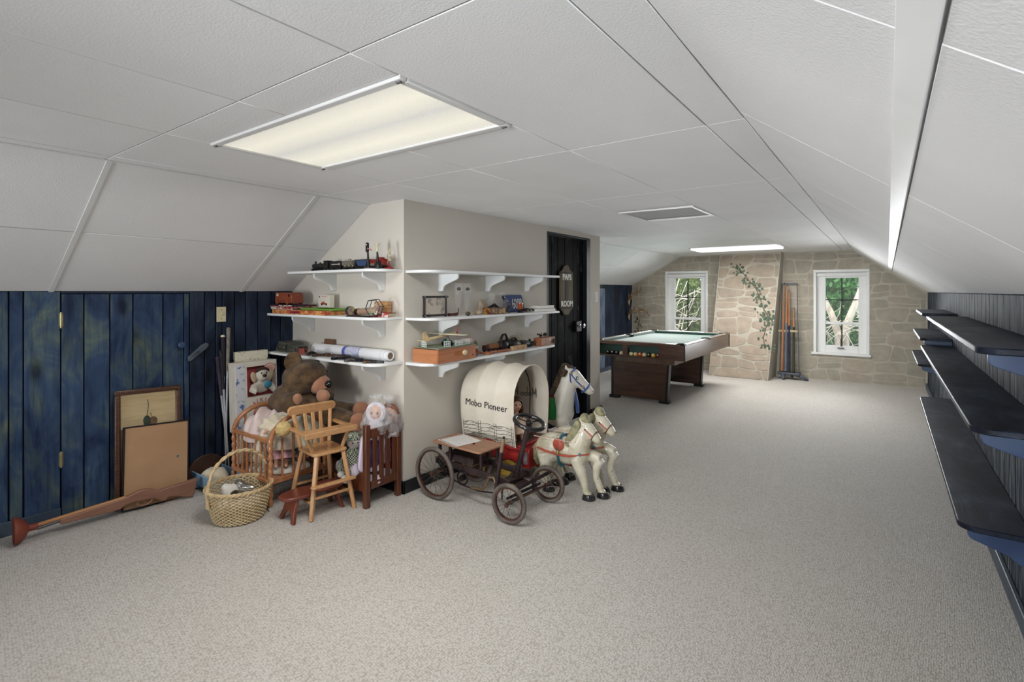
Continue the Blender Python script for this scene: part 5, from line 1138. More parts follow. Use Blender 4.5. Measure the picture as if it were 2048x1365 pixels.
for w_ in('Mobo','Pioneer'):
    t_=text(w_,'lettering',M('faded_print',(128,126,120),(116,114,108),.8),o,Matrix.Translation((x_,.60,0)),.072,.0005,align='LEFT',sx=.95); x_=max(v.co.x for v in t_.data.vertices)+.022
    for v in t_.data.vertices:
        vv=min(.99,max(0,(WX1-.02-v.co.x)/(WX1-WX0))); tt=.5+.5*(.62-v.co.y)/(.62-WZ0) if v.co.y<.62 else .45
        v.co=canopy(tt,vv,-.010)-Vector(LW)
fe=MB(A)   # printed plank fence along the lower edge
rd=random.Random(5)
for side in(-1,1):
    for k in range(5):
        zz=.318+.027*k; fe.tube([canopy(side*(.5+.5*(.62-(zz+.004*math.sin(i*1.3+k)))/(.62-WZ0)),.04+.94*i/16,.007) for i in range(17)],.0011,4)
    for v in(.02,.36,.66,.97): 
        for dv in(-.018,.018): fe.tube([canopy(side*(.5+.5*(.62-zz)/(.62-WZ0)),min(1,max(0,v+dv)),.007) for zz in(.295,.37,.445)],.0012,4)
    for k in range(60):
        v=rd.uniform(.03,.9); zz=rd.uniform(.32,.42); fe.tube([canopy(side*(.5+.5*(.62-zz)/(.62-WZ0)),v,.007),canopy(side*(.5+.5*(.62-zz-.012)/(.62-WZ0)),v+.06,.007)],.0008,4)
f_=fe.build('fence_print',BLKT,o); f_['kind']='stuff'
MB(A).bb((WX0+.02,WYC-.19,.17),(WX1+.03,WYC+.19,.30)).build('wagon_box',REDM,o,bevel=.008)
MB(A).bb((WX0+.04,WYC-.17,.295),(WX1,WYC+.17,.303)).build('wagon_floor',M('wagon_floor_brown',(84,58,46),(66,46,38),.6),o)
for y in(WYC-.205,WYC+.205): MB(A).tube([(WX0+.02,y,.305),(WX1-.12,y,.295),(WX1-.05,y,.275),(WX1+.06,y,.285),(WX1+.10,y,.29)],.012,8).build('side_tube',REDM,o)
for x,r_ in((-2.60,.125),(-2.255,.095)):
    for y in(WYC-.215,WYC+.215):
        w=MB(A); w.lathe([(r_,-.008),(r_,.008),(r_*.8,.009),(r_*.78,.004),(.02,.004),(.02,.014),(.001,.014)],26,(x,y,r_+.002),(1,0,0),(0,-1 if y<WYC else 1,0)); w.build('wagon_wheel',YELM,o)
        MB(A).torus((x,y,r_+.002),r_-.004,.007,(0,1,0),n=30,m=6).build('wheel_tyre',BLKP,o)
# driver's step box at the front
for a,b_ in(((-2.195,-.15),(-2.125,.15)),): MB(A).bb((a[0],WYC+a[1],.13),(b_[0],WYC+b_[1],.275)).build('foot_box',REDM,o,bevel=.006)
MB(A).bb((-2.18,WYC-.152,.16),(-2.14,WYC-.150,.25)).build('foot_box_print',M('grey_blue_print',(140,150,158),(120,60,56),.5,scale=30),o)
MB(A).tube([(-2.13,WYC+.035,.2),(-1.95,WYC+.035,.16),(-1.80,WYC+.035,.16)],.009,8).build('draw_bar',REDM,o)
doll('brown haired doll in pale dress riding inside the covered wagon',(-2.27,3.20,.305),(R(-8),0,R(62)),.66,fabric('beige_doll_dress',(206,180,158),(190,164,142)),BROWNH,group='dolls riding in the wagon')
doll('dark haired doll lying deeper inside the covered wagon',(-2.52,3.36,.305),(R(-30),R(10),R(80)),.6,fabric('brown_doll_dress',(110,70,54),(90,56,44)),BROWNH,group='dolls riding in the wagon',hairlong=False)
# ================================================================= HORSES
def horsemat(name,c1,c2,c3):
    m,n,l,b=newmat(name); mp=setup_coord(n,l); t=noise(n,l,mp,7,4); t2=noise(n,l,mp,26,4)
    r=ramp(n,l,t.outputs[0],[(.36,rgb(*c1)),(.62,rgb(*c2))]); r2=ramp(n,l,t2.outputs[0],[(.62,(1,1,1,1)),(.74,rgb(*c3))]); l.new(mixc(n,l,.9,r.outputs[0],r2.outputs[0],'MULTIPLY'),b.inputs['Base Color']); b.inputs['Roughness'].default_value=.32; b.inputs['Coat Weight'].default_value=.3; return m
HW=horsemat('worn_white_enamel',(220,214,196),(196,188,162),(140,124,96)); MANE=M('olive_mane',(168,162,126),(122,120,92),.5,scale=22,bump=.5); HOOF=M('black_hoof',(30,28,30),(44,42,44),.25,coat=.4)
HRED=M('harness_red',(196,96,76),(178,82,66),.4,scale=20); HBLUE=M('harness_blue',(60,130,152),(50,112,136),.4); HYEL=M('harness_yellow',(206,178,96),(190,160,84),.4); CORD=M('pink_cord',(216,190,176),(200,172,158),.7)
def horse(label,loc,rz,s=1.0):
    """prancing pull-toy horse, local +x forward, about 0.55 tall"""
    o=thing('toy_horse',label,'toy horse',loc,rz,group='pull-toy horses in front of the wagon'); o.scale=(s,s,s)
    b=MB(); b.ell((-.20,0,.30),(.12,.082,.108)); b.ell((-.09,0,.295),(.12,.078,.10)); b.ell((.0,0,.305),(.09,.078,.105)); b.ell((-.27,0,.285),(.065,.075,.095))
    b.tube([(.0,0,.34),(.035,0,.40),(.045,0,.455),(.04,0,.49)],[.086,.072,.06,.054],12)
    b.tube([(.03,0,.495),(.075,-.0,.475),(.115,0,.44),(.145,0,.412)],[.052,.052,.042,.034],10); b.ell((.148,0,.41),(.034,.031,.031),n=10,m=7); b.ell((.05,0,.465),(.035,.034,.04),n=10,m=7)
    for sg in(-1,1): b.tube([(.035,sg*.026,.525),(.032,sg*.032,.56)],[.014,.004],7)
    # planted fore leg and raised fore leg, crouching hind legs
    b.tube([(.01,-.042,.27),(.045,-.045,.19),(.075,-.045,.11),(.085,-.045,.05)],[.052,.042,.029,.026],10); b.ell((.10,-.045,.034),(.034,.028,.02),n=10,m=7)
    b.tube([(.02,.042,.28),(.10,.045,.275),(.155,.045,.262)],[.052,.042,.035],10); b.tube([(.155,.045,.262),(.125,.045,.20),(.12,.045,.13),(.155,.045,.05)],[.035,.031,.025,.026],10); b.ell((.165,.045,.034),(.034,.028,.02),n=10,m=7)
    for sg in(-1,1): b.tube([(-.24,sg*.05,.27),(-.225,sg*.055,.185),(-.25,sg*.055,.115),(-.22,sg*.055,.05)],[.062,.05,.032,.028],10)
    b.build('body',HW,o,remesh=.0085,smo=4)
    for x,y in((.10,-.045),(.168,.045),(-.212,-.055),(-.212,.055)): MB().lathe([(.041,0),(.042,.006),(.034,.034),(.026,.038)],14,(x+.006,y,0),sx=1.15).build('hoof',HOOF,o)
    q=MB()
    for k in range(7): t=k/6; q.ell((.055-.10*t,.0,.54-.17*t),(.038,.036,.042),n=10,m=7)
    q.ell((.075,0,.53),(.03,.034,.022),n=10,m=7); 
    for sg in(-1,1):
        for k in range(5): t=k/4; q.ell((.022-.07*t,sg*.054,.50-.13*t),(.030,.018,.040),n=8,m=6)
    q.build('mane',MANE,o,remesh=.008,smo=2)
    MB().tube([(-.32,0,.31),(-.345,0,.27),(-.345,0,.20),(-.33,0,.15)],[.022,.032,.03,.01],9).build('tail',MANE,o)
    # harness
    def ring(cx,ry,rz,cz,w,nm,m_,tilt=0): MB().tube([(cx+tilt*math.sin(2*PI*k/28),ry*math.cos(2*PI*k/28),cz+rz*math.sin(2*PI*k/28)) for k in range(28)],w,6,closed=True,flat=.35).build(nm,m_,o)
    ring(-.115,.088,.106,.296,.016,'girth_strap',HBLUE); 
    for sg in(-1,1):
        MB().tube([(-.29,sg*.066,.30),(-.22,sg*.0895,.293),(-.12,sg*.089,.283),(-.03,sg*.088,.285),(.055,sg*.052,.30),(.088,sg*.01,.30)],.015,6,flat=.45).build('breast_strap',HRED,o)
        MB().ell((-.115,sg*.078,.35),(.044,.018,.046),n=12,m=8).build('saddle_patch',HRED,o); MB().ell((-.115,sg*.093,.30),(.012,.008,.018),n=8,m=6).build('buckle',HYEL,o); MB().ell((-.155,sg*.091,.292),(.009,.006,.010),n=8,m=6).build('rosette',HRED,o); MB().ell((.045,sg*.062,.302),(.012,.010,.014),n=8,m=6).build('rosette',HBLUE,o)
        MB().tube([(.05,sg*.037,.495),(.09,sg*.052,.47),(.13,sg*.043,.435)],.005,6).build('bridle',HRED,o); MB().ell((.080,sg*.049,.478),(.007,.005,.007),n=8,m=6).build('eye',EYE,o); MB().ell((.178,sg*.014,.414),(.004,.004,.004),n=6,m=5).build('nostril',M('nostril',(120,80,74),(110,70,64),.6),o)
    MB().torus((.130,0,.43),.040,.0035,(.85,0,-.5),n=20,m=5).build('noseband',M('bridle_brown',(110,74,58),(96,62,48),.5),o)
    MB().tube([(.13,-.036,.43),(.02,-.07,.38),(-.14,-.09,.39),(-.32,-.07,.38)],.0028,5).build('rein',CORD,o)
    return o
horse('near white pull-toy horse with red and blue harness beside the pedal car',(-1.775,3.235,0),R(2)); horse('far white pull-toy horse half hidden behind its twin',(-1.755,3.415,0),R(2),1.03)
# ---- big white horse by the black door
o=thing('ride_on_horse','large white ride-on horse with blue bridle and green saddle by the black door','ride-on horse',(-2.31,3.91,0),R(30)); o.scale=(1.07,1.07,1.05)
HW2=M('clean_white_plastic',(226,222,212),(216,212,200),.4,scale=5); BRID=M('bridle_blue',(76,104,170),(62,90,156),.4,scale=10); MANB=M('brown_black_mane',(92,72,48),(44,34,26),.6,scale=36,stretch=(1,1,.5),bump=.9); GRNS=M('saddle_green',(30,128,58),(22,108,48),.35); MARO=M('saddle_maroon',(104,44,42),(88,36,36),.45,scale=12)
b=MB(); b.ell((-.24,0,.36),(.17,.11,.12)); b.ell((-.02,0,.37),(.13,.11,.13)); b.tube([(-.01,0,.36),(.03,0,.50),(.055,0,.60),(.06,0,.655)],[.115,.085,.07,.062],14)
b.tube([(.05,0,.685),(.10,0,.665),(.17,0,.60),(.225,0,.545)],[.06,.064,.046,.038],12); b.ell((.232,0,.54),(.036,.034,.032),n=12,m=8); b.ell((.08,0,.64),(.045,.045,.05),n=12,m=8)
for sg in(-1,1):
    b.tube([(.045,sg*.036,.72),(.035,sg*.045,.765)],[.02,.006],8); b.tube([(.0,sg*.07,.32),(.03,sg*.08,.2),(.03,sg*.08,.05)],[.06,.04,.034],10); b.tube([(-.30,sg*.07,.32),(-.33,sg*.08,.2),(-.31,sg*.08,.05)],[.065,.042,.034],10)
b.build('body',HW2,o,remesh=.011,smo=4)
q=MB()
for k in range(9):
    t=k/8; q.ell((.03-.115*t,0,.735-.27*t),(.036,.022,.040),n=10,m=7)
for k in range(4): q.ell((.05+.022*k,0,.742-.006*k*k),(.026,.024,.02),n=10,m=7)
q.build('mane',MANB,o,remesh=.009,smo=1)
def strap(nm,pts,w=.0085): MB().tube(pts,w,6,flat=.6).build(nm,BRID,o)
for sg in(-1,1):
    strap('cheek_strap',[(.075,sg*.064,.695),(.12,sg*.062,.635),(.17,sg*.050,.585),(.195,sg*.043,.56)]); strap('brow_strap',[(.075,sg*.064,.70),(.105,sg*.045,.722),(.115,0,.735)]); strap('throat_strap',[(.07,sg*.064,.70),(.075,sg*.063,.63),(.10,sg*.03,.585),(.105,0,.58)])
    for p in((.078,.066,.695),(.175,.052,.585)): MB().ell((p[0],sg*p[1],p[2]),(.012,.006,.012),n=10,m=6).build('rosette',M('rosette_gold',(190,158,108),(170,138,90),.4,.3),o)
    MB().ell((.128,sg*.052,.655),(.013,.009,.016),n=10,m=7).build('eye_ring',EYE,o); MB().ell((.131,sg*.057,.654),(.008,.006,.010),n=10,m=7).build('eye',M('eye_white',(220,220,228),(200,204,220),.2),o); MB().ell((.255,sg*.018,.545),(.005,.005,.007),n=8,m=6).build('nostril',M('nostril',(120,80,74),(110,70,64),.6),o)
MB().torus((.20,0,.565),.046,.0075,(.75,0,-.66),n=24,m=6).build('noseband',BRID,o)
MB().tube([(.105,0,.578),(.118,0,.50),(.132,0,.42),(.135,0,.36)],[.014,.026,.030,.026],8,flat=.5).build('breast_ribbon',BRID,o)
sd_=MB(); sd_.grid(lambda u,v:(-.25+.20*v,.118*math.cos(PI*u),.375+.115*math.sin(PI*u)),25,6); sd_.build('saddle',MARO,o,solid=.012,offset=1)
for sg in(-1,1): 
    MB().tube([(-.07,sg*.10,.50),(-.065,sg*.125,.42),(-.07,sg*.13,.33)],[.018,.028,.03],8,flat=.4).build('saddle_flap',GRNS,o)
MB().tube([(-.27,-.08,.50),(-.29,0,.53),(-.27,.08,.50)],.018,8).build('cantle',MARO,o); MB().tube([(-.40,0,.40),(-.45,0,.36),(-.46,0,.25),(-.44,0,.18)],[.03,.04,.036,.012],9).build('tail',MANB,o)
for y in(-.08,.08): MB().tube([(-.42,y,.045),(-.30,y,.018),(-.14,y,.012),(.02,y,.018),(.14,y,.045)],.016,8).build('rocker',M('rocker_dark',(44,40,38),(32,30,28),.5),o)
for x in(-.31,.03): MB().bar((x,-.08,.03),(x,.08,.03),.03,.02).build('cross_bar',M('rocker_dark',(44,40,38),(32,30,28),.5),o)
# ================================================================= ON THE CLOSET END WALL SHELVES
ZA,ZM,ZB=1.592,1.255,.937
IRON=M('black_tin',(28,27,28),(40,38,38),.35,.3,scale=20); GREYT=M('grey_tin',(140,134,122),(120,114,102),.4,.4,scale=16); BLUT=M('blue_tin',(58,80,120),(48,66,104),.4,.2); REDT=M('caboose_red',(158,48,44),(140,40,38),.4,.1); BONEW=M('bone_white',(206,196,170),(190,178,150),.5); GOLDP=M('gold_print',(206,200,186),(190,184,170),.4)
def bogies(o,xs,r=.011,w=.032,z=.011):
    for x in xs:
        for s in(-1,1): MB().cyl((x,s*w/2-.002,z),(x,s*w/2+.002,z),r,n=12).build('wheel',IRON,o)
def car(label,x,L): 
    o=thing('train_car',label,'toy train',(x+L/2,2.40,ZA+.0005),group='toy train on the top shelf'); bogies(o,(-L*.36,-L*.2,L*.2,L*.36)); MB().box((0,0,.021),(L*.96,.034,.008)).build('underframe',IRON,o,bevel=.001); return o
o=thing('train_engine','black toy steam engine at the front of the train','toy train',(-3.585,2.40,ZA+.0005),group='toy train on the top shelf')
MB().cyl((-.10,0,.042),(.06,0,.042),.021,n=16).build('boiler',IRON,o); MB().box((.08,0,.048),(.05,.046,.056)).build('cab',IRON,o,bevel=.003); MB().box((0,0,.018),(.215,.036,.010)).build('running_board',IRON,o,bevel=.002); MB().lathe([(.006,0),(.008,.018),(.01,.02)],10,(-.08,0,.06)).build('chimney',IRON,o); MB().ell((-.02,0,.063),(.01,.01,.009),n=8,m=6).build('dome',IRON,o)
MB().box((.08,0,.078),(.056,.05,.004)).build('cab_roof',IRON,o,bevel=.002); bogies(o,(-.09,-.05,-.01,.03,.08),.013)
MB().add([(-.112,-.018,.022),(-.112,.018,.022),(-.13,0,.004),(-.108,-.02,.004),(-.108,.02,.004)],[(0,1,2),(0,2,3),(1,4,2),(0,3,4,1)]).build('cowcatcher',IRON,o)
o=car('black toy tender with white lettering behind the steam engine',-3.468,.15); MB().box((0,0,.047),(.14,.04,.044)).build('tank',IRON,o,bevel=.005); MB().box((.0,0,.07),(.10,.03,.006)).build('coal',IRON,o,bevel=.002); MB().box((.005,-.0205,.048),(.085,.001,.006)).build('lettering_strip',GOLDP,o); MB().cyl((.057,-.0205,.049),(.057,-.0215,.049),.007,n=12).build('emblem',GOLDP,o)
o=car('grey toy tank car in the middle of the train',-3.31,.155); MB().cyl((-.07,0,.05),(.07,0,.05),.022,n=18).build('tank',GREYT,o); MB().lathe([(.011,0),(.011,.012),(.006,.015)],12,(.0,0,.07)).build('dome',GREYT,o); MB().torus((.055,0,.05),.0225,.002,(1,0,0),n=20,m=5).build('band',IRON,o)
for x in(-.03,.02,.06): MB().ell((x,-.022,.032),(.005,.004,.005),n=6,m=5).build('valve',BONEW,o)
o=car('blue toy hopper car before the caboose',-3.148,.15)
MB().add([(-.045,-.02,.028),(.045,-.02,.028),(.045,.02,.028),(-.045,.02,.028),(-.068,-.022,.072),(.068,-.022,.072),(.068,.022,.072),(-.068,.022,.072)],[(3,2,1,0),(4,5,6,7),(0,1,5,4),(1,2,6,5),(2,3,7,6),(3,0,4,7)]).build('hopper',BLUT,o,bevel=.001)
for x in(-.066,.066): MB().box((x,0,.05),(.006,.044,.05)).build('end_frame',IRON,o,bevel=.001)
MB().box((0,-.0225,.07),(.14,.003,.006)).build('top_rim',IRON,o)
o=car('red toy caboose at the end of the train',-2.99,.165); MB().box((0,0,.045),(.135,.04,.04)).build('body',REDT,o,bevel=.003); MB().box((.02,0,.073),(.05,.036,.02)).build('cupola',REDT,o,bevel=.003); MB().box((0,0,.067),(.15,.046,.004)).build('roof',REDT,o,bevel=.001); MB().box((.0,-.0205,.034),(.13,.001,.014)).build('side_stripe',GREYT,o)
for x in(-.045,.01,.045): MB().box((x,-.0208,.052),(.012,.001,.012)).build('window',IRON,o)
o=thing('railway_signal','black toy railway signal with a red arm beside the caboose','toy signal',(-2.925,2.325,ZA+.0005)); MB().box((0,0,.004),(.05,.04,.008)).build('base',GREYT,o,bevel=.002); MB().cyl((0,0,.008),(-.006,0,.12),.010,.006,n=10).build('mast',IRON,o); T=Matrix(((1,0,0,-.012),(0,0,1,-.006),(0,1,0,.15),(0,0,0,1))); MB(T).prism(rrect(.026,.07,.012),.012).build('target_board',IRON,o,bevel=.002); MB().bar((.0,-.008,.142),(.042,-.008,.128),.004,.009).build('signal_arm',M('signal_red',(150,60,60),(190,150,140),.5,scale=60),o); MB().ell((-.012,-.008,.168),(.006,.003,.006),n=8,m=5).build('lens',GOLDP,o)
o=thing('crossing_sign','white winged toy crossing sign on a dark post','toy sign',(-2.835,2.335,ZA+.0005)); MB().lathe([(.028,0),(.028,.02),(.014,.05),(.01,.05)],14).build('base',IRON,o); MB().cyl((0,0,.03),(-.008,0,.115),.011,.006,n=10).build('post',IRON,o); MB().ell((-.012,0,.135),(.013,.009,.022),n=10,m=7).build('body',BONEW,o); MB().add([(-.045,-.003,.172),(-.012,-.003,.150),(.022,-.003,.175),(-.012,-.003,.166),(-.045,.003,.172),(-.012,.003,.150),(.022,.003,.175),(-.012,.003,.166)],[(0,1,2,3),(7,6,5,4),(0,4,5,1),(1,5,6,2),(2,6,7,3),(3,7,4,0)]).build('wings',BONEW,o); MB().ell((-.012,0,.165),(.008,.007,.012),n=8,m=6).build('head',BONEW,o)
o=thing('rabbit_toy','cream jointed rabbit figure on a red stand at the shelf end','toy figure',(-2.835,2.43,ZA+.0005)); 
MB().lathe([(.036,0),(.034,.006),(.022,.016),(.008,.022),(.006,.05)],18).build('stand',REDT,o)
k=MB(); k.ell((0,0,.066),(.016,.012,.014)); k.ell((0,0,.095),(.012,.010,.016)); k.ell((0,0,.118),(.010,.010,.011))
for s in(-1,1): k.tube([(s*.005,0,.126),(s*.012,0,.15)],[.005,.004],7); k.tube([(s*.01,0,.10),(s*.02,-.004,.088)],[.004,.004],6); k.ell((s*.018,0,.062),(.010,.010,.009),n=8,m=6)
k.build('rabbit',BONEW,o,remesh=.004,smo=2)
# middle shelf
o=thing('wooden_van','reddish wooden toy van on top of the board games','toy van',(-4.005,2.375,1.328),R(-4)); VAN=wood('van_redwood',(156,82,54),(128,62,42),'X',.5,1.3)
T=Matrix(((1,0,0,0),(0,0,1,-.05),(0,1,0,0),(0,0,0,1))); MB(T).prism([(-.14,.012),(.14,.012),(.143,.06),(.13,.088),(.105,.098),(-.14,.098)],.10).build('body',VAN,o,bevel=.004)
for x in(-.085,.085):
    for y in(-.056,.056): MB().cyl((x,y-.006,.0225),(x,y+.006,.0225),.022,n=18).build('wheel',VAN,o)
MB().box((-.095,-.0508,.078),(.03,.0012,.022)).build('sticker',M('sticker_cream',(222,214,176),(206,196,156),.5),o); MB().cyl((.10,-.0512,.074),(.10,-.049,.074),.013,n=14).build('window_hole',BLKP,o)
def gamebox(label,c,d,rz,m1,m2,z,cat='board game'):
    o=thing('board_game',label,cat,(c[0],c[1],z),rz,group='board games on the middle shelf'); MB().bb((-d[0]/2,-d[1]/2,0),(d[0]/2,d[1]/2,d[2]*.6)).build('tray',m2,o,bevel=.001); MB().bb((-d[0]/2-.002,-d[1]/2-.002,d[2]*.3),(d[0]/2+.002,d[1]/2+.002,d[2])).build('lid',m1,o,bevel=.002); return o
ORNP=M('orange_game_print',(214,158,92),(178,84,58),.5,scale=26,lo=.45,hi=.58); DARKP=M('dark_game_print',(40,34,46),(120,54,60),.5,scale=24,lo=.5,hi=.62); REDP=M('red_white_print',(168,52,56),(214,196,190),.5,scale=30,lo=.48,hi=.56)
g=gamebox('orange patterned board game box at the bottom of the pile',(-3.74,2.385,0),(.70,.20,.032),R(1),ORNP,ORNP,ZM+.0005)
MB().box((-.03,-.1025,.016),(.13,.001,.018)).build('title_panel',M('maroon_print',(132,36,50),(110,28,40),.5),g)
g=gamebox('dark board game box with white lettering under the wooden van',(-3.97,2.39,0),(.36,.19,.022),R(0),DARKP,REDP,ZM+.0515)
for k,w in enumerate((.05,.045,.06)): MB().box((-.02+.065*k,-.0975,.014),(w,.001,.009)).build('title_lettering',GOLDP,g)
gamebox('white and red paper game box between the orange and dark games',(-4.0,2.39,0),(.30,.17,.017),R(2),REDP,BOXW,ZM+.034)
o=thing('green_tray','long lime green plastic tray lying across the game boxes','tray',(-3.56,2.40,ZM+.034),R(3)); GRP=M('lime_plastic',(124,168,72),(104,148,60),.35,scale=6); MB().prism(rrect(.40,.16,.04),.005).build('base',GRP,o); MB().tube([(x,y,.009) for x,y in rrect(.40,.16,.04)],.007,6,closed=True).build('rim',GRP,o)
o=thing('toy_car_box','white carton printed with a red car above the games','box',(-3.60,2.45,ZM+.052),R(-4)); MB().bb((-.085,-.02,0),(.085,.02,.10)).build('carton',BOXW,o,bevel=.001)
MB().box((.0,-.0205,.03),(.09,.001,.012)).build('car_print',REDT,o); MB().box((-.01,-.0205,.042),(.045,.001,.012)).build('car_print',M('rose_print',(196,120,112),(180,100,96),.5),o)
for x in(-.03,.035): MB().cyl((x,-.020,.024),(x,-.0212,.024),.008,n=10).build('wheel_print',BLKP,o)
MB().box((.01,-.0205,.088),(.08,.001,.004)).build('headline_print',M('pink_print',(206,138,136),(196,128,126),.5),o); MB().cyl((-.065,-.0200,.085),(-.065,-.0212,.085),.007,n=10).build('logo_print',BLKP,o)
o=thing('kaleidoscope','kaleidoscope with coloured glass wheels and a tan barrel','kaleidoscope',(-3.185,2.36,ZM+.036)); 
for x,m_ in((0,M('green_glass',(40,96,70),(120,60,140),.15,scale=26)),(.022,M('violet_glass',(110,66,150),(196,190,90),.15,scale=26))):
    MB().cyl((x-.004,0,0),(x+.004,0,0),.034,n=24).build('glass_wheel',m_,o); MB().torus((x,0,0),.033,.003,(1,0,0),n=26,m=6).build('wheel_rim',IRON,o)
MB().cyl((-.01,0,0),(.10,0,0),.004,n=8).build('spindle',BRASS,o)
MB().cyl((.10,0,-.004),(.32,0,.012),.023,.027,n=20).build('barrel',wood('barrel_tan',(176,146,122),(156,126,104),'X',.4),o); MB().cyl((.085,0,-.005),(.115,0,-.003),.026,n=18).build('end_cap',IRON,o)
for x in(.09,.28): MB().box((x,0,-.029),(.03,.05,.013)).build('cradle_block',REDT,o,bevel=.003)
o=thing('block_stack','stack of three flat wooden blocks behind the glass box','wooden blocks',(-2.955,2.475,ZM+.0005)); 
for k in range(4): MB().box((.0,0,.0135+.027*k),(.15,.035,.025)).build('block',wood('block_pine',(198,152,102),(178,130,84),'X',.5,1.2),o,bevel=.002); MB().cyl((-.06,-.0170,.0135+.027*k),(-.06,-.0182,.0135+.027*k),.006,n=8).build('knot_hole',BLKP,o)
GL,n,l,b=newmat('clear_glass'); b.inputs['Base Color'].default_value=(1,1,1,1); b.inputs['Roughness'].default_value=.02; b.inputs['Alpha'].default_value=.03; b.inputs['Specular IOR Level'].default_value=.8
o=thing('hexagon_glass_box','hexagonal leaded glass display box standing on edge','glass box',(-2.885,2.345,ZM+.0665),R(12)); r_=.062
hx=[(r_*math.cos(PI/3*k+.15),r_*math.sin(PI/3*k+.15)) for k in range(6)]; LEAD=M('lead_came',(64,60,56),(84,80,74),.4,.5)
T=Matrix(((1,0,0,0),(0,0,1,0),(0,1,0,0),(0,0,0,1)))
for y in(-.02,.02): 
    MB(T).tube([(x,z,y) for x,z in hx],.0035,6,closed=True).build('frame',LEAD,o); MB(T).prism([(x*.97,z*.97) for x,z in hx],.0015,Matrix.Translation((0,0,y-.0007))).build('pane',GL,o,smooth=0)
for x,z in hx: MB().cyl((x,-.02,z),(x,.02,z),.003,n=6).build('came',LEAD,o)
MB().cyl((.0,-.022,-.002),(0,-.026,-.002),.006,n=10).build('knob',BRASS,o)
for k,(x,z,m_) in enumerate(((-.022,-.032,GRP),(.012,-.040,BONEW),(-.002,-.042,IRON),(.028,-.030,PINK))): MB().ell((x,0,z),(.016,.010,.010),n=10,m=7).build('trinket',m_,o)
o=thing('red_book','small red patterned book at the right end of the middle shelf','book',(-2.845,2.42,ZM+.0005),R(5)); MB().bb((-.05,-.04,0),(.05,.04,.004)).build('back_cover',REDP,o); MB().bb((-.047,-.038,.004),(.047,.038,.026)).build('pages',BONEW,o); MB().bb((-.05,-.04,.026),(.05,.04,.030)).build('front_cover',REDT,o); MB().bb((-.05,-.0405,0),(.05,-.039,.03)).build('spine',REDP,o)
o=thing('folding_ruler','dark folding ruler lying in front of the kaleidoscope','ruler',(-3.02,2.315,ZM+.0005),R(4)); MB().bb((-.12,-.012,0),(.12,.012,.006)).build('leaf',IRON,o,bevel=.001); MB().bb((-.11,-.009,.006),(.12,.014,.011)).build('upper_leaf',M('ruler_brown',(60,44,38),(48,36,30),.5),o,bevel=.001); MB().cyl((-.11,0,.0),(-.11,0,.012),.009,n=10).build('pivot',BRASS,o)
# lowest shelf
SLW=M('slate_green_box',(96,96,88),(72,74,68),.5,scale=8)
def slantcase(label,x,y,s,rz):
    o=thing('slant_case',label,'box',(x,y,ZB+.0005),rz,group='small slanted cases on the lowest shelf'); o.scale=(s,s,s); T=Matrix(((1,0,0,0),(0,0,1,-.07),(0,1,0,0),(0,0,0,1)))
    MB(T).prism([(-.11,0),(.10,0),(.10,.075),(-.045,.085),(-.11,.004)],.14).build('case',SLW,o,bevel=.003); MB(T).prism([(-.085,.012),(.085,.012),(.085,.064),(-.035,.072)],.002,Matrix.Translation((0,0,-.0015))).build('front_panel',M('case_front_dark',(74,72,60),(50,50,44),.6,scale=18),o)
    for x_,z_ in((-.02,.045),(.05,.04)): MB().cyl((x_,-.071,z_),(x_,-.074,z_),.004,n=8).build('stud',GOLDP,o)
    MB().bb((.085,-.069,.005),(.10,-.0715,.07)).build('corner_brace',IRON,o)
slantcase('larger slate coloured slanted case at the left end of the lowest shelf',-4.03,2.395,1.0,R(-4)); slantcase('smaller slate coloured slanted case beside the larger one',-3.865,2.37,.72,R(-8))
o=thing('red_tin','small rusty red tin beside the slanted cases','tin',(-3.735,2.335,ZB+.0005),R(15)); MB().bb((-.028,-.02,0),(.028,.02,.06)).build('body',M('rusty_red',(136,64,50),(110,50,40),.5,scale=14),o,bevel=.003); MB().bb((-.029,-.021,.05),(.029,.021,.063)).build('lid',IRON,o,bevel=.003); MB().ell((.036,-.01,.035),(.01,.006,.012),n=8,m=6).build('latch',IRON,o)
o=thing('poster_tube','long white rolled poster with a blue banded middle','poster roll',(-3.25,2.455,ZB+.041)); PAPW=M('roll_white',(232,232,234),(224,224,228),.6,scale=4)
MB().cyl((-.50,0,0),(-.10,0,-.001),.040,n=28).build('outer_roll',PAPW,o); MB().cyl((-.105,0,-.001),(-.07,0,-.001),.0408,n=28).build('blue_band',M('band_blue',(86,96,176),(76,86,164),.5),o); MB().cyl((-.07,0,-.001),(.09,0,-.001),.0404,n=28).build('printed_sheet',M('pale_blue_print',(206,208,226),(180,184,212),.6,scale=40),o); MB().cyl((.09,0,-.001),(.095,0,-.001),.041,n=28).build('blue_edge',M('band_blue',(86,96,176),(76,86,164),.5),o); MB().cyl((.095,0,-.001),(.37,0,-.001),.0403,n=28).build('roll_end',PAPW,o)
MB().torus((.335,0,-.001),.0395,.002,(1,0,0),n=26,m=5).build('ticked_band',M('tick_print',(70,70,74),(226,226,228),.6,scale=120),o); MB().cyl((.37,0,-.001),(.40,0,-.001),.033,n=24).build('inner_core',PAPW,o); MB().torus((.40,0,-.001),.029,.006,(1,0,0),n=24,m=6).build('core_rim',PAPW,o); MB().cyl((.398,0,-.001),(.4015,0,-.001),.025,n=20).build('core_hole',M('core_shadow_brown',(120,106,92),(100,88,76),.8),o)
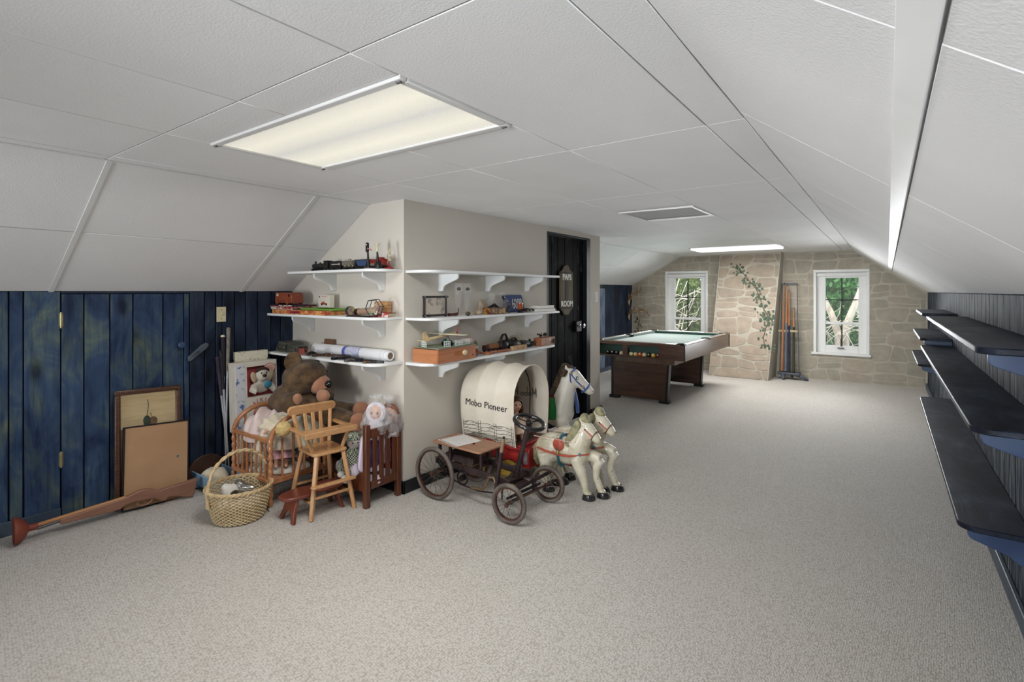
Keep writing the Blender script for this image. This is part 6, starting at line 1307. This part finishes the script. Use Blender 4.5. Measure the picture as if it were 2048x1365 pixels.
o=thing('brown_ledger','thin brown ledger leaning on the wall behind the poster roll','book',(-3.62,2.49,ZB+.0005)); MB().box((0,0,.058),(.13,.012,.115),(R(-6),0,0)).build('cover',wood('ledger_brown',(120,84,60),(98,66,46),'X',.6),o,bevel=.002); MB().box((.002,.001,.060),(.124,.008,.112),(R(-6),0,0)).build('pages',BONEW,o)
PIST=M('gun_brown',(92,68,50),(68,48,36),.5,scale=10); GUNM=M('gunmetal',(58,56,58),(38,37,40),.35,.6,scale=20)
def pistol(label,x,y,rz,m1,m2,s=1.0,long=.16):
    o=thing('toy_pistol',label,'toy gun',(x,y,ZB+.0005),rz,group='old toy guns lying on the lowest shelf'); o.scale=(s,s,s)
    MB().prism([(-.07,-.012),(-.05,-.055),(-.02,-.055),(-.03,-.014),(.0,-.012),(.0,.012),(-.075,.012)],.016).build('grip',m1,o,bevel=.004); MB().bb((-.01,-.006,.002),(long,.012,.018)).build('barrel',m2,o,bevel=.004); MB().cyl((.015,.003,.010),(.05,.003,.010),.014,n=14).build('cylinder',m2,o); MB().tube([(-.02,-.016,.008),(-.01,-.034,.008),(.012,-.032,.008),(.016,-.012,.008)],.003,6).build('trigger_guard',m2,o); MB().tube([(-.06,.012,.010),(-.075,.022,.010)],.004,6).build('hammer',m2,o)
pistol('old toy pistol with brown grip and long barrel behind the bear',-3.50,2.36,R(8),PIST,PIST,1.15,.24); pistol('black gripped toy pistol in the middle of the lowest shelf',-3.22,2.335,R(6),BLKP,GUNM,1.2); pistol('grey toy pistol overlapping the black gripped one',-3.05,2.315,R(10),M('grip_grey_brown',(104,98,94),(84,78,74),.5),GUNM,1.1); pistol('toy pistol with ribbed brown handle at the shelf end',-2.91,2.335,R(24),wood('pistol_grip_wood',(120,84,62),(96,64,46),'X',.5),GUNM,.8,.12)
pistol('dark toy pistol lying against the poster roll',-3.30,2.395,R(-4),GUNM,GUNM,1.0,.18)
o=thing('chain_tangle','tangle of thin dark chain and beads on the lowest shelf','chain',(-3.62,2.32,ZB+.0005)); rd=random.Random(2); pts=[(rd.uniform(-.07,.07),rd.uniform(-.03,.03),rd.uniform(.004,.03)) for k in range(26)]; MB().tube(pts,.0035,5).build('chain',GUNM,o)
for k in range(5): MB().ell(pts[k*5],(.010,.010,.008),n=8,m=6).build('bead',M('bead_mix',(60,44,36),(140,120,100),.4,scale=30),o)
# ================================================================= ON THE CLOSET SIDE WALL SHELVES
ZM2,ZB2=1.2492,.9312
def s_thing(name,label,cat,y,x=-2.66,z=ZM2,rz=0,group=None): return thing(name,label,cat,(x,y,z),rz,group=group)
o=s_thing('framed_photo','dark bamboo photo frame with a faded grey picture','photo frame',2.705,-2.66,rz=R(0)); EBON=wood('dark_bamboo',(40,32,30),(26,20,20),'Z',.4)
for a,b_ in(((.0,-.12,0),(.016,-.104,.155)),((.0,.10,0),(.016,.116,.155)),((.002,-.128,.140),(.014,.134,.154)),((.002,-.128,.006),(.014,.134,.020))): MB().bb(a,b_).build('frame_bar',EBON,o,bevel=.004)
MB().bb((.004,-.104,.02),(.008,.10,.14)).build('picture',M('faded_sketch',(186,176,162),(120,110,102),.6,scale=24,lo=.50,hi=.70),o); MB().bar((-.002,0,.12),(-.06,0,.0),.03,.004).build('easel_back',EBON,o)
for y in(-.112,.108):
    for z in(.147,.013): MB().ell((.018,y,z),(.003,.003,.003),n=6,m=5).build('stud',GOLDP,o)
BLKL=M('black_logo',(34,33,34),(44,43,44),.4)
def pilsner(label,y,x):
    o=s_thing('beer_glass',label,'glass',y,x,group='tall stemmed beer glasses'); MB().lathe([(.001,.001),(.032,.001),(.034,.004),(.012,.010),(.007,.022),(.007,.04),(.012,.052),(.024,.085),(.031,.135),(.033,.18),(.031,.252),(.0295,.252),(.031,.18),(.029,.135),(.022,.088),(.010,.058),(.001,.054)],28,cap=False).build('glass',GL,o)
    MB().torus((0,0,.252),.0303,.0014,n=28,m=6).build('gilt_rim',M('gilt',(180,140,96),(150,110,70),.3,.7),o)
    T=frame((.026,-.021,.205),(.62,.78,0),(.78,-.62,0)); MB(T).lathe([(.001,.0),(.012,.0),(.012,.0012),(.001,.0012)],18,(0,0,-.001),sx=1.25).build('logo',BLKL,o); MB(T).tube([(-.010,.002,.001),(0,-.002,.0016),(.010,.002,.001)],.0014,5).build('logo_swirl',GOLDP,o)
pilsner('left tall stemmed beer glass with a black oval logo',2.955,-2.655); pilsner('right tall stemmed beer glass with a black oval logo',3.055,-2.655)
o=s_thing('pipe','short dark red carved pipe lying by the photo frame','pipe',2.885,-2.64,rz=R(80)); MB().tube([(-.045,0,.012),(-.01,0,.012),(.03,0,.014),(.04,0,.018)],[.012,.009,.013,.010],9).build('bowl',M('pipe_red',(88,34,32),(66,26,26),.3,coat=.4),o); MB().tube([(.04,0,.018),(.05,0,.04),(.045,0,.06)],.0035,6).build('stem',BLKP,o)
o=s_thing('carved_nut','dark carved ball between the two beer glasses','ornament',3.005,-2.60); MB().ell((0,0,.016),(.020,.022,.0155),n=14,m=9).build('ball',M('carved_dark',(52,44,36),(92,84,66),.4,scale=60),o); MB().lathe([(.009,0),(.012,.002),(.006,.004)],10).build('foot',IRON,o)
o=s_thing('seashell','pointed brown and white seashell beside the patterned box','seashell',3.155,-2.63,rz=R(75)); MB().lathe([(.001,-.06),(.008,-.045),(.016,-.02),(.021,.0),(.019,.02),(.010,.035),(.001,.04)],16,(0,0,.02),(0,1,0),(1,0,.12)).build('shell',M('shell_brown',(150,120,96),(206,190,170),.3,scale=18,coat=.4),o); MB().ell((.0,-.012,.016),(.022,.010,.010),n=10,m=7).build('lip',BONEW,o)
o=s_thing('patterned_box','leopard patterned box with a dark lid figure on top','box',3.365,-2.625); TORT=M('tortoise_print',(176,130,66),(92,46,26),.4,scale=34,lo=.45,hi=.55); MB().bb((-.04,-.10,0),(.04,.10,.05)).build('body',TORT,o,bevel=.003); MB().bb((-.042,-.102,.048),(.042,.102,.054)).build('lid',M('tort_lid',(120,88,60),(96,66,44),.4,scale=20),o,bevel=.002); MB().tube([(.0,-.08,.056),(0,-.04,.064),(0,.0,.075),(0,.03,.064),(0,.07,.056)],[.006,.010,.014,.012,.004],8).build('lid_figure',IRON,o)
def jar(label,y,x,h,r):
    o=s_thing('glass_jar',label,'jar',y,x,group='clear glass jars'); MB().lathe([(.001,.002),(r*.9,.002),(r,.008),(r,h*.62),(r*.7,h*.78),(r*.62,h*.82),(r*.66,h),(r*.60,h),(r*.56,h*.82),(r*.94,h*.6),(r*.94,.012),(.001,.008)],26,cap=False).build('glass',GL,o); MB().torus((0,0,h),r*.64,.002,n=24,m=6).build('lip',GL,o); return o
jar('clear glass jar behind the patterned box',3.425,-2.70,.17,.045); j=jar('clear glass jar with a black bow at its neck',3.515,-2.655,.175,.042)
MB().ell((.022,-.018,.135),(.012,.022,.012),(0,0,R(50)),n=10,m=7).build('bow',BLKL,j); MB().add([(.032,-.03,.128),(.022,-.018,.10),(.040,-.01,.128),(.028,-.026,.128),(.018,-.014,.10),(.036,-.006,.128)],[(0,1,2),(5,4,3),(0,3,4,1),(1,4,5,2),(2,5,3,0)]).build('bow_tail',BLKL,j)
heap('linen_pouch','small tan linen pouch standing behind the patterned box','pouch',(-2.715,3.33,ZM2),(.08,.11),.125,fabric('tan_linen',(170,154,132),(146,130,110),30),61)
o=s_thing('bead_plant','dark beaded sprig with green and red leaves by the jars','ornament',3.575,-2.645); rd=random.Random(9)
MB().tube([(0,0,.002),(.004,.006,.05),(0,.012,.10),(-.004,.004,.13)],.0025,5).build('stem',IRON,o); q=MB()
for k in range(14): leaf(q,Vector((rd.uniform(-.02,.02),rd.uniform(-.015,.03),rd.uniform(.01,.12))),.022,Vector((0,0,1)),Vector((.8,-.6,0)),rd.uniform(0,6))
x_=q.build('leaves',M('dark_green_leaf',(52,84,58),(110,50,46),.5,scale=40),o); x_['kind']='stuff'
o=s_thing('licence_plate','blue licence plate reading 6088 leaning on the wall','licence plate',3.79,-2.715); o.rotation_euler=(0,R(-16),0); PLB=M('plate_blue',(34,62,122),(28,52,108),.35,.2,scale=8)
T=Matrix(((0,0,1,0),(1,0,0,0),(0,1,0,.082),(0,0,0,1))); MB(T).prism(rrect(.305,.155,.014),.002).build('plate',PLB,o); MB(T).tube([(x,y,.0022) for x,y in rrect(.295,.145,.012)],.0016,5,closed=True).build('embossed_rim',PLB,o)
text('6088','lettering',LETW,o,Matrix(((0,0,1,.0024),(1,0,0,.055),(0,1,0,.072),(0,0,0,1))),.135,.0008,sx=.62); text('P','lettering',LETW,o,Matrix(((0,0,1,.0024),(1,0,0,-.107),(0,1,0,.102),(0,0,0,1))),.028,.0006); text('A','lettering',LETW,o,Matrix(((0,0,1,.0024),(1,0,0,-.085),(0,1,0,.102),(0,0,0,1))),.028,.0006); MB().bb((.002,-.135,.070),(.0026,-.06,.082)).build('faded_words',M('faint_plate_print',(120,140,176),(90,112,156),.5,scale=60),o)
o=s_thing('amber_candle','small amber glass candle in front of the licence plate','candle',3.715,-2.61); MB().lathe([(.020,.03),(.023,.034),(.023,.085),(.021,.085),(.020,.04)],18).build('glass',M('amber_glass',(176,84,50),(150,66,40),.15,coat=.5),o); MB().lathe([(.028,0),(.026,.006),(.010,.012),(.010,.026),(.020,.031)],16).build('stand',IRON,o); MB().cyl((0,0,.04),(0,0,.075),.019,n=14).build('wax',M('wax_red',(150,70,50),(136,60,44),.5),o)
o=s_thing('dried_pods','dark tangle of dried seed pods below the licence plate','dried plant',3.80,-2.60); rd=random.Random(4); MB().tube([(rd.uniform(-.03,.03),-.11+.22*k/14,rd.uniform(.006,.035)) for k in range(15)],.004,5).build('vine',IRON,o)
for k in range(12): MB().ell((rd.uniform(-.03,.03),rd.uniform(-.10,.10),rd.uniform(.010,.03)),(.010,.014,.009),(0,0,rd.uniform(0,3)),n=8,m=6).build('pod',M('pod_brown',(56,34,30),(36,24,24),.4,scale=20),o)
for k,(lab,z,yl,yc,m_) in enumerate((('lower cream covered album lying at the end of the middle shelf',ZM2+.0003,.34,4.045,BONEW),('upper cream covered album on top of the other album',ZM2+.0285,.26,4.08,M('album_cream',(224,216,196),(214,206,186),.6)))):
    o=s_thing('photo_album',lab,'album',yc,-2.625,z,group='cream albums'); w=.075 if k==0 else .065; MB().bb((-w,-yl/2,0),(w,yl/2,.003)).build('back_cover',m_,o); MB().bb((-w+.003,-yl/2+.004,.003),(w-.003,yl/2-.004,.024)).build('pages',WHITE,o); MB().bb((-w,-yl/2,.024),(w,yl/2,.027)).build('front_cover',m_,o)
o=s_thing('bead_pair','two tiny white beads at the far end of the middle shelf','beads',4.235,-2.57)
for y in(-.012,.014): MB().ell((0,y,.007),(.007,.007,.0068),n=10,m=7).build('bead',WHITE,o)
# ---- lowest side shelf
DRW=wood('drawer_orange_wood',(186,118,72),(160,94,56),'Y',.45,.9); DRWX=wood('drawer_orange_wood_end',(196,132,88),(176,112,72),'X',.5,.9)
o=thing('knobbed_box','orange-brown wooden drawer with a cream knob, lying on the lowest shelf','drawer',(-2.645,2.80,ZB2),R(2)); dx0,dx1,dy0,dy1,dz=-.115,.13,-.22,.20,.10
MB().bb((dx1-.014,dy0,0),(dx1,dy1,dz)).build('drawer_front',DRW,o,bevel=.002); MB().bb((dx0,dy0,0),(dx1-.014,dy0+.012,dz-.004)).build('drawer_side',DRWX,o,bevel=.002); MB().bb((dx0,dy1-.012,0),(dx1-.014,dy1,dz-.004)).build('drawer_side',DRWX,o,bevel=.002); MB().bb((dx0,dy0+.012,0),(dx0+.012,dy1-.012,dz-.004)).build('drawer_back',DRW,o); MB().bb((dx0+.012,dy0+.012,.004),(dx1-.014,dy1-.012,.010)).build('drawer_bottom',DRW,o)
MB().lathe([(.010,0),(.010,.006),(.019,.010),(.021,.018),(.016,.026),(.004,.028)],20,(dx1,.05,.058),(0,1,0),(1,0,0)).build('knob',M('cream_knob',(222,206,166),(210,192,150),.3),o); MB().cyl((dx1-.001,.165,.03),(dx1+.0012,.165,.03),.007,n=10).build('keyhole',BLKP,o)
o=thing('green_play_mat','mottled green play mat on a board laid over the drawer','play mat',(-2.64,2.805,ZB2+.1005),R(2)); MB().bb((-.125,-.225,0),(.13,.205,.004)).build('board',M('mat_board',(150,138,118),(128,116,98),.7),o,bevel=.001); MB().bb((-.115,-.215,.004),(.12,.195,.006)).build('mat',M('mat_green',(98,116,60),(140,150,140),.8,scale=16),o)
ZP=ZB2+.1068
def lattice(label,x,y,L,rz,h=.042):
    o=thing('toy_fence',label,'toy fence',(x,y,ZP),rz,group='white toy fences on the play mat'); n_=max(3,int(L/.016)); m_=M('fence_white',(222,230,226),(206,218,214),.5)
    for k in range(n_+1): MB().box((0,-L/2+L*k/n_,h/2),(.004,.004,h)).build('picket',m_,o)
    for z in(.004,h*.5,h-.003): MB().box((0,0,z),(.0042,L+.004,.0045)).build('fence_rail',m_,o)
lattice('long white lattice toy fence at the front of the play mat',-2.545,2.88,.17,R(3)); lattice('short white lattice toy fence near the drawer corner',-2.545,2.715,.05,R(-12)); lattice('white lattice toy fence at the left end of the mat',-2.66,2.60,.06,R(75))
o=thing('balsa_airplane','balsa model airplane with a red propeller standing on the mat','model airplane',(-2.65,2.79,ZP)); BALS=wood('balsa',(214,190,146),(196,168,124),'Y',.6); CREAMP=M('cream_tissue',(222,214,190),(212,202,176),.6)
MB().bar((-.05,-.15,.045),(.03,.10,.088),.012,.018).build('fuselage',BALS,o,bevel=.003)
T=Matrix.Translation((-.005,.0,.082))@Matrix.Rotation(R(22),4,'Z'); MB(T).prism(rrect(.06,.43,.022),.005,Matrix.Rotation(R(72),4,'Z')@Matrix.Rotation(0,4,'X')).build('wing',CREAMP,o,bevel=.002)
MB().bar((-.09,-.165,.045),(-.0,-.135,.045),.05,.004,(0,0,1)).build('tailplane',BALS,o); MB().add([(-.05,-.16,.045),(-.035,-.11,.05),(-.052,-.165,.10),(-.054,-.135,.105),(-.046,-.16,.045),(-.031,-.11,.05),(-.048,-.165,.10),(-.05,-.135,.105)],[(0,1,3,2),(6,7,5,4),(0,4,5,1),(1,5,7,3),(3,7,6,2),(2,6,4,0)]).build('fin',BALS,o)
MB().tube([(.032,.108,.056),(.034,.112,.088),(.038,.116,.13)],[.006,.004,.010],7,flat=.4).build('propeller',M('prop_red',(196,66,70),(180,54,60),.35),o); MB().ell((.034,.110,.088),(.007,.007,.007),n=8,m=6).build('spinner',REDT,o)
for s in(-1,1): MB().tube([(.0,.04,.07),(.0+s*.03,.05,.02)],.0022,5).build('gear_leg',GUNM,o); MB().cyl((s*.03-.003,.05,.0125),(s*.03+.003,.05,.0125),.0115,n=12).build('wheel',IRON,o)
o=thing('toy_tractor','small dark teal toy tractor parked under the balsa wing','toy tractor',(-2.60,2.775,ZP),R(70)); TEAL=M('teal_tin',(48,84,84),(38,66,68),.4,.3); MB().box((.01,0,.03),(.05,.018,.016)).build('bonnet',TEAL,o,bevel=.002); MB().box((-.022,0,.04),(.02,.022,.026)).build('cab',TEAL,o,bevel=.002)
for x,r_,y in((-.022,.018,.016),(-.022,.018,-.016),(.028,.011,.013),(.028,.011,-.013)): MB().cyl((x,y-.004,r_),(x,y+.004,r_),r_,n=14).build('wheel',IRON,o)
o=thing('paper_roll','rolled sheet of tan and pink paper at the right end of the drawer','paper roll',(-2.60,2.985,ZP+.0205),R(0)); MB().grid(lambda u,v:((.02-.006*u)*math.cos(4*PI*u),-.05+.10*v,(.02-.006*u)*math.sin(4*PI*u)),60,3).build('roll',M('tan_pink_paper',(222,200,182),(206,158,152),.7,scale=14),o,solid=.001)
o=s_thing('cloth_puppet','small puppet in red and tan cloth slumped beside the drawer','puppet',3.09,-2.60,ZB2); k=MB(); k.ell((0,0,.03),(.03,.045,.03)); k.tube([(0,.03,.03),(.02,.07,.015)],[.014,.010],7); k.tube([(0,-.02,.03),(.03,-.03,.014)],[.014,.010],7); k.build('body',M('puppet_red',(120,52,46),(168,130,104),.9,scale=16),o,remesh=.007,smo=2); MB().ell((.005,.0,.075),(.018,.018,.020)).build('head',BONEW,o); MB().lathe([(.021,0),(.012,.02),(.002,.04)],14,(.005,0,.083)).build('cap',M('puppet_cap',(88,104,76),(70,86,62),.9),o)
o=s_thing('wooden_popgun','orange wooden toy popgun lying on the lowest shelf','toy gun',3.33,-2.59,ZB2+.0003,R(85)); PG=wood('popgun_wood',(178,110,74),(150,86,56),'X',.4,1.3)
MB().prism([(-.13,-.012),(-.12,-.04),(-.075,-.042),(-.06,-.012),(.0,-.008),(.0,.014),(-.13,.016)],.02).build('stock',PG,o,bevel=.005); MB().cyl((-.005,.003,.011),(.18,.003,.011),.0105,n=14).build('barrel',PG,o); MB().tube([(-.05,-.014,.010),(-.04,-.034,.010),(-.015,-.032,.010),(-.008,-.012,.010)],.003,6).build('trigger_guard',PG,o)
o=s_thing('toy_truck','dark wooden toy truck loaded with crates behind the popgun','toy truck',3.40,-2.685,ZB2,R(88)); MB().box((0,0,.02),(.18,.05,.014)).build('flatbed',M('truck_maroon',(70,36,36),(54,28,30),.5),o,bevel=.003); MB().box((-.075,0,.04),(.035,.045,.034)).build('cab',M('truck_maroon',(70,36,36),(54,28,30),.5),o,bevel=.004)
for x in(-.06,.06):
    for y in(-.026,.026): MB().cyl((x,y-.004,.0125),(x,y+.004,.0125),.012,n=12).build('wheel',IRON,o)
for k in range(4): MB().box((-.025+.034*k,0,.046),(.03,.042,.036)).build('crate',wood('crate_tan',(176,124,82),(148,98,62),'X',.5,2),o,bevel=.002)
for k in range(5):
    o=s_thing('alphabet_block','tan wooden alphabet block, '+['first','second','third','fourth','fifth'][k]+' of the row by the black bag','toy block',3.572+.042*k,-2.585,ZB2+.0003,R([4,-3,2,-5,3][k]),group='row of wooden alphabet blocks'); MB().box((0,0,.0185),(.036,.036,.036)).build('cube',wood('block_tan',(208,178,134),(188,154,110),'Z',.5,2),o,bevel=.003); MB().bb((.018,-.013,.006),(.0188,.013,.032)).build('carved_face',M('block_face',(190,150,104),(160,118,78),.6,scale=60),o)
BAGM=M('black_leather',(26,22,22),(38,32,31),.45,scale=20,bump=.4)
o=s_thing('leather_bag','slumped black leather bag with looped straps','bag',3.73,-2.665,ZB2); k=MB(); k.ell((0,-.20,.045),(.05,.06,.045)); k.ell((.005,-.06,.042),(.055,.10,.042)); k.ell((.01,.08,.034),(.055,.11,.034)); k.ell((.01,.19,.028),(.05,.07,.028)); k.ell((0,-.13,.06),(.035,.06,.035)); k.build('body',BAGM,o,remesh=.01,smo=3)
MB().tube([(.02,-.245,.05),(.022,-.252,.10),(.02,-.225,.135),(.02,-.185,.14),(.02,-.16,.10),(.02,-.15,.06)],[.014,.013,.012,.013,.014,.014],8,flat=.6).build('strap',BAGM,o); MB().tube([(.025,-.12,.06),(.027,-.10,.095),(.027,-.06,.10),(.025,-.02,.07)],[.012,.011,.011,.012],8,flat=.6).build('strap',BAGM,o); MB().tube([(.04,.0,.06),(.05,.1,.055),(.045,.22,.045)],.006,6).build('seam_cord',BAGM,o); MB().box((.03,.17,.062),(.014,.02,.02)).build('buckle',IRON,o,bevel=.002)
o=s_thing('straw_hat','crumpled pale straw hat behind the black bag','hat',3.80,-2.722,ZB2+.03); MB().lathe([(.052,-.03),(.051,.0),(.048,.02),(.044,.055),(.03,.075),(.001,.08)],22,sy=1.6,cap=False).build('crown',fabric('straw',(196,188,166),(150,140,112),40,.6),o,solid=.003)
o=s_thing('picture_crate','small wooden box with a painted truck scene','wooden box',4.135,-2.62,ZB2+.0003,R(2)); MB().bb((-.045,-.13,0),(.04,.11,.072)).build('box',wood('crate_orange',(178,116,80),(150,92,60),'Y',.5,1),o,bevel=.002); MB().bb((.04,-.04,.004),(.0412,.106,.068)).build('painted_scene',M('scene_print',(172,104,68),(78,70,52),.5,scale=20),o)
for a,b_ in(((.041,-.044,.0),(.043,-.038,.072)),((.041,.104,.0),(.043,.110,.072)),((.041,.02,.03),(.0425,.026,.068)),((.041,-.04,.052),(.0425,.02,.056))): MB().bb(a,b_).build('scene_trim',GOLDP,o)
o=s_thing('dried_bouquet','black dried flowers lying on the small wooden box','dried flowers',4.17,-2.66,ZB2+.0725); rd=random.Random(12); q=MB()
for k in range(22): leaf(q,Vector((rd.uniform(-.03,.03),rd.uniform(-.07,.075),rd.uniform(.0,.03))),.024,Vector((0,0,1)),Vector((rd.uniform(.2,1),rd.uniform(-1,1),.4)).normalized(),rd.uniform(0,6))
MB().tube([(0,-.07,.004),(.01,0,.014),(0,.07,.006)],.003,5).build('stem',IRON,o); x_=q.build('petals',M('black_petal',(30,28,28),(46,42,40),.6),o); x_['kind']='stuff'
o=s_thing('dark_pinecone','dark pinecone with pale tips at the end of the lowest shelf','pinecone',4.232,-2.595,ZB2); q=MB()
for k in range(40): a=k*2.4; t=k/40; r_=.026*math.sin(PI*(.15+.8*t)); q.ell((r_*math.cos(a),r_*math.sin(a),.008+.05*t),(.008,.008,.004),n=6,m=4)
q.ell((0,0,.03),(.018,.018,.028)); q.build('scales',M('cone_dark',(40,34,30),(96,90,82),.6,scale=80),o); MB().lathe([(.006,0),(.012,.004),(.004,.008)],8).build('stalk',IRON,o)
